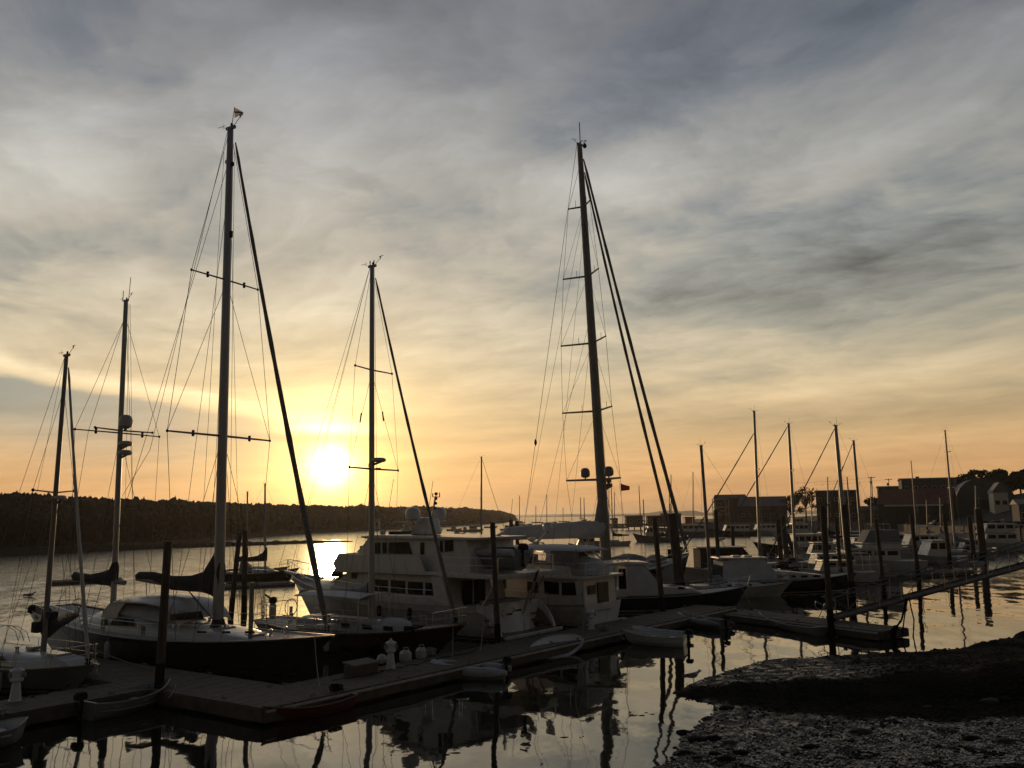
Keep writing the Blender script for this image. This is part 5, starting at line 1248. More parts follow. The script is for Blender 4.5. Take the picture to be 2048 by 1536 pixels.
# canvas covered dinghy on the boat deck
x0 = FT.on(1215, 1140, .0)[0]; x1 = FT.on(1160, 1140, .0)[0]
coach(t, [(.8, .55, zt + .16, .55), (1.3, .8, zt + .16, .85), (2.1, .82, zt + .16, .95), (2.9, .6, zt + .16, .8), (3.5, .12, zt + .16, .45)], 'whitecanvas', 'covered_dinghy')
for s_ in (-1, 1): railing(t, [(x, s_ * (HB - .12), zt + .14) for x in (.8, 1.9, 3.0, 4.1)], .7, r=.014)
railing(t, [(.8, y, zt + .14) for y in (-HB + .12, 0, HB - .12)], .7, r=.014)
side = [(x, at(x)[0] - .06, at(x)[1]) for x in (3.2, 5.0, 6.8, 8.6, 10.2, 11.4)]
railing(t, side, .65, r=.014); railing(t, [(x, -y, z) for x, y, z in side], .65, r=.014)
part('cockpit_chair', 'canvas', t, 'box', 1.6, 2.1, .2, .7, zdk, zdk + .75, bevel=.05); part('cockpit_table', 'offwhite', t, 'box', 1.5, 2.2, -.9, -.3, zdk + .5, zdk + .56)
wire(t, 'whip_antenna', [(xf - .5, .9, zbm), (xf - .9, .9, zbm + 2.8)], .012)

# ------------------------------------------------------------------ dark hulled lobster yacht lying across
FD = Frame(V((5.2, 54.3, 0)), 6); LD, BD = 10.1, 3.4
t = thing('lobster_yacht', 'dark hulled lobster yacht with a canvas screened cabin and bow to the right', 'motor yacht', (FD.o.x, FD.o.y, 0), FD.a)
at = hull(t, LD, BD, (.95, 1.0, 1.45), ('navy',), (.1, 1.0), transom=.9, rail='alu', ns=20, wl='white', toe=.05)
zdk = 1.0; xw = FD.on(1283, 1190, -1.2)[0]; xc = FD.on(1318, 1175, -1.2)[0]; ztp = FD.on(1240, 1128, -1.2)[1]
x_r0 = FD.on(1200, 1130, -1.2)[0]; x_r1 = FD.on(1303, 1128, -1.2)[0]
part('trunk_cabin', 'white', t, 'prism', [(xc - 1.5, zdk - .05), (xc - 1.5, zdk + .62), (xc - .1, zdk + .60), (xc + 2.2, zdk + .40), (xc + 2.9, zdk + .12)], -1.15, 1.15, bevel=.10)
part('screened_cabin', 'whitecanvas', t, 'prism', [(x_r0 + 1.6, zdk), (x_r0 + 1.7, ztp - .1), (x_r1 - .5, ztp - .1), (xc + .15, zdk + .58), (xc + .1, zdk)], -1.25, 1.25, bevel=.06)
part('cabin_window', 'glass', t, 'box', x_r0 + 1.15, x_r0 + 1.62, -1.28, -1.24, zdk + .45, ztp - .28)
part('cabin_side', 'white', t, 'box', x_r0 + .2, x_r0 + 1.65, -1.26, 1.26, zdk - .05, zdk + .42, bevel=.04)
part('hardtop', 'white', t, 'prism', [(x_r0 - .1, ztp - .12), (x_r0 + .0, ztp + .02), (lerp(x_r0, x_r1, .5), ztp + .14), (x_r1 - .2, ztp + .08), (x_r1 + .12, ztp - .02), (x_r1 - .2, ztp - .08)], -1.35, 1.35, bevel=.04)
for x in (x_r0 + .15, x_r0 + .9):
    for s_ in (-1, 1): part('roof_post', 'white', t, 'box', x - .05, x + .05, s_ * 1.22 - .04, s_ * 1.22 + .04, zdk, ztp - .05)
for k in range(3): part('windscreen_roll', 'greycanvas', t, 'prism', [(x_r1 - .45, ztp - .12), (x_r1 - .40, ztp - .12), (xc + .18, zdk + .62), (xc + .12, zdk + .62)], -1.15 + k * .8, -.45 + k * .8)
for px in (1285, 1363): panel(t, FD, [(px - 7, 1174), (px + 6, 1174), (px + 6, 1178), (px - 7, 1178)], -1.16, name='portlight', th=.03)
for s_ in (-1, 1): railing(t, [(x, s_ * (at(x)[0] - .1), at(x)[1]) for x in (4.0, 5.4, 6.8, 8.2, 9.3)], .55, r=.014, mid=False)
part('bow_rail', 'steel', t, 'tube', [(9.3, -at(9.3)[0] + .1, at(9.3)[1] + .55), (LD + .15, -.1, 2.05), (LD + .15, .1, 2.05), (9.3, at(9.3)[0] - .1, at(9.3)[1] + .55)], .018, 6)
part('bow_rail_post', 'steel', t, 'tube', [(LD - .1, -.08, 1.45), (LD + .12, -.1, 2.05)], .016, 5)
hatch(t, xc + 1.2, 0, zdk + .52, .55, .55); winch(t, LD - 1.0, 0, 1.4)
b = MB()
for i in range(4): b.tube([(lerp(x_r0, x_r1, .3) + .4 * i, -.3 + .2 * i, ztp + .1), (lerp(x_r0, x_r1, .3) + .4 * i, -.3 + .2 * i, ztp + .2 + .05 * (i % 2))], .06, 6)
b.build('roof_fittings', 'steel', t)
wire(t, 'whip_antenna', [(lerp(x_r0, x_r1, .6), .6, ztp), (lerp(x_r0, x_r1, .55), .6, ztp + 2.4)], .012)
wire(t, 'mooring_line', [(LD - .6, -.3, 1.4), (LD - .7, -1.4, .9), (LD - .9, -2.4, .55)], .016, 'rope')
# canvas shrouded tender on its davits, hung off the stern quarter
coach(t, [(-1.5, .3, .55, .3), (-1.2, .55, .5, .75), (.2, .6, .5, .9), (.9, .3, .6, .7)], 'whitecanvas', 'covered_tender')
for x in (-.9, .3): part('davit', 'steel', t, 'tube', [(.1, x * .5, .9), (.0, x * .5, 1.9), (-.5, x * .5, 1.85), (-.5, x * .5, 1.3)], .03, 6)

# white express cruiser cabin showing behind the trawler
FE = Frame(V((1.4, 60.0, 0)), 10); 
t = thing('express_cruiser', 'white express cruiser with wraparound dark window behind the trawler', 'motor yacht', (FE.o.x, FE.o.y, 0), FE.a); LE = 8.4
at = hull(t, LE, 3.0, (1.1, 1.1, 1.5), ('white',), (.1, 1.2), transom=.9, rail='offwhite', ns=14)
zw = FE.on(1140, 1120, -1.1)[1]; zr = FE.on(1140, 1103, -1.1)[1]; xl, xr = FE.on(1102, 1118, -1.1)[0], FE.on(1184, 1118, -1.1)[0]
part('cabin', 'white', t, 'prism', [(xl - .8, 1.0), (xl - .3, zr), (xr - .7, zr), (xr + 1.4, 1.2), (xr + 1.4, 1.0)], -1.1, 1.1, bevel=.08)
panel(t, FE, [(1110, 1120), (1132, 1106), (1168, 1104), (1182, 1117), (1170, 1120)], -1.12, name='wraparound_window')
part('roof', 'white', t, 'prism', [(xl - .6, zr - .03), (xl - .5, zr + .1), (xr - .5, zr + .1), (xr - .2, zr), (xr - .6, zr - .03)], -1.2, 1.2, bevel=.04)
part('radar_arch', 'white', t, 'tube', [(xl - .2, -1.1, zr), (xl - .5, -1.0, zr + .6), (xl - .5, 1.0, zr + .6), (xl - .2, 1.1, zr)], .06, 6)

# ------------------------------------------------------------------ big sloop with twin furled headsails
hd = V((.75, .66, 0)).normalized(); mw_ = V((7.55, 66, 0)); LB = 20.0
bow = mw_ + hd * 10.0
FB = Frame(bow - hd * LB, math.degrees(math.atan2(hd.y, hd.x)))
t = thing('sloop', 'tallest sloop with four spreader mast, twin furled headsails and dark hull', 'sailboat', (FB.o.x, FB.o.y, 0), FB.a)
at = hull(t, LB, 5.0, (1.7, 1.75, 2.75), ('black',), (1.2, 1.3), ns=24, rail='alu', wl='white', transom=.7, toe=.12)
zd = 1.75; mb, mt_ = FB.on(1213, 1118), FB.on(1159, 290)
coach(t, [(5.0, 1.5, zd, .6), (7.0, 1.6, zd, .85), (10.5, 1.5, zd, .75), (13.0, 1.1, zd, .4), (14.5, .6, zd, .12)], 'white')
coach(t, [(10.9, 1.0, zd + .5, .55), (12.2, 1.15, zd + .3, .95), (13.4, .9, zd + .2, .85), (14.3, .5, zd + .1, .5)], 'greycanvas', 'covered_liferaft')
coach(t, [(14.4, .7, zd + .25, .45), (15.4, .8, zd + .3, .75), (16.3, .5, zd + .4, .55)], 'greycanvas', 'covered_tender')
spar(t, 'mast', (mb[0], 0, zd + .3), (mt_[0], 0, mt_[1]), .42, .20, 'darkspar', 14)
def BM(py): return FB.on(lerp(1213, 1159, (1118 - py) / 828), py)
masthead(t, mt_, 1.3, False); wire(t, 'antenna', [(mt_[0] + .1, 0, mt_[1]), (mt_[0] + .05, 0, mt_[1] + 2.0)], .04)
part('tricolour_lamp', 'rubber', t, 'lathe', [(.04, -.25), (.16, -.15), (.16, .05), (.05, .2)], 8, (mt_[0] + .62, 0, mt_[1] + .15)); wire(t, 'lamp_arm', [(mt_[0] + .1, 0, mt_[1] + .1), (mt_[0] + .3, 0, mt_[1] + .5), (mt_[0] + .62, 0, mt_[1] + .45)], .03)
tips = []
for py, hw in ((959, 2.85), (822, 2.65), (686, 2.45), (552, 1.95), (413, 1.2)):
    x, z = BM(py); tips.append(spreaders(t, x, z, hw, r=.085 if py < 950 else .10, sweep=.45 if py < 950 else .35, lift=.0))
    if py != 959:
        for s_ in (-.5, .5): wire(t, 'flag_antenna', [(x - .3, s_ * hw, z), (x - .3, s_ * hw, z + .6)], .018)
hb, zk = at(mb[0])
for i, s_ in enumerate((-1, 1)):
    wire(t, 'cap_shroud', [(BM(330)[0], s_ * .12, BM(330)[1])] + [tp[i] for tp in reversed(tips)] + [(mb[0] - .6, s_ * (hb - .1), zk)], .016)
    prev = tips
    for (pa, tp) in zip((828, 692, 558, 420), tips[:4]): wire(t, 'diagonal_shroud', [(BM(pa)[0], s_ * .15, BM(pa)[1]), tp[i]], .012)
    wire(t, 'lower_shroud', [(BM(965)[0], s_ * .2, BM(965)[1]), (mb[0] - .3, s_ * (hb - .15), zk)], .014)
    x, z = BM(640); wire(t, 'running_backstay', [(x, s_ * .15, z), (3.0, s_ * (at(3)[0] - .1), zd)], .013)
    x, z = BM(430); wire(t, 'checkstay', [(x, s_ * .15, z), (1.6, s_ * (at(1.6)[0] - .1), zd)], .012)
for k in range(4): wire(t, 'halyard', [(BM(420)[0] + .3 * (1 if k % 2 else -1), (k - 1.5) * .12, BM(420)[1]), (mb[0] + .5 * (1 if k % 2 else -1), (k - 1.5) * .3, zd + 1.0)], .011)
wire(t, 'backstay', [(mt_[0] - .3, 0, mt_[1]), (.2, 0, 1.7)], .018)
q = V((mt_[0] - .3, 0, mt_[1])).lerp(V((.2, 0, 1.7)), .72); part('backstay_block', 'rubber', t, 'lathe', [(.02, -.25), (.10, -.1), (.10, .1), (.02, .25)], 6, q)
a, c = FB.on(1338, 1030), FB.on(1167, 318)
furl(t, (LB - .3, 0, at(LB)[1] + .25), (c[0], 0, c[1]), .17, .09)
a, c = FB.on(1318, 1028), FB.on(1170, 345)
furl(t, (LB - 1.9, 0, at(LB - 1.9)[1] + .25), (c[0] - .05, 0, c[1]), .15, .08)
q = BM(957); satdome(t, q[0] - .5, 1.25, q[1] + .1, .38, .78, 'darkspar'); satdome(t, q[0] - .5, -1.25, q[1] + .1, .38, .78, 'darkspar')
part('radar_bracket', 'darkspar', t, 'prism', [(q[0] + .3, q[1] - 1.0), (q[0] + 1.0, q[1] - .7), (q[0] + 1.0, q[1] - .55), (q[0] + .3, q[1] - .8)], -.08, .08); part('gimbal_radar', 'darkspar', t, 'lathe', [(.05, -.35), (.3, -.3), (.3, -.05), (.08, .0), (.22, .1), (.22, .3), (.05, .36)], 10, (q[0] + .85, 0, q[1] - .35))
be = FB.on(1004, 1068); bz_ = FB.on(1195, 1062)
spar(t, 'boom', (mb[0] - .3, 0, bz_[1] - .25), (be[0], 0, be[1] - .2), .28, .22, 'offwhite')
ln = mb[0] - be[0]
cover(t, [(be[0], be[1], .2, .2), (be[0] + .6, be[1] + .05, .42, .34), (be[0] + ln * .3, be[1] + .1, .52, .4), (be[0] + ln * .7, bz_[1] + .15, .60, .44), (mb[0] - 1.0, bz_[1] + .2, .64, .44), (mb[0] - .4, bz_[1] + .25, .66, .36)], 'whitecanvas')
cover(t, [(mb[0] - 1.1, bz_[1] + .2, .3, .3), (mb[0] - .75, bz_[1] + 1.0, 1.3, .3), (mb[0] - .35, bz_[1] + 1.6, 2.2, .25), (mb[0] - .1, bz_[1] + 1.2, 1.6, .2)], 'greycanvas', 'luff_cover')
wire(t, 'vang', [(mb[0] - .2, 0, zd + .7), (mb[0] - 3.2, 0, bz_[1] - .4)], .07, 'alu')
for s_ in (-1, 1): railing(t, [(x, s_ * (at(x)[0] - .1), at(x)[1] - .08) for x in (1, 3.5, 6, 8.5, 11, 13.5, 16, 18)], .75, r=.018)
pulpit(t, LB, at, 1.8, .8); part('foredeck_box', 'rubber', t, 'box', 17.3, 17.7, -.2, .2, at(17.5)[1], at(17.5)[1] + .75, bevel=.05)
part('furling_gear', 'rubber', t, 'lathe', [(.1, 0), (.28, .05), (.3, .25), (.12, .3), (.12, .5)], 10, (LB - 1.0, 0, at(LB)[1] + .05))
wire(t, 'flag_staff', [(BM(962)[0] - .2, -2.0, BM(962)[1]), (BM(1050)[0], -2.1, BM(1050)[1])], .01)
x, z = FB.on(1242, 966, -2.0)
b = MB(); b.rings([[(x + .9 * i / 5, -2.0 + .1 * math.sin(i), z - .25 * i / 5), (x + .9 * i / 5, -2.0 + .1 * math.sin(i + .5), z - .62 + .10 * i / 5)] for i in range(6)], cap=False, closed=False); b.build('courtesy_flag', 'flagred', t)

# ------------------------------------------------------------------ boats on the right-hand docks
# navy hulled cabin cruiser with full canvas
FN = Frame(G(1452, 1187, 0), 4); LN = 10.5
t = thing('canvas_cruiser', 'navy hulled cruiser with white canvas enclosure lying at the outer dock', 'motor yacht', (FN.o.x, FN.o.y, 0), FN.a)
at = hull(t, LN, 3.4, (1.0, 1.05, 1.5), ('navy',), (.1, 1.0), transom=.9, rail='offwhite', ns=16, toe=.05)
z1 = FN.on(1480, 1118, -1.2)[1]
part('canvas_enclosure', 'whitecanvas', t, 'prism', [(-.6, 1.0), (-.5, z1 - .15), (.3, z1), (2.6, z1 + .05), (3.6, 1.6), (3.6, 1.0)], -1.3, 1.3, bevel=.10)
part('trunk_cabin', 'white', t, 'prism', [(3.2, 1.0), (3.2, 1.75), (5.2, 1.6), (7.4, 1.35), (8.0, 1.1)], -1.15, 1.15, bevel=.1)
for k in range(4): spanel(t, 3.6 + k * .95, 4.15 + k * .95, 1.2, 1.36, -1.15, name='portlight')
part('hardtop', 'white', t, 'box', -.9, 3.0, -1.4, 1.4, z1 + .0, z1 + .12, bevel=.04); part('stern_canvas', 'canvas', t, 'box', -.62, -.5, -1.2, 1.2, 1.05, z1 - .5)
for k in (0, 1): part('roof_locker', 'white', t, 'box', .6 + k * .9, 1.2 + k * .9, -.3, .3, z1 + .1, z1 + .22, bevel=.03)
for s_ in (-1, 1): railing(t, [(x, s_ * (at(x)[0] - .1), at(x)[1]) for x in (4, 5.8, 7.6, 9.4)], .55, r=.014, mid=False)
wire(t, 'whip_antenna', [(2.2, .9, z1), (1.9, .9, z1 + 2.6)], .013)
# lobster boat silhouetted just behind its hardtop
FL = Frame(G(1400, 1150, .3), 5)
t = thing('lobster_boat', 'dark wheelhouse boat with a stubby mast behind the canvas cruiser', 'fishing boat', (FL.o.x, FL.o.y, 0), FL.a)
at = hull(t, 9.0, 3.1, (.8, .9, 1.5), ('black',), (.1, .8), transom=.9, ns=14, toe=.2)
z1 = FL.on(1450, 1095)[1]; xw = FL.on(1478, 1095)[0]
part('wheelhouse', 'darkwall', t, 'prism', [(xw - 4.2, .9), (xw - 4.2, z1), (xw, z1), (xw + 1.1, 1.6), (xw + 1.1, .9)], -1.15, 1.15, bevel=.05); part('wheelhouse_roof', 'offwhite', t, 'box', xw - 4.6, xw + .2, -1.25, 1.25, z1, z1 + .1)
for k in range(3): spanel(t, xw - 3.6 + k * 1.2, xw - 2.7 + k * 1.2, z1 - .75, z1 - .2, -1.15)
b = MB(); b.tube([(xw - 2, 0, z1), (xw - 2.2, 0, z1 + 2.0)], .05, 6); b.tube([(xw - 2.15, -.6, z1 + 1.2), (xw - 2.15, .6, z1 + 1.2)], .03, 5); b.tube([(xw - 1.3, 0, z1), (xw - 2.15, 0, z1 + 1.3)], .03, 5); b.build('signal_mast', 'alu', t)
radar(t, xw - 1.6, z1 + .75, .3, .2)
# sailboat whose coach roof shows between, its dark mast rising at the boathouse edge
def mini(label, ox, oy, deg, L, B, fb, hm, mast, **k):
    F = Frame(G(ox, oy, 0), deg); return sailboat(label, F, L, B, fb, hm, mast, **k)
SG = 'sailboats at the outer docks'
mini('white sailboat with a dark bare mast beside the navy cruiser stern', 1373, 1196, 8, 8.2, 2.7, (.8, .75, 1.0), 'white', (1421, 1150, 1402, 892), group=SG, sp=(), mr=(.13, .11), mastm='darkspar', hood='greycanvas', backstay=False)
mini('sailboat with the tallest bare mast before the boathouse', 1560, 1160, 172, 9.6, 3.0, (1.0, .9, 1.25), 'white', (1520, 1118, 1508, 823), group=SG, furled=(.06, .045, .86), boom=(5.4 - 4.0, 1.1), coverm='greycanvas', sp=((.62, .55),), mr=(.14, .11))
mini('sailboat with a spreader mast in front of the leafy tree', 1655, 1152, 170, 11.5, 3.3, (1.05, .95, 1.3), 'navy', (1591, 1112, 1577, 848), group=SG, furled=(.06, .045), boom=(2.0, 1.2), coverm='greycanvas', sp=((.36, .55), (.66, .5)), mr=(.15, .12))
mini('sailboat with a grey in mast furled sail between the stout pilings', 1790, 1146, 170, 12.5, 3.6, (1.1, 1.0, 1.35), 'white', (1694, 1112, 1671, 852), group=SG, furled=(.065, .045), boom=(2.4, 1.2), coverm='greycanvas', sp=((.4, .55), (.68, .5)), mr=(.23, .17))
mini('sailboat with a dark mast right of the stout pilings', 1800, 1118, 170, 11.5, 3.3, (1.05, .95, 1.3), 'white', (1724, 1090, 1707, 882), group=SG, furled=(.06, .045), sp=((.6, .55),), mr=(.19, .15), mastm='darkspar')
mini('sailboat with a slim two spreader mast before the red roof', 1990, 1118, 176, 11, 3.2, (1.0, .9, 1.2), 'white', (1910, 1085, 1890, 862), group=SG, sp=((.52, .7), (.82, .5)), mr=(.15, .09), boom=(3.0, 1.2), coverm='greycanvas')
mini('small sailboat with a thin mast before the red roof gutter', 1880, 1085, 174, 9, 2.8, (.9, .8, 1.1), 'white', (1833, 1060, 1822, 922), group=SG, sp=((.6, .5),), mr=(.12, .08), lod=0)
mini('two masted schooner hull behind the stout pilings', 1770, 1082, 172, 15, 3.8, (1.2, 1.1, 1.6), 'black', (1683, 1068, 1676, 945), group=SG, sp=((.55, .6),), mr=(.22, .14), lod=0, hood=None, mastm='darkspar')
mini('thin masted ketch tied near the long boathouse', 1760, 1072, 172, 14, 3.6, (1.1, 1.0, 1.5), 'navy', (1703, 1060, 1694, 955), group=SG, sp=((.5, .6),), mr=(.22, .14), lod=0, hood=None, mastm='darkspar')
# canvas draped cruiser right of the masts
def cruiser(label, ox, oy, deg, L, B, fb, hm, house, roofm='white', winm='glass', name='cabin_cruiser', extra=None, lod=1, group=None, bim=None):
    """house: list of (x0,x1,z0,z1,halfwidth, windows)"""
    p = G(ox, oy, 0); t = thing(name, label, 'motor boat', (p.x, p.y, 0), R(deg), group)
    at = hull(t, L, B, fb, (hm,), (.1, L * .09), transom=.9, rail='offwhite' if lod else None, ns=14 if lod else 9, toe=.08, wl='navy' if lod else None)
    for x0, x1, z0, z1, hw, nw in house:
        part('cabin', 'white', t, 'prism', [(x0, z0), (x0 + .05, z1), (x1 - (z1 - z0) * .45, z1), (x1, z0)], -hw, hw, bevel=.05)
        part('cabin_roof', roofm, t, 'box', x0 - .3, x1 - (z1 - z0) * .45 + .15, -hw - .12, hw + .12, z1, z1 + .08, bevel=.03)
        for s_ in (-1, 1):
            for k in range(nw):
                w_ = (x1 - x0 - .6) / nw; spanel(t, x0 + .25 + k * w_, x0 + .25 + k * w_ + w_ * .78, lerp(z0, z1, .48), lerp(z0, z1, .86), s_ * hw, winm)
    if bim:
        x0, x1, z = bim; part('bimini', 'greycanvas', t, 'box', x0, x1, -B * .4, B * .4, z, z + .07, bevel=.03)
        for x in (x0 + .1, x1 - .1):
            for s_ in (-1, 1): part('bimini_post', 'steel', t, 'tube', [(x, s_ * B * .38, fb[1]), (x, s_ * B * .38, z)], .02, 5)
    if lod:
        for s_ in (-1, 1): railing(t, [(L * q, s_ * (at(L * q)[0] - .08), at(L * q)[1]) for q in (.55, .7, .84, .95)], .5, r=.013, mid=False)
        z = max(h[3] for h in house) if house else 1.5
        wire(t, 'whip_antenna', [(L * .4, B * .3, z), (L * .36, B * .3, z + 2.2)], .012)
        x = house[-1][0] + .8; part('light_mast', 'steel', t, 'tube', [(x, 0, z), (x, 0, z + .6)], .03, 6); radar(t, x + .1, z + .5, .22, .16)
    return t, at
RG = 'motor boats on the right-hand docks'
cruiser('white cruiser with grey canvas enclosure in the middle of the right docks', 1770, 1152, 178, 8.8, 3.1, (1.1, 1.1, 1.4), 'white', [(3.0, 7.0, 1.1, 2.1, 1.1, 3)], group=RG, bim=(1.0, 3.6, 3.0))
t_, a_ = cruiser('tall express cruiser with canvas flybridge left of the lobster boat', 1845, 1146, 176, 11, 3.6, (1.3, 1.3, 1.7), 'white', [(2.5, 8.2, 1.3, 2.4, 1.4, 4), (2.2, 6.2, 2.45, 3.0, 1.2, 0)], group=RG)
part('flybridge_canvas', 'greycanvas', t_, 'prism', [(2.2, 2.9), (2.4, 4.3), (5.2, 4.3), (6.0, 2.9)], -1.2, 1.2, bevel=.1)
cruiser('lobster boat with an open wheelhouse and white hull near the gangway rail', 1930, 1127, 184, 8.6, 3.0, (.9, .95, 1.6), 'offwhite', [(2.6, 5.2, .9, 2.7, 1.1, 2)], name='lobster_boat', group=RG)
cruiser('boxy white cabin cruiser lit at its edge at the far right', 2046, 1104, 180, 7.5, 3.2, (1.4, 1.4, 1.8), 'white', [(1.4, 6.4, 1.4, 2.8, 1.35, 3), (1.6, 6.2, 2.9, 4.2, 1.3, 3)], group=RG)
cruiser('grey canvas covered powerboat behind the lobster boat', 1962, 1100, 176, 9.5, 3.2, (1.2, 1.2, 1.5), 'greyhull', [(2.0, 7.4, 1.2, 2.6, 1.3, 0)], roofm='greycanvas', group=RG)
cruiser('low open skiff moored just above the gangway rail', 1962, 1131, 182, 5.2, 1.9, (.5, .5, .8), 'whitecanvas' if False else 'white', [(1.6, 2.6, .5, 1.0, .4, 0)], lod=0, name='open_skiff', group=RG)
cruiser('blunt dark workboat with a windowed wheelhouse left of the sailboat masts', 1690, 1110, 174, 13, 3.8, (1.2, 1.2, 2.0), 'black', [(3.0, 8.0, 1.2, 3.0, 1.5, 5)], name='workboat', lod=0, group=RG)
cruiser('white cruiser tied by the far boathouse left end', 1640, 1076, 178, 12, 4, (1.4, 1.4, 2.0), 'white', [(3, 9, 1.4, 3.4, 1.5, 5), (4, 7, 3.5, 4.8, 1.2, 3)], lod=0, group=RG)
cruiser('grey launch with bright reflecting bow under the boathouse scaffold', 1430, 1073, 178, 14, 4, (1.4, 1.4, 2.0), 'greyhull', [(3, 11, 1.4, 3.2, 1.5, 5)], lod=0, group=RG)
cruiser('dark launch moored against the long boathouse', 1520, 1072, 178, 15, 4, (1.4, 1.4, 2.2), 'black', [(3, 10, 1.4, 3.0, 1.5, 5)], lod=0, group=RG)
cruiser('white launch at the right end of the long boathouse', 1580, 1070, 178, 14, 4, (1.4, 1.4, 2.2), 'white', [(3, 10, 1.4, 3.0, 1.5, 5)], lod=0, group=RG)

# ------------------------------------------------------------------ right-hand shore: land, wharf, buildings, trees
RS = [(1380, 1057, 1046), (1430, 1058, 1040), (1560, 1060, 1032), (1640, 1062, 1022), (1760, 1064, 1012), (1850, 1072, 1004), (1950, 1080, 985), (2048, 1086, 962), (2200, 1092, 935), (2600, 1105, 905)]
rows = []
for i in range(71):
    px = 1380 + 1220 * i / 70; yb = interp([(a, b_) for a, b_, c in RS], px); yt = interp([(a, c) for a, b_, c in RS], px)
    w = G(px, yb, 0); d = V((w.x, w.y, 0)).normalized(); base_ = V((w.x, w.y, 0)); bk = A(px, yt, w.y + 110)
    h1 = 2.6; h2 = max(h1 + .3, bk.z * .72)
    rows.append([base_ + V((0, 0, -1.2)), base_ + d * .3 + V((0, 0, h1)), base_ + d * 30 + V((0, 0, h1 + .15)), base_ + d * 65 + V((0, 0, lerp(h1, h2, .5))), base_ + d * 110 + V((0, 0, h2)), base_ + d * 320 + V((0, 0, h2 * .9)), base_ + d * 500 + V((0, 0, -1))])
b = MB(); b.rings(rows, cap=False, closed=False); tag(b.build('town_shore_terrain', 'earth'), kind='structure')
# concrete quay face along it, with fender timbers
b = MB(); rg = []
for i in range(41):
    px = 1400 + 900 * i / 40; w = G(px, interp([(a, b_) for a, b_, c in RS], px), 0); d = V((w.x, w.y, 0)).normalized()
    p = V((w.x, w.y, 0)) - d * .6; rg.append([p + V((0, 0, -1)), p + V((0, 0, 2.75)), p + d * 1.2 + V((0, 0, 2.75)), p + d * 1.2 + V((0, 0, -1))])
b.rings(rg); qy = b.build('quay_wall', 'concrete'); tag(qy, 'long dark stained quay wall along the right-hand waterfront', 'wall')
for i in range(40):
    p = V(rg[i][0]).lerp(V(rg[i + 1][0]), .5); part('fender_timber', 'timber', qy, 'box', p.x - .18, p.x + .18, p.y - .35, p.y - .02, -1, 3.0)
def shoreY(px): return G(px, interp([(a, b_) for a, b_, c in RS], px), 0).y
def bld(name, label, cat, px0, px1, y_top, y_eave, dY, depth, roofm, wallm, base_z=2.7, win=0, floors=1, rz=-0.38, ridge='x'):
    pm = (px0 + px1) / 2; Y = shoreY(pm) + dY; c = A(pm, 1030, Y); w = ((px1 - px0) / F_PX * Y - depth * .15) / math.cos(rz)
    ze = A(pm, y_eave, Y - depth / 2 if ridge == 'x' else Y - depth / 2).z - base_z; zr = A(pm, y_top, Y if ridge == 'x' else Y - depth / 2).z - base_z
    return house(name, label, cat, (c.x, c.y, base_z), rz, w, depth, ze, max(0, zr - ze), wallm, roofm, win, floors, None, .35, ridge)
bld('boathouse', 'long dark boathouse with a pale metal roof left of the leafy tree', 'boathouse', 1482, 1572, 993, 1012, 26, 14, 'slate', 'darkwall', win=6)
bld('boathouse_gable', 'reddish gabled shed at the left end of the boathouse', 'shed', 1432, 1492, 989, 996, 24, 12, 'darkroof', 'brick', win=3, floors=2)
bld('warehouse', 'dark flat roofed warehouse block behind the stout pilings', 'warehouse', 1634, 1716, 980, 981.5, 40, 18, 'darkroof', 'darkwall', win=5, floors=2)
bld('low_store', 'low grey store with dark roof behind the masts', 'store', 1718, 1766, 1012, 1020, 30, 10, 'darkroof', 'greywall', win=3)
t = bld('grey_block', 'tall grey clapboard building with a flat overhanging roof', 'building', 1806, 1912, 955.5, 957, 62, 18, 'darkroof', 'greywall', base_z=5.5, win=6, floors=2)
part('chimney', 'darkroof', t, 'box', -3.2, -2.2, -1, 0, 9, 12.2)
bld('grey_annexe', 'lower grey annexe left of the tall clapboard building', 'building', 1757, 1806, 972, 974, 60, 14, 'darkroof', 'greywall', base_z=5.0, win=3, floors=1)
t = bld('red_roof_shed', 'dark green waterfront shed with a long rusty red roof', 'shed', 1778, 1896, 977, 1008, 24, 13, 'redroof', 'greenwall', win=0, rz=-.62)
Yr = shoreY(1838) + 24 - 10; ze = A(1838, 1008, Yr).z - 2.7; wr = 16.0
part('gutter_board', 'trim', t, 'box', -wr / 2 + .2, wr / 2 - .2, -7.0, -6.88, ze - .55, ze - .05)
for k in range(4): part('shed_door', 'darkwall', t, 'box', -wr / 2 + 1 + k * 3.7, -wr / 2 + 3.4 + k * 3.7, -6.6, -6.45, 0, 3.6)
# domed hangar
Yh = shoreY(1965) + 70; c = A(1962, 1000, Yh); wd = (2016 - 1912) / F_PX * Yh; zt = A(1962, 957, Yh).z; zb = 5.0
t = thing('domed_hangar', 'pale blue grey hangar with a curved barrel roof below the hill trees', 'hangar', (c.x, c.y, zb), R(-22))
b = MB(); b.rings([[(wd / 2 * math.cos(math.pi * k / 14), y, max(0, (zt - zb)) * math.sin(math.pi * k / 14) ** .62) for k in range(15)] for y in (-9, -3, 3, 9)], cap=False, closed=False); b.build('barrel_roof', 'slate', t, smooth=True)
for y in (-8.8, 8.8): b = MB(); pts = [(wd / 2 * math.cos(math.pi * k / 14), y, max(0, (zt - zb)) * math.sin(math.pi * k / 14) ** .62 - .05) for k in range(15)]; b.add(pts, [tuple(range(15))]); b.build('end_wall', 'greywall', t)
part('hangar_door', 'darkwall', t, 'box', -2.5, 2.5, -8.95, -8.85, 0, 4.5)
bld('small_house', 'small pale gabled house beside the curved roof hangar', 'house', 1984, 2016, 964, 984, 52, 8, 'slate', 'trim', base_z=6.0, win=2, ridge='y')
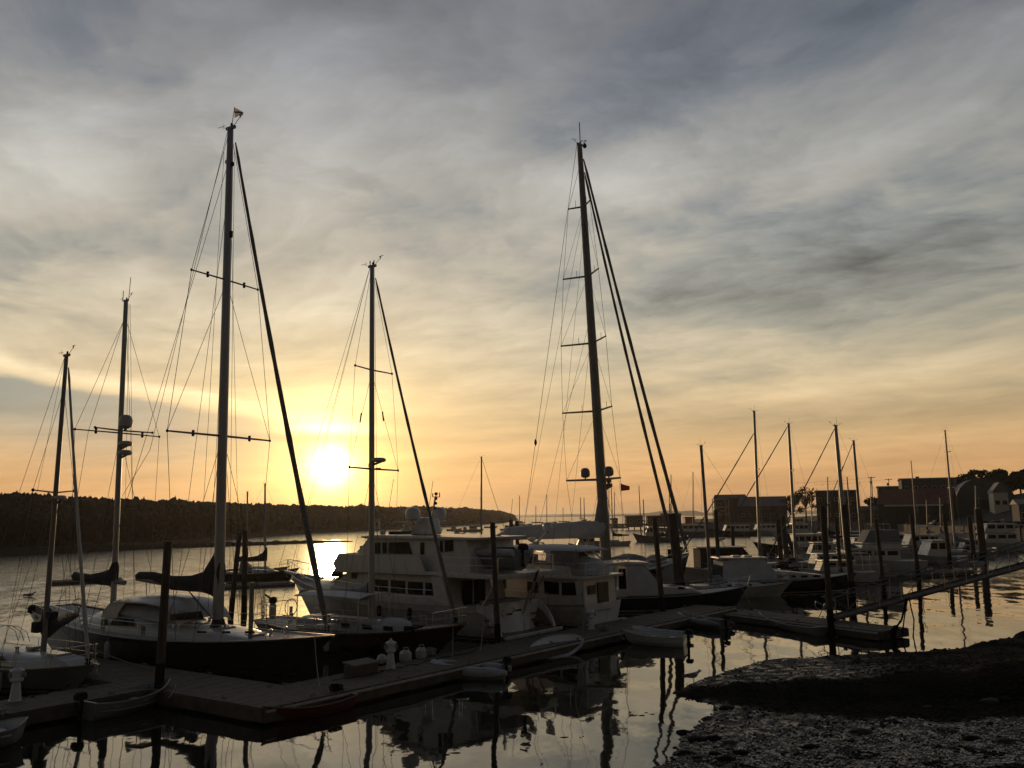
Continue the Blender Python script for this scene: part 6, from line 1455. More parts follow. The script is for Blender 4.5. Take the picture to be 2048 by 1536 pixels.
bld('corner_house', 'white roofed house at the right frame edge', 'house', 2032, 2090, 998, 1008, 30, 9, 'slate', 'greywall', base_z=3.0, win=3)
# utility poles
for lab, px, pt, dY in (('leaning utility pole with transformer left of the grey annexe', 1743, 953, 45), ('utility pole with a bent crossarm above the grey annexe roof', 1777, 957, 66)):
    Y = shoreY(px) + dY; c = A(px + 4, 1030, Y); zt = A(px, pt, Y).z
    t = thing('utility_pole', lab, 'utility pole', (c.x, c.y, 2.7)); xo = A(px, pt, Y).x - c.x
    part('post', 'wood', t, 'tube', [(0, 0, 0), (xo, 0, zt - 2.7)], [.2, .13], 8); part('crossarm', 'wood', t, 'box', xo - 1.3, xo + 1.3, -.08, .08, zt - 3.2, zt - 3.0)
    part('transformer', 'galv', t, 'lathe', [(.3, 0), (.32, .05), (.32, .9), (.1, 1.0)], 8, (xo * .8 - .45, 0, zt - 5.4))
    for k in (-1.1, 0, 1.1): part('insulator', 'glass', t, 'lathe', [(.06, 0), (.1, .1), (.05, .25)], 6, (xo + k, 0, zt - 3.0))
    wire(t, 'cable', [(xo, 0, zt - 3.0), (xo - 12, 4, zt - 4.2), (xo - 26, 8, zt - 4.6)], .03)
def leaf_tree(label, px, ytop, yb, dY, wpx, n=1500, seed=1, sparse=0.0, leaf=.42):
    Y = shoreY(px) + dY; c = A(px, 1030, Y); zt = A(px, ytop, Y).z; z0 = max(2.0, A(px, yb, Y).z); Wd = wpx / F_PX * Y / 2; H = zt - z0
    t = thing('leafy_tree', label, 'tree', (c.x, c.y, z0), 0, 'trees along the town waterfront'); r = random.Random(seed)
    b = MB(); b.tube([(0, 0, -1), (.1, 0, H * .4), (.25, .1, H * .7)], [.35, .25, .12], 7)
    clumps = []
    for k in range(11):
        a = r.random() * 6.28; rr = Wd * (.25 + .6 * r.random()); zc = H * (.38 + .5 * r.random()); q = (math.cos(a) * rr, math.sin(a) * rr * .8, zc)
        clumps.append((q, Wd * (.28 + .22 * r.random()))); b.tube([(.1, 0, H * .35), (q[0] * .5, q[1] * .5, lerp(H * .4, zc, .6)), q], [.14, .09, .03], 5)
    clumps.append(((0, 0, H * .82), Wd * .4)); b.build('trunk', 'bark', t)
    b = MB()
    for i in range(n):
        q, R_ = clumps[i % len(clumps)]
        u = V((r.gauss(0, 1), r.gauss(0, 1), r.gauss(0, 1))).normalized() * R_ * (r.random() ** .45) * (1 + sparse * r.random())
        p = V(q) + V((u.x, u.y, u.z * .8)); e1 = V((r.gauss(0, 1), r.gauss(0, 1), r.gauss(0, 1))).normalized(); e2 = e1.cross(V((r.random(), r.random(), 1))).normalized(); s_ = leaf * (.6 + .8 * r.random())
        b.add([p - e1 * s_, p + e2 * s_ * .6, p + e1 * s_, p - e2 * s_ * .6], [(0, 1, 2, 3)])
    b.build('crown', 'leaf', t)
leaf_tree('dense rounded tree beside the boathouse end', 1584, 987, 1045, 36, 46, 1500, 1)
leaf_tree('tall loose tree with sky gaps between boathouse and warehouse', 1612, 967, 1045, 34, 42, 1000, 2, .5)
for k, (px, yt, wp, lab) in enumerate(((1935, 948, 60, 'low end of the dark hill trees behind the hangar'), (1975, 938, 62, 'broad crowned hill tree above the curved hangar roof'), (2010, 935, 56, 'highest hill tree above the small pale house'), (2046, 938, 40, 'hill tree cut by the right frame edge'), (2085, 925, 70, 'tall hill tree just past the frame edge'), (1745, 992, 30, 'small bush tree by the leaning utility pole'))):
    leaf_tree(lab, px, yt, 1000 if k < 5 else 1030, 100 if k < 5 else 38, wp, 1500 if k < 5 else 600, 10 + k, .1, .55)
# cars parked on the quay
for k, (px, lab) in enumerate(((1876, 'silver car parked in front of the red roofed shed'), (1968, 'first silver car in the row below the hangar'), (1990, 'middle silver car in the row below the hangar'), (2014, 'last silver car in the row below the hangar'), (2038, 'silver car by the frame edge on the quay'))):
    Y = shoreY(px) + 6; c = A(px, 1030, Y); t = thing('parked_car', lab, 'car', (c.x, c.y, 2.62), R(8 * k), 'cars parked on the quay')
    part('body', 'cargrey', t, 'prism', [(-2.1, .35), (-2.15, .8), (-1.2, .9), (1.1, .88), (2.0, .75), (2.1, .4)], -.85, .85, bevel=.08)
    part('cabin', 'glass', t, 'prism', [(-1.5, .88), (-1.0, 1.42), (.4, 1.45), (1.1, .87)], -.72, .72, bevel=.06)
    for x in (-1.3, 1.3):
        for y in (-.8, .8): part('wheel', 'rubber', t, 'tube', [(x, y - .1, .33), (x, y + .1, .33)], .33, 10)
# scaffold of the boat lift against the reddish gable
Y = shoreY(1440) + 8; c = A(1442, 1030, Y); wS = 26 / F_PX * Y; t = thing('boat_lift', 'pale steel boat lift frame standing before the reddish gable', 'boat lift', (c.x, c.y, 0))
zt = A(1442, 998, Y).z
for x in (-wS / 2, wS / 2):
    for y in (-2.5, 2.5): part('leg', 'trim', t, 'tube', [(x, y, 0), (x, y, zt)], .16, 6)
for z in (zt, zt * .72, zt * .48):
    for y in (-2.5, 2.5): part('beam', 'trim', t, 'box', -wS / 2 - .3, wS / 2 + .3, y - .14, y + .14, z - .15, z + .15)
for s_ in (-1, 1): part('brace', 'trim', t, 'tube', [(-s_ * wS / 2, -2.5, zt * .48), (s_ * wS / 2, -2.5, zt * .72)], .09, 6)
# timber wharf out in the bay with stores on it
p0, p1 = G(1205, 1060, 0), G(1398, 1060, 0); t = thing('timber_wharf', 'long low timber wharf out in the bay right of the tall sloop mast', 'wharf', p0, math.atan2(p1.y - p0.y, p1.x - p0.x))
Lw = (p1 - p0).length; part('deck', 'timber', t, 'box', 0, Lw, 0, 10, 1.8, 2.5)
for k in range(16): part('pile', 'pile', t, 'tube', [(Lw * (k + .5) / 16, .3, -1), (Lw * (k + .5) / 16, .3, 1.9)], .25, 6)
for k, (px, w_, h_, m_, lab) in enumerate(((1228, 2.6, 2.0, 'trim', 'small white hut on the timber wharf'), (1268, 7, 3.2, 'brick', 'brown store shed on the timber wharf'), (1308, 6, 3.6, 'darkwall', 'dark store shed on the timber wharf'), (1342, 8, 4.2, 'brick', 'taller brown shed near the wharf end'), (1378, 4.2, 2.8, 'orange', 'orange container at the wharf end'))):
    c = A(px, 1050, p0.y + 4); house('wharf_shed' if m_ != 'orange' else 'container', lab, 'shed' if m_ != 'orange' else 'container', (c.x, c.y, 2.5), 0.05, w_, 4, h_ * .8 + (1.5 if False else 0), .9 if m_ not in ('orange', 'darkwall') else 0, m_, 'darkroof' if m_ != 'orange' else 'orange', 2 if m_ != 'orange' else 0)
    for q_ in bpy.data.objects[:0]: pass

cruiser('white sport boat squeezed between the stout piling and the canvas cruiser', 1752, 1166, 176, 6.5, 2.5, (1.0, 1.0, 1.3), 'white', [(2.2, 5.0, 1.0, 1.9, .9, 2)], group=RG, bim=(.6, 2.6, 2.5))
cruiser('flybridge cruiser half hidden behind the express cruiser', 1812, 1112, 174, 10, 3.4, (1.3, 1.3, 1.8), 'white', [(2.2, 7.6, 1.3, 2.5, 1.3, 4), (2.4, 5.4, 2.6, 3.3, 1.1, 0)], group=RG, bim=(2.2, 4.6, 4.4))
cruiser('sedan cruiser behind the lobster boat wheelhouse', 1902, 1108, 178, 9, 3.2, (1.2, 1.2, 1.6), 'white', [(2.0, 6.6, 1.2, 2.8, 1.25, 3)], group=RG, bim=(2.0, 5.0, 3.9))
cruiser('small grey launch right of the piling dolphin', 1668, 1096, 176, 8, 2.9, (1.0, 1.0, 1.4), 'greyhull', [(2.0, 5.6, 1.0, 2.3, 1.0, 4)], group=RG, lod=0)

for k, (px, py, top, mx, L, hm, lab) in enumerate(((1690, 1098, 955, 1655, 10, 'white', 'sailboat with a thin mast left of the warehouse corner'), (1780, 1090, 955, 1741, 10, 'navy', 'sailboat whose thin mast lines up with the leaning utility pole'), (1896, 1094, 1000, 1853, 9, 'white', 'short masted sailboat before the green shed doors'), (1925, 1096, 996, 1880, 9, 'white', 'short masted sailboat right of the green shed doors'), (1990, 1098, 972, 1951, 10, 'black', 'thin masted sailboat in front of the hangar'), (1648, 1088, 990, 1622, 9, 'white', 'thin masted sailboat under the tall loose tree'))):
    F_ = Frame(G(px, py, 0), 174); sailboat(lab, F_, L, L * .31, (.95, .85, 1.15), hm, (mx + 3, py - 14, mx, top), group=SG, lod=0, hood='greycanvas', sp=((.6, .6),), mr=(.12, .08), boom=(1.6, 1.1), coverm='greycanvas' if k % 2 else 'canvas')
for k, (px, py, L, hm, lab) in enumerate(((1735, 1104, 8.5, 'white', 'white sedan boat between the pilings below the low store'), (1790, 1098, 9, 'greyhull', 'grey sedan boat below the left end of the green shed'), (1850, 1098, 8, 'white', 'white runabout below the green shed middle door'), (1930, 1116, 7, 'navy', 'navy runabout right of the lobster boat bow'), (1992, 1112, 7, 'white', 'white runabout just left of the boxy cabin cruiser'), (1700, 1128, 7, 'white', 'white runabout tucked behind the stout pilings'), (1640, 1134, 7.5, 'greyhull', 'grey runabout in front of the blunt dark workboat'))):
    cruiser(lab, px, py, 172 + 3 * (k % 4), L, L * .35, (1.0 + .1 * (k % 3), 1.0 + .1 * (k % 3), 1.4), hm, [(L * .28, L * (.6 + .05 * (k % 3)), 1.0, 2.0 + .25 * (k % 3), L * .13, 2 + k % 3)], group=RG, lod=k % 2, roofm='greycanvas' if k % 3 == 0 else 'white', bim=(L * .08, L * .34, 2.6 + .3 * (k % 2)) if k % 3 != 1 else None)

# ------------------------------------------------------------------ boats out on moorings
MG = 'boats on moorings in the bay'
def msail(label, px, py, top, L=8.5, deg=0, group=MG, hm='white', lod=0, **k):
    F = Frame(G(px, py, 0), deg); x = L * .58; p = F.w(x, 0, 0)
    Fm = F.w(x, 0, 1.0); d = Fm - EYE; mx = 1024 + F_PX * d.dot(CR) / d.dot(CF)
    return sailboat(label, F, L, L * .32, (.9, .8, 1.15), hm, (mx, py - 8, mx, top), group=group, lod=lod, hood=None, mr=(.11 + p.y / 3000, .08 + p.y / 4000), wr=.008 + p.y / 30000, sp=((.55, .6),) if py > 1060 else (), **k)
msail('dark sailboat with its bow toward the twin pilings behind the motor yacht', 880, 1110, 914, 11.5, 4, hm='black', furled=(.04, .03), boom=(2.2, 1.2))
F_ = Frame(G(1262, 1091, 0), 176); sailboat('moored sailboat with sagging dark boom cover right of the tallest mast', F_, 8.5, 2.7, (.9, .8, 1.1), 'white', (1226, 1082, 1222, 963), group=MG, lod=0, hood=None, mr=(.11, .08), sp=((.5, .5),), boom=(1.6, 1.0))
for px, py, top, L, lab in ((1060, 1051, 992, 12, 'thin masted sailboat nearest the wooded point'), (1086, 1046, 1012, 11, 'small sailboat second out from the wooded point'), (1112, 1047, 990, 13, 'taller sailboat in the cluster off the wooded point'), (1140, 1044, 1016, 12, 'small sailboat far out before the tall sloop boom'),
                             (1236, 1056, 985, 12, 'first thin mast right of the tall sloop over the wharf'), (1248, 1055, 980, 13, 'second thin mast right of the tall sloop over the wharf'), (1258, 1056, 985, 12, 'third thin mast right of the tall sloop over the wharf'), (1374, 1060, 986, 12, 'sailboat at the far wharf end with a lone thin mast'), (1386, 1062, 950, 14, 'sailboat left of the boathouse with a raked thin mast'), (1432, 1063, 945, 14, 'sailboat before the boathouse gable with a tall thin mast'), (1366, 1052, 1008, 12, 'short masted sailboat beyond the wharf')):
    msail(lab, px, py, top, L, 178)
p = G(1156, 1047, 0); F_ = Frame(p, 2); t = thing('schooner', 'two masted schooner left of the tall sloop mast', 'sailboat', (p.x, p.y, 0), F_.a, MG)
k = p.y / 1658; at = hull(t, 26 * k, 6 * k * .9, (2.0, 1.6, 2.6), ('black',), (.5, 2), ns=10, rail=None, wl=None)
for px in (1162, 1169): x = (px - 1156) * k; part('mast', 'darkspar', t, 'tube', [(x, 0, 1), (x, 0, A(px, 995, p.y).z)], [.42, .28], 6)
part('boom', 'darkspar', t, 'tube', [((1169 - 1156) * k, 0, 4), (1.0, 0, 4.4)], .3, 6); part('deckhouse', 'white', t, 'box', 3, 7, -1.5, 1.5, 1.6, 3.2)
# small motor boats
MLAB = ['leftmost small moored boat above the motor yacht visor', 'second small moored boat above the motor yacht roof', 'moored boat just left of the yacht radar mast', 'moored boat just right of the yacht radar domes', 'grey moored boat close behind the yacht lounge roof', 'far moored boat right above the cabin launch', 'far moored boat between cabin launch and the tall transom piling',
        'moored boat showing right of the tall transom piling', 'far moored boat between the transom piling and twin pilings', 'first moored boat right of the twin pilings', 'second moored boat right of the twin pilings', 'third moored boat right of the twin pilings', 'farthest right moored boat over the big sloop boom', 'low skiff at the yacht lounge roof corner', 'farthest tiny boat under the end of the wooded point']
mlist = [(792, 1067, 5.2), (808, 1064, 6), (858, 1063, 6), (893, 1062, 7), (912, 1064, 6.5), (938, 1054, 8), (968, 1056, 7.5), (1000, 1061, 7), (1010, 1053, 8), (1046, 1055, 9), (1072, 1053, 9), (1100, 1049, 9), (1124, 1050, 9), (900, 1073, 5), (1030, 1047, 10)]
for k, (px, py, L) in enumerate(mlist):
    cruiser(MLAB[k], px, py, (-10 + 37 * k) % 40 - 10, L, L * .34, (.8, .8, 1.2), 'white' if k % 3 else 'greyhull', [(L * .3, L * .62, .8, 2.0, L * .13, 2)] if k % 2 else [(L * .45, L * .7, .8, 1.9, L * .12, 1)], lod=0, name='moored_motor_boat', group=MG)
cruiser('open cabin launch just right of the dark moored sailboat mast', 931, 1064, 4, 7.4, 2.6, (.9, .9, 1.3), 'greyhull', [(1.5, 5.0, .9, 2.4, .9, 4)], lod=0, name='cabin_launch', group=MG)
cruiser('low dark skiff drifting left of the fishing boat', 1258, 1071, 180, 3.4, 1.4, (.4, .4, .7), 'black', [], lod=0, name='skiff', group=MG)
cruiser('blue hulled boat half hidden behind the thick weathered piling', 1376, 1079, 180, 5.6, 2.2, (.9, .9, 1.3), 'bluehull', [(1.6, 4.4, .9, 2.1, .8, 3)], lod=0, name='blue_workboat', group=MG)
cruiser('little white trawler with a dark red hull beyond the big sloop boom', 1200, 1103, 180, 5.4, 2.2, (1.0, 1.0, 1.5), 'oxblood', [(.9, 4.0, 1.0, 2.4, .85, 4)], lod=0, name='small_trawler', group=MG)
t, at = cruiser('grey fishing boat with two stub masts and piled gear in mid harbour', 1362, 1083, 180, 11.0, 3.6, (1.1, 1.1, 2.0), 'greyhull', [(5.6, 8.4, 1.2, 3.4, 1.2, 3)], lod=0, name='fishing_boat', group=MG)
part('mast', 'darkspar', t, 'tube', [(9.0, 0, 1.2), (9.15, 0, A(1281, 970, 188).z)], [.14, .08], 6); part('mast', 'darkspar', t, 'tube', [(8.2, 0, 1.2), (8.25, 0, A(1290, 998, 188).z)], [.16, .1], 6); part('crosstree', 'darkspar', t, 'tube', [(9.1, -.9, 7.2), (9.1, .9, 7.2)], .06, 5)
for k in range(5): part('gear_pile', 'brick', t, 'lathe', [(.5, 0), (.62, .3), (.45, .8), (.1, 1.1)], 7, (1.4 + k * .9, .4 * (-1) ** k, 1.1), smooth=True)
for x in (2.0, 5.0): wire(t, 'trawl_boom', [(9.0, 0, 5.0), (x, .8, 3.2)], .05)
# boats rafted at the far float, left
FR = Frame(G(446, 1166, 0), 3); t, at = sailboat('dark rafted sailboat with furled mainsail silhouetted left of the motor yacht bow', FR, 7.2, 2.4, (.95, .9, 1.35), 'black', (531, 1128, 530, 968), boom=(1.2, 1.0), mr=(.11, .08), sp=((.35, .3),), hood='greycanvas', bowsprit=.3)
FR2 = Frame(G(452, 1155, 0), 5); sailboat('second rafted sailboat whose mast top rises beside the ketch mast', FR2, 6.5, 2.3, (.8, .75, 1.05), 'white', (493, 1120, 495, 984), mr=(.10, .08), sp=(), boom=(1.0, .9), lod=1, hood='greycanvas')

# ------------------------------------------------------------------ gangway with railings, ropes hanging from it
g0, g1 = G(1664, 1236, .62), A(2048, 1130, 44.5); dr = (g1 - g0); g1 = g0 + dr * 1.45; dr = g1 - g0; Lg = dr.length
t = thing('gangway', 'long aluminium gangway with truss railings sloping up to the right frame edge', 'gangway', g0, math.atan2(dr.y, dr.x)); pit = math.atan2(dr.z, math.hypot(dr.x, dr.y)); hx, hz = math.cos(pit), math.sin(pit)
def gp_(s_, y, h): return (s_ * hx, y, s_ * hz + h)
b = MB(); b.rings([[gp_(s_, -.55, -.05), gp_(s_, .55, -.05), gp_(s_, .55, .0), gp_(s_, -.55, .0)] for s_ in (0, Lg)]); b.build('tread_plate', 'rubber', t)
n = int(Lg / 1.15)
for y in (-.62, .62):
    part('bottom_chord', 'timber', t, 'tube', [gp_(0, y, 0), gp_(Lg, y, 0)], .06, 6)
    part('top_rail', 'galv', t, 'tube', [gp_(-.0, y, 1.08), gp_(Lg, y, 1.08)], .035, 6); part('mid_rail', 'galv', t, 'tube', [gp_(0, y, .92), gp_(Lg, y, .92)], .02, 6)
    for k in range(n + 1):
        s_ = Lg * k / n; part('post', 'galv', t, 'tube', [gp_(s_, y, 0), gp_(s_, y, 1.08)], .022, 5)
        if k < n: part('diagonal', 'galv', t, 'tube', [gp_(s_ + (0 if k % 2 else Lg / n), y, .05), gp_(s_ + (Lg / n if k % 2 else 0), y, .95)], .016, 5)
    part('rail_loop', 'alu', t, 'tube', [gp_(0, y, 1.08)] + [gp_(-.32 - .32 * math.cos(a * .5236 - 1.57 + 3.14), y, .76 + .32 * math.sin(a * .5236 + 1.57)) for a in range(0, 11)] + [gp_(0, y, .5)], .026, 6)
for s_ in (-1, 1): part('roller', 'rubber', t, 'tube', [(-.05, s_ * .4 - .08, -.02), (-.05, s_ * .4 + .08, -.02)], .1, 10)
part('brace_frame', 'alu', t, 'tube', [(.1, .62, 1.0), (-.5, .62, -.1)], .02, 5)
# weedy cables
for k, (pts, lab) in enumerate((([(1812, 1196), (1808, 1220), (1803, 1240), (1787, 1262), (1784, 1268)], 'thickest weed hung cable trailing from the gangway into the water'), ([(1815, 1196), (1812, 1215), (1808, 1240), (1800, 1262)], 'middle weed hung cable trailing from the gangway'), ([(1818, 1194), (1822, 1215), (1828, 1240), (1824, 1265)], 'outer cable bowing to the right below the gangway'))):
    Yc = 41.0 + k * .5; wp = [A(px, py, Yc) for px, py in pts]; wp[-1].z = -.3; rg = []
    dense = []
    for a_, c_ in zip(wp, wp[1:]): dense += [a_.lerp(c_, i / 6) for i in range(6)]
    dense.append(wp[-1]); r_ = [(.05 if k == 0 else .035) * (1 + .5 * mnoise.noise(V((i * .9, k, 0)))) * (1 + (1.8 if k == 0 and i > 15 else 0)) for i in range(len(dense))]
    o = part('hanging_cable', 'weed', None, 'tube', dense, r_, 6); tag(o, lab, 'cable')

# ------------------------------------------------------------------ dinghies at the docks
def skiff(label, pa, pb, B, fb, m, name='rowboat', seats=2, motor=False, inner='wood', rail='alu', transom=.75, rib=0):
    """open boat from stern pixel to bow pixel on the water"""
    a, c = G(*pa), G(*pb); d = c - a; L = math.hypot(d.x, d.y)
    t = thing(name, label, 'boat', (a.x, a.y, 0), math.atan2(d.y, d.x)); f0, fm, f1 = fb
    def sh(t_): return f0 * (1 - t_) * (1 - 2 * t_) + 4 * fm * t_ * (1 - t_) + f1 * t_ * (2 * t_ - 1)
    def hf(t_): return B / 2 * (lerp(transom, 1, math.sin(t_ / .45 * 1.5708)) if t_ < .45 else max(0, 1 - ((t_ - .45) / .55) ** 2.4))
    def shell(ins, z0):
        rg = []
        for i in range(15):
            t_ = i / 14; hb = max(hf(t_) - ins, .012); zs = sh(t_) - (.0 if not ins else .005); row = []
            for k in range(6):
                s_ = k / 5; z = lerp(z0 + .25 * t_ ** 5, zs, s_); row.append((lerp(L * .02 + t_ * L * .9, t_ * L, s_) if not ins else lerp(L * .03 + t_ * L * .86, t_ * (L - .05) + .03, s_), hb * s_ ** lerp(.3, .8, t_ ** 2), z))
            rg.append([(x, -y, z) for x, y, z in reversed(row)] + row[1:])
        return rg
    rg = shell(0, -.12); b = MB(); b.rings(rg, cap=False, closed=False); b.add(rg[0], [tuple(range(len(rg[0])))]); b.build('hull', m, t, smooth=True)
    rg = shell(.04, -.02); b = MB(); b.rings(rg, cap=False, closed=False); b.add(rg[0], [tuple(range(len(rg[0])))]); b.build('inner_hull', inner, t, smooth=True)
    for s_ in (-1, 1): part('gunwale', rail, t, 'tube', [(i / 14 * L, s_ * hf(i / 14), sh(i / 14)) for i in range(15)], .024, 6)
    part('transom_cap', rail, t, 'box', -.03, .04, -hf(0), hf(0), f0 - .02, f0 + .03)
    for k in range(seats): x = L * (.22 + .32 * k); part('thwart', inner, t, 'box', x - .12, x + .12, -hf(x / L) + .05, hf(x / L) - .05, fm - .16, fm - .12)
    if rib:
        for s_ in (-1, 1): part('spray_strake', rail, t, 'tube', [(L * .05 + i / 14 * L * .9, s_ * (hf(i / 14) * .96 + .01), sh(i / 14) * .5) for i in range(14)], .014, 5)
    if motor: outboard(t, -.12, 0, f0 + .05, 1.0)
    return t
skiff('aluminium rowboat with an outboard tied at the near left dock corner', (168, 1440, 0), (338, 1402, 0), 1.5, (.52, .48, .72), 'greyhull', inner='alu', motor=True, rib=1)
skiff('small grey dinghy cut by the lower left corner of the frame', (-60, 1500, 0), (52, 1482, 0), 1.35, (.5, .48, .62), 'greyhull', inner='offwhite')
skiff('dull red skiff lying along the dock corner', (695, 1412, 0), (524, 1452, 0), 1.25, (.40, .36, .55), 'redpaint', inner='redpaint', rail='teak', motor=False)
skiff('white tender with blunt bow below the walkway', (1372, 1293, 0), (1246, 1287, 0), 1.5, (.45, .48, .62), 'white', inner='offwhite', rail='rubstrip', motor=True, name='tender', rib=1)
skiff('flat rowboat along the short landing dock', (1643, 1272, 0), (1520, 1246, 0), 1.3, (.42, .38, .6), 'greyhull', inner='alu')
def inflatable(label, pa, pb, B=1.45, m='pvc', motor=True, r=.2):
    a, c = G(*pa), G(*pb); d = c - a; L = math.hypot(d.x, d.y); t = thing('inflatable_dinghy', label, 'boat', (a.x, a.y, 0), math.atan2(d.y, d.x)); y = B / 2 - r
    pts = [(-.12, -y, .24), (L * .15, -y, .24), (L * .55, -y, .26), (L * .8, -y * .78, .33), (L * .95, -y * .35, .42), (L, 0, .45), (L * .95, y * .35, .42), (L * .8, y * .78, .33), (L * .55, y, .26), (L * .15, y, .24), (-.12, y, .24)]
    part('tube', m, t, 'tube', pts, [.1, r, r, r, r * .95, r * .9, r * .95, r, r, r, .1], 10, smooth=True)
    part('floor', 'darkpvc', t, 'prism', [(0, .02), (0, .10), (L * .85, .14), (L * .92, .1), (L * .7, -.08)], -y, y); part('transom', 'darkpvc', t, 'box', .05, .1, -y + .1, y - .1, .05, .52); part('seat', 'wood', t, 'box', L * .38, L * .48, -y - .05, y + .05, .36, .4)
    for s_ in (-1, 1): wire(t, 'grab_line', [(L * .15, s_ * (y + r), .30), (L * .3, s_ * (y + r + .02), .22), (L * .45, s_ * (y + r), .31), (L * .6, s_ * (y + r), .26), (L * .75, s_ * (y * .85 + r), .36)], .012, 'rope')
    if motor: outboard(t, -.02, 0, .5, .95)
    return t
inflatable('grey inflatable dinghy below the lighthouse pedestal stretch of walkway', (1012, 1355, 0), (868, 1352, 0), 1.4)
inflatable('pale inflatable rafted behind the white tender', (1376, 1284, 0), (1268, 1277, 0), 1.3, 'pvc', False)
inflatable('dark inflatable tied where walkway and landing dock meet', (1452, 1259, 0), (1358, 1246, 0), 1.4, 'darkpvc')
# upturned white pram leaning on the dock edge
a, c = G(1062, 1318, .02), G(1152, 1296, .1); d = c - a; L = math.hypot(d.x, d.y)
t = thing('white_pram', 'white sailing pram tipped on its side against the walkway', 'boat', (a.x, a.y, .12), math.atan2(d.y, d.x)); t.rotation_euler[0] = R(38)
b = MB(); rg = []
for i in range(13):
    t_ = i / 12; w_ = .62 * math.sin(math.pi * (.12 + .80 * t_)) ** .8 if t_ < 1 else .1; z = .35 * t_ ** 3
    rg.append([(t_ * L, -w_, z + .26), (t_ * L, -w_ * .8, z + .04), (t_ * L, 0, z - .02), (t_ * L, w_ * .8, z + .04), (t_ * L, w_, z + .26), (t_ * L, w_ * .9, z + .26), (t_ * L, 0, z + .20), (t_ * L, -w_ * .9, z + .26)])
b.rings(rg); b.build('hull', 'white', t, smooth=True)
for s_ in (-1, 1): part('gunwale', 'rubstrip', t, 'tube', [(p[0 if s_ < 0 else 4][0], p[0 if s_ < 0 else 4][1], p[0 if s_ < 0 else 4][2] + .01) for p in rg], .025, 5)
part('thwart', 'wood', t, 'box', L * .45, L * .55, -.55, .55, .24, .28)

# ------------------------------------------------------------------ lines, hoses and fenders about the docks
def line(name, label, cat, a, c, sag, r, m='rope', n=14):
    a, c = V(a), V(c); pts = [a.lerp(c, i / n) - V((0, 0, sag * 4 * (i / n) * (1 - i / n))) for i in range(n + 1)]
    tag(part(name, m, None, 'tube', pts, r, 5), label, cat)
def dk(px, py): p = G(px, py, DK); return (p.x, p.y, DK + .06)
line('mooring_line', 'mooring line from the ketch bow down to the walkway', 'rope', FK.w(LK - .6, -.4, 1.65), dk(640, 1378), .25, .018)
line('mooring_line', 'mooring line from the ketch quarter to the main float', 'rope', FK.w(4.0, -2.1, 1.4), dk(300, 1340), .2, .018)
line('mooring_line', 'mooring line from the maroon sloop bow to the walkway', 'rope', FS.w(LS - .5, -.2, 1.5), dk(905, 1318), .2, .016)
line('mooring_line', 'mooring line from the white sloop bow to the dock arm', 'rope', FW.w(LW - .3, -.1, 1.05), dk(225, 1365), .1, .015)
line('mooring_line', 'stern line from the motor yacht to the walkway', 'rope', FY.w(1.4, 2.2, 1.7), dk(960, 1305), .3, .02)
line('mooring_line', 'mooring line from the trawler stern to the walkway', 'rope', FT.w(1.0, 1.8, 1.3), dk(1165, 1270), .25, .018)
line('mooring_line', 'painter of the aluminium rowboat running to the dock', 'rope', G(336, 1396, .6), dk(352, 1372), .08, .012)
line('mooring_line', 'painter of the white tender running up to the walkway', 'rope', G(1250, 1280, .55), dk(1236, 1266), .06, .012)
def snake(label, pts, m, r=.016):
    w = [G(px, py, DK) for px, py in pts]; d_ = []
    for i in range(len(w) - 1):
        for k in range(6):
            q = w[i].lerp(w[i + 1], k / 6); d_.append((q.x + .12 * math.sin(k * 1.05 + i * 2), q.y + .10 * math.cos(k * 1.3 + i), DK + .025))
    tag(part('shore_power_cable', m, None, 'tube', d_, r, 5), label, 'cable')
snake('power cord looping from the walkway pedestal toward the ketch', [(781, 1338), (760, 1345), (735, 1352), (700, 1356), (668, 1362)], 'rubber')
snake('power cord from the walkway pedestal along to the motor yacht', [(785, 1338), (830, 1331), (880, 1318), (930, 1308), (965, 1296)], 'canvas')
snake('power cord from the near left pedestal to the white sloop', [(32, 1402), (60, 1396), (95, 1388), (120, 1378), (150, 1368)], 'rubber')
snake('hose lying along the walkway beside the trawler', [(1183, 1260), (1160, 1266), (1140, 1272), (1120, 1275)], 'greycanvas', .02)
for lab, F_, x, y, z in (('pale fender hung on the ketch side nearest the piling', FK, 8.0, -2.36, .75), ('pale fender hung amidships on the ketch side', FK, 11.2, -2.22, .72), ('fender hung on the maroon sloop side', FS, 5.5, -1.86, .65), ('fender hung on the white sloop bow quarter', FW, LW - 3.2, -1.5, .5)):
    p = F_.w(x, y, z); t = thing('fender', lab, 'fender', p, F_.a)
    part('bladder', 'offwhite', t, 'lathe', [(.02, -.36), (.10, -.31), (.12, -.2), (.12, .2), (.10, .31), (.03, .36)], 10, smooth=True); part('lanyard', 'rope', t, 'tube', [(0, 0, .35), (0, .05, .95)], .01, 5)

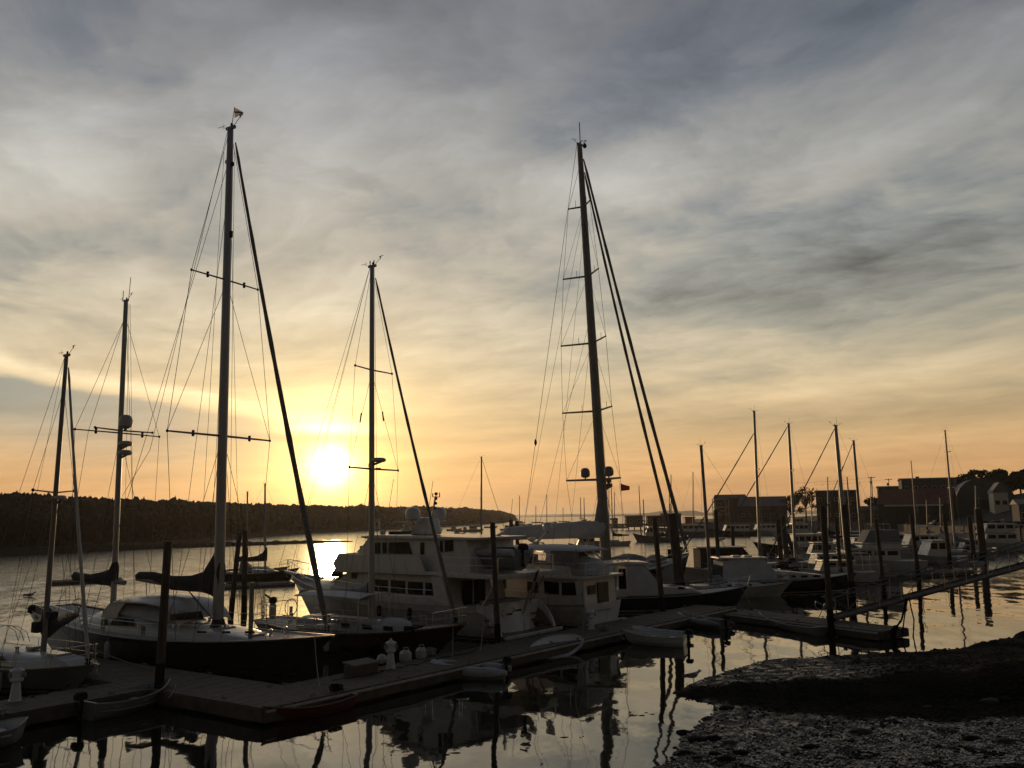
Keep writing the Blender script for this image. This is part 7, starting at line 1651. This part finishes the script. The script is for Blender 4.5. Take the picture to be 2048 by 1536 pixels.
# ------------------------------------------------------------------ gulls
def gull(label, p, s_=1.0, rz=0.0, swim=False):
    t = thing('gull', label, 'bird', p, rz); z = .16 * s_ if not swim else .02
    sec = [(-.30, .015, .02), (-.20, .045, .04), (-.08, .075, .075), (.04, .085, .085), (.12, .07, .08), (.17, .045, .055), (.20, .04, .05), (.235, .045, .05), (.265, .035, .038), (.285, .012, .014)]
    zc = [.0, .012, .02, .03, .05, .09, .125, .15, .15, .145]
    b = MB(); b.rings([[(x * s_, w * s_ * math.cos(k * .6283), z + .05 * s_ + (zz + h * math.sin(k * .6283)) * s_) for k in range(10)] for (x, w, h), zz in zip(sec, zc)]); b.build('body', 'gullwhite', t, smooth=True)
    for q in (-1, 1): b = MB(); b.rings([[(x * s_, q * (w + .008) * s_, z + .05 * s_ + h * s_), (x * s_, q * (w + .016) * s_, z + .05 * s_ + (h - .05) * s_), (x * s_, q * w * .6 * s_, z + .05 * s_ + (h + .045) * s_)] for x, w, h in ((.10, .07, .06), (.0, .085, .055), (-.12, .07, .04), (-.24, .03, .03), (-.36, .008, .02))]); b.build('wing', 'gullgrey', t, smooth=True)
    part('beak', 'beak', t, 'tube', [(.28 * s_, 0, z + .195 * s_), (.335 * s_, 0, z + .185 * s_)], [.014 * s_, .004], 5)
    if not swim:
        for q in (-1, 1): part('leg', 'beak', t, 'tube', [(.03 * s_, q * .03, 0), (.02 * s_, q * .03, z + .02)], .008 * s_, 5); 
    return t
p = G(1386, 1364, .1); gull('gull standing on the tip of the weedy bank', (p.x, p.y, max(.02, ground_h(p.x, p.y)) + .03), 1.15, R(15))
p = G(60, 1193, 0); gull('gull swimming near the left frame edge', (p.x, p.y, 0), 1.5, R(5), True)

# drifting weed and scum on the sheltered water
b = MB(); rr = random.Random(5)
for k in range(60):
    px, py = (780 + 560 * rr.random(), 1345 + 175 * rr.random()) if k < 30 else (1700 + 330 * rr.random(), 1150 + 110 * rr.random())
    p = G(px, py, 0)
    if ground_h(p.x, p.y) > -.3: continue
    L_ = .02 + .09 * rr.random() ** 2; n = 8; a0 = rr.random() * 3
    b.rings([[(p.x + math.cos(i * 6.283 / n + a0) * L_ * q_ * (.5 + rr.random()) * 1.6, p.y + math.sin(i * 6.283 / n + a0) * L_ * q_ * (.4 + rr.random() * .6), z_) for i in range(n)] for q_, z_ in ((1, .002), (.6, .012))])
tag(b.build('floating_weed', 'weed'), 'scraps of weed drifting on the calm water', kind='stuff')

# ------------------------------------------------------------------ evening haze over the whole harbour
mh = bpy.data.materials.new('evening_haze'); mh.use_nodes = True; mh.node_tree.nodes.clear()
pv = mh.node_tree.nodes.new('ShaderNodeVolumePrincipled'); ou = mh.node_tree.nodes.new('ShaderNodeOutputMaterial')
pv.inputs['Color'].default_value = (0.86, 0.84, 0.80, 1); pv.inputs['Density'].default_value = 0.00011; pv.inputs['Anisotropy'].default_value = 0.65
mh.node_tree.links.new(pv.outputs[0], ou.inputs['Volume'])
b = MB(); b.box(-9100, 9100, -70, 14100, -2.7, 62); hz = b.build('haze', mh); tag(hz, 'thin warm evening haze over the harbour', kind='stuff')
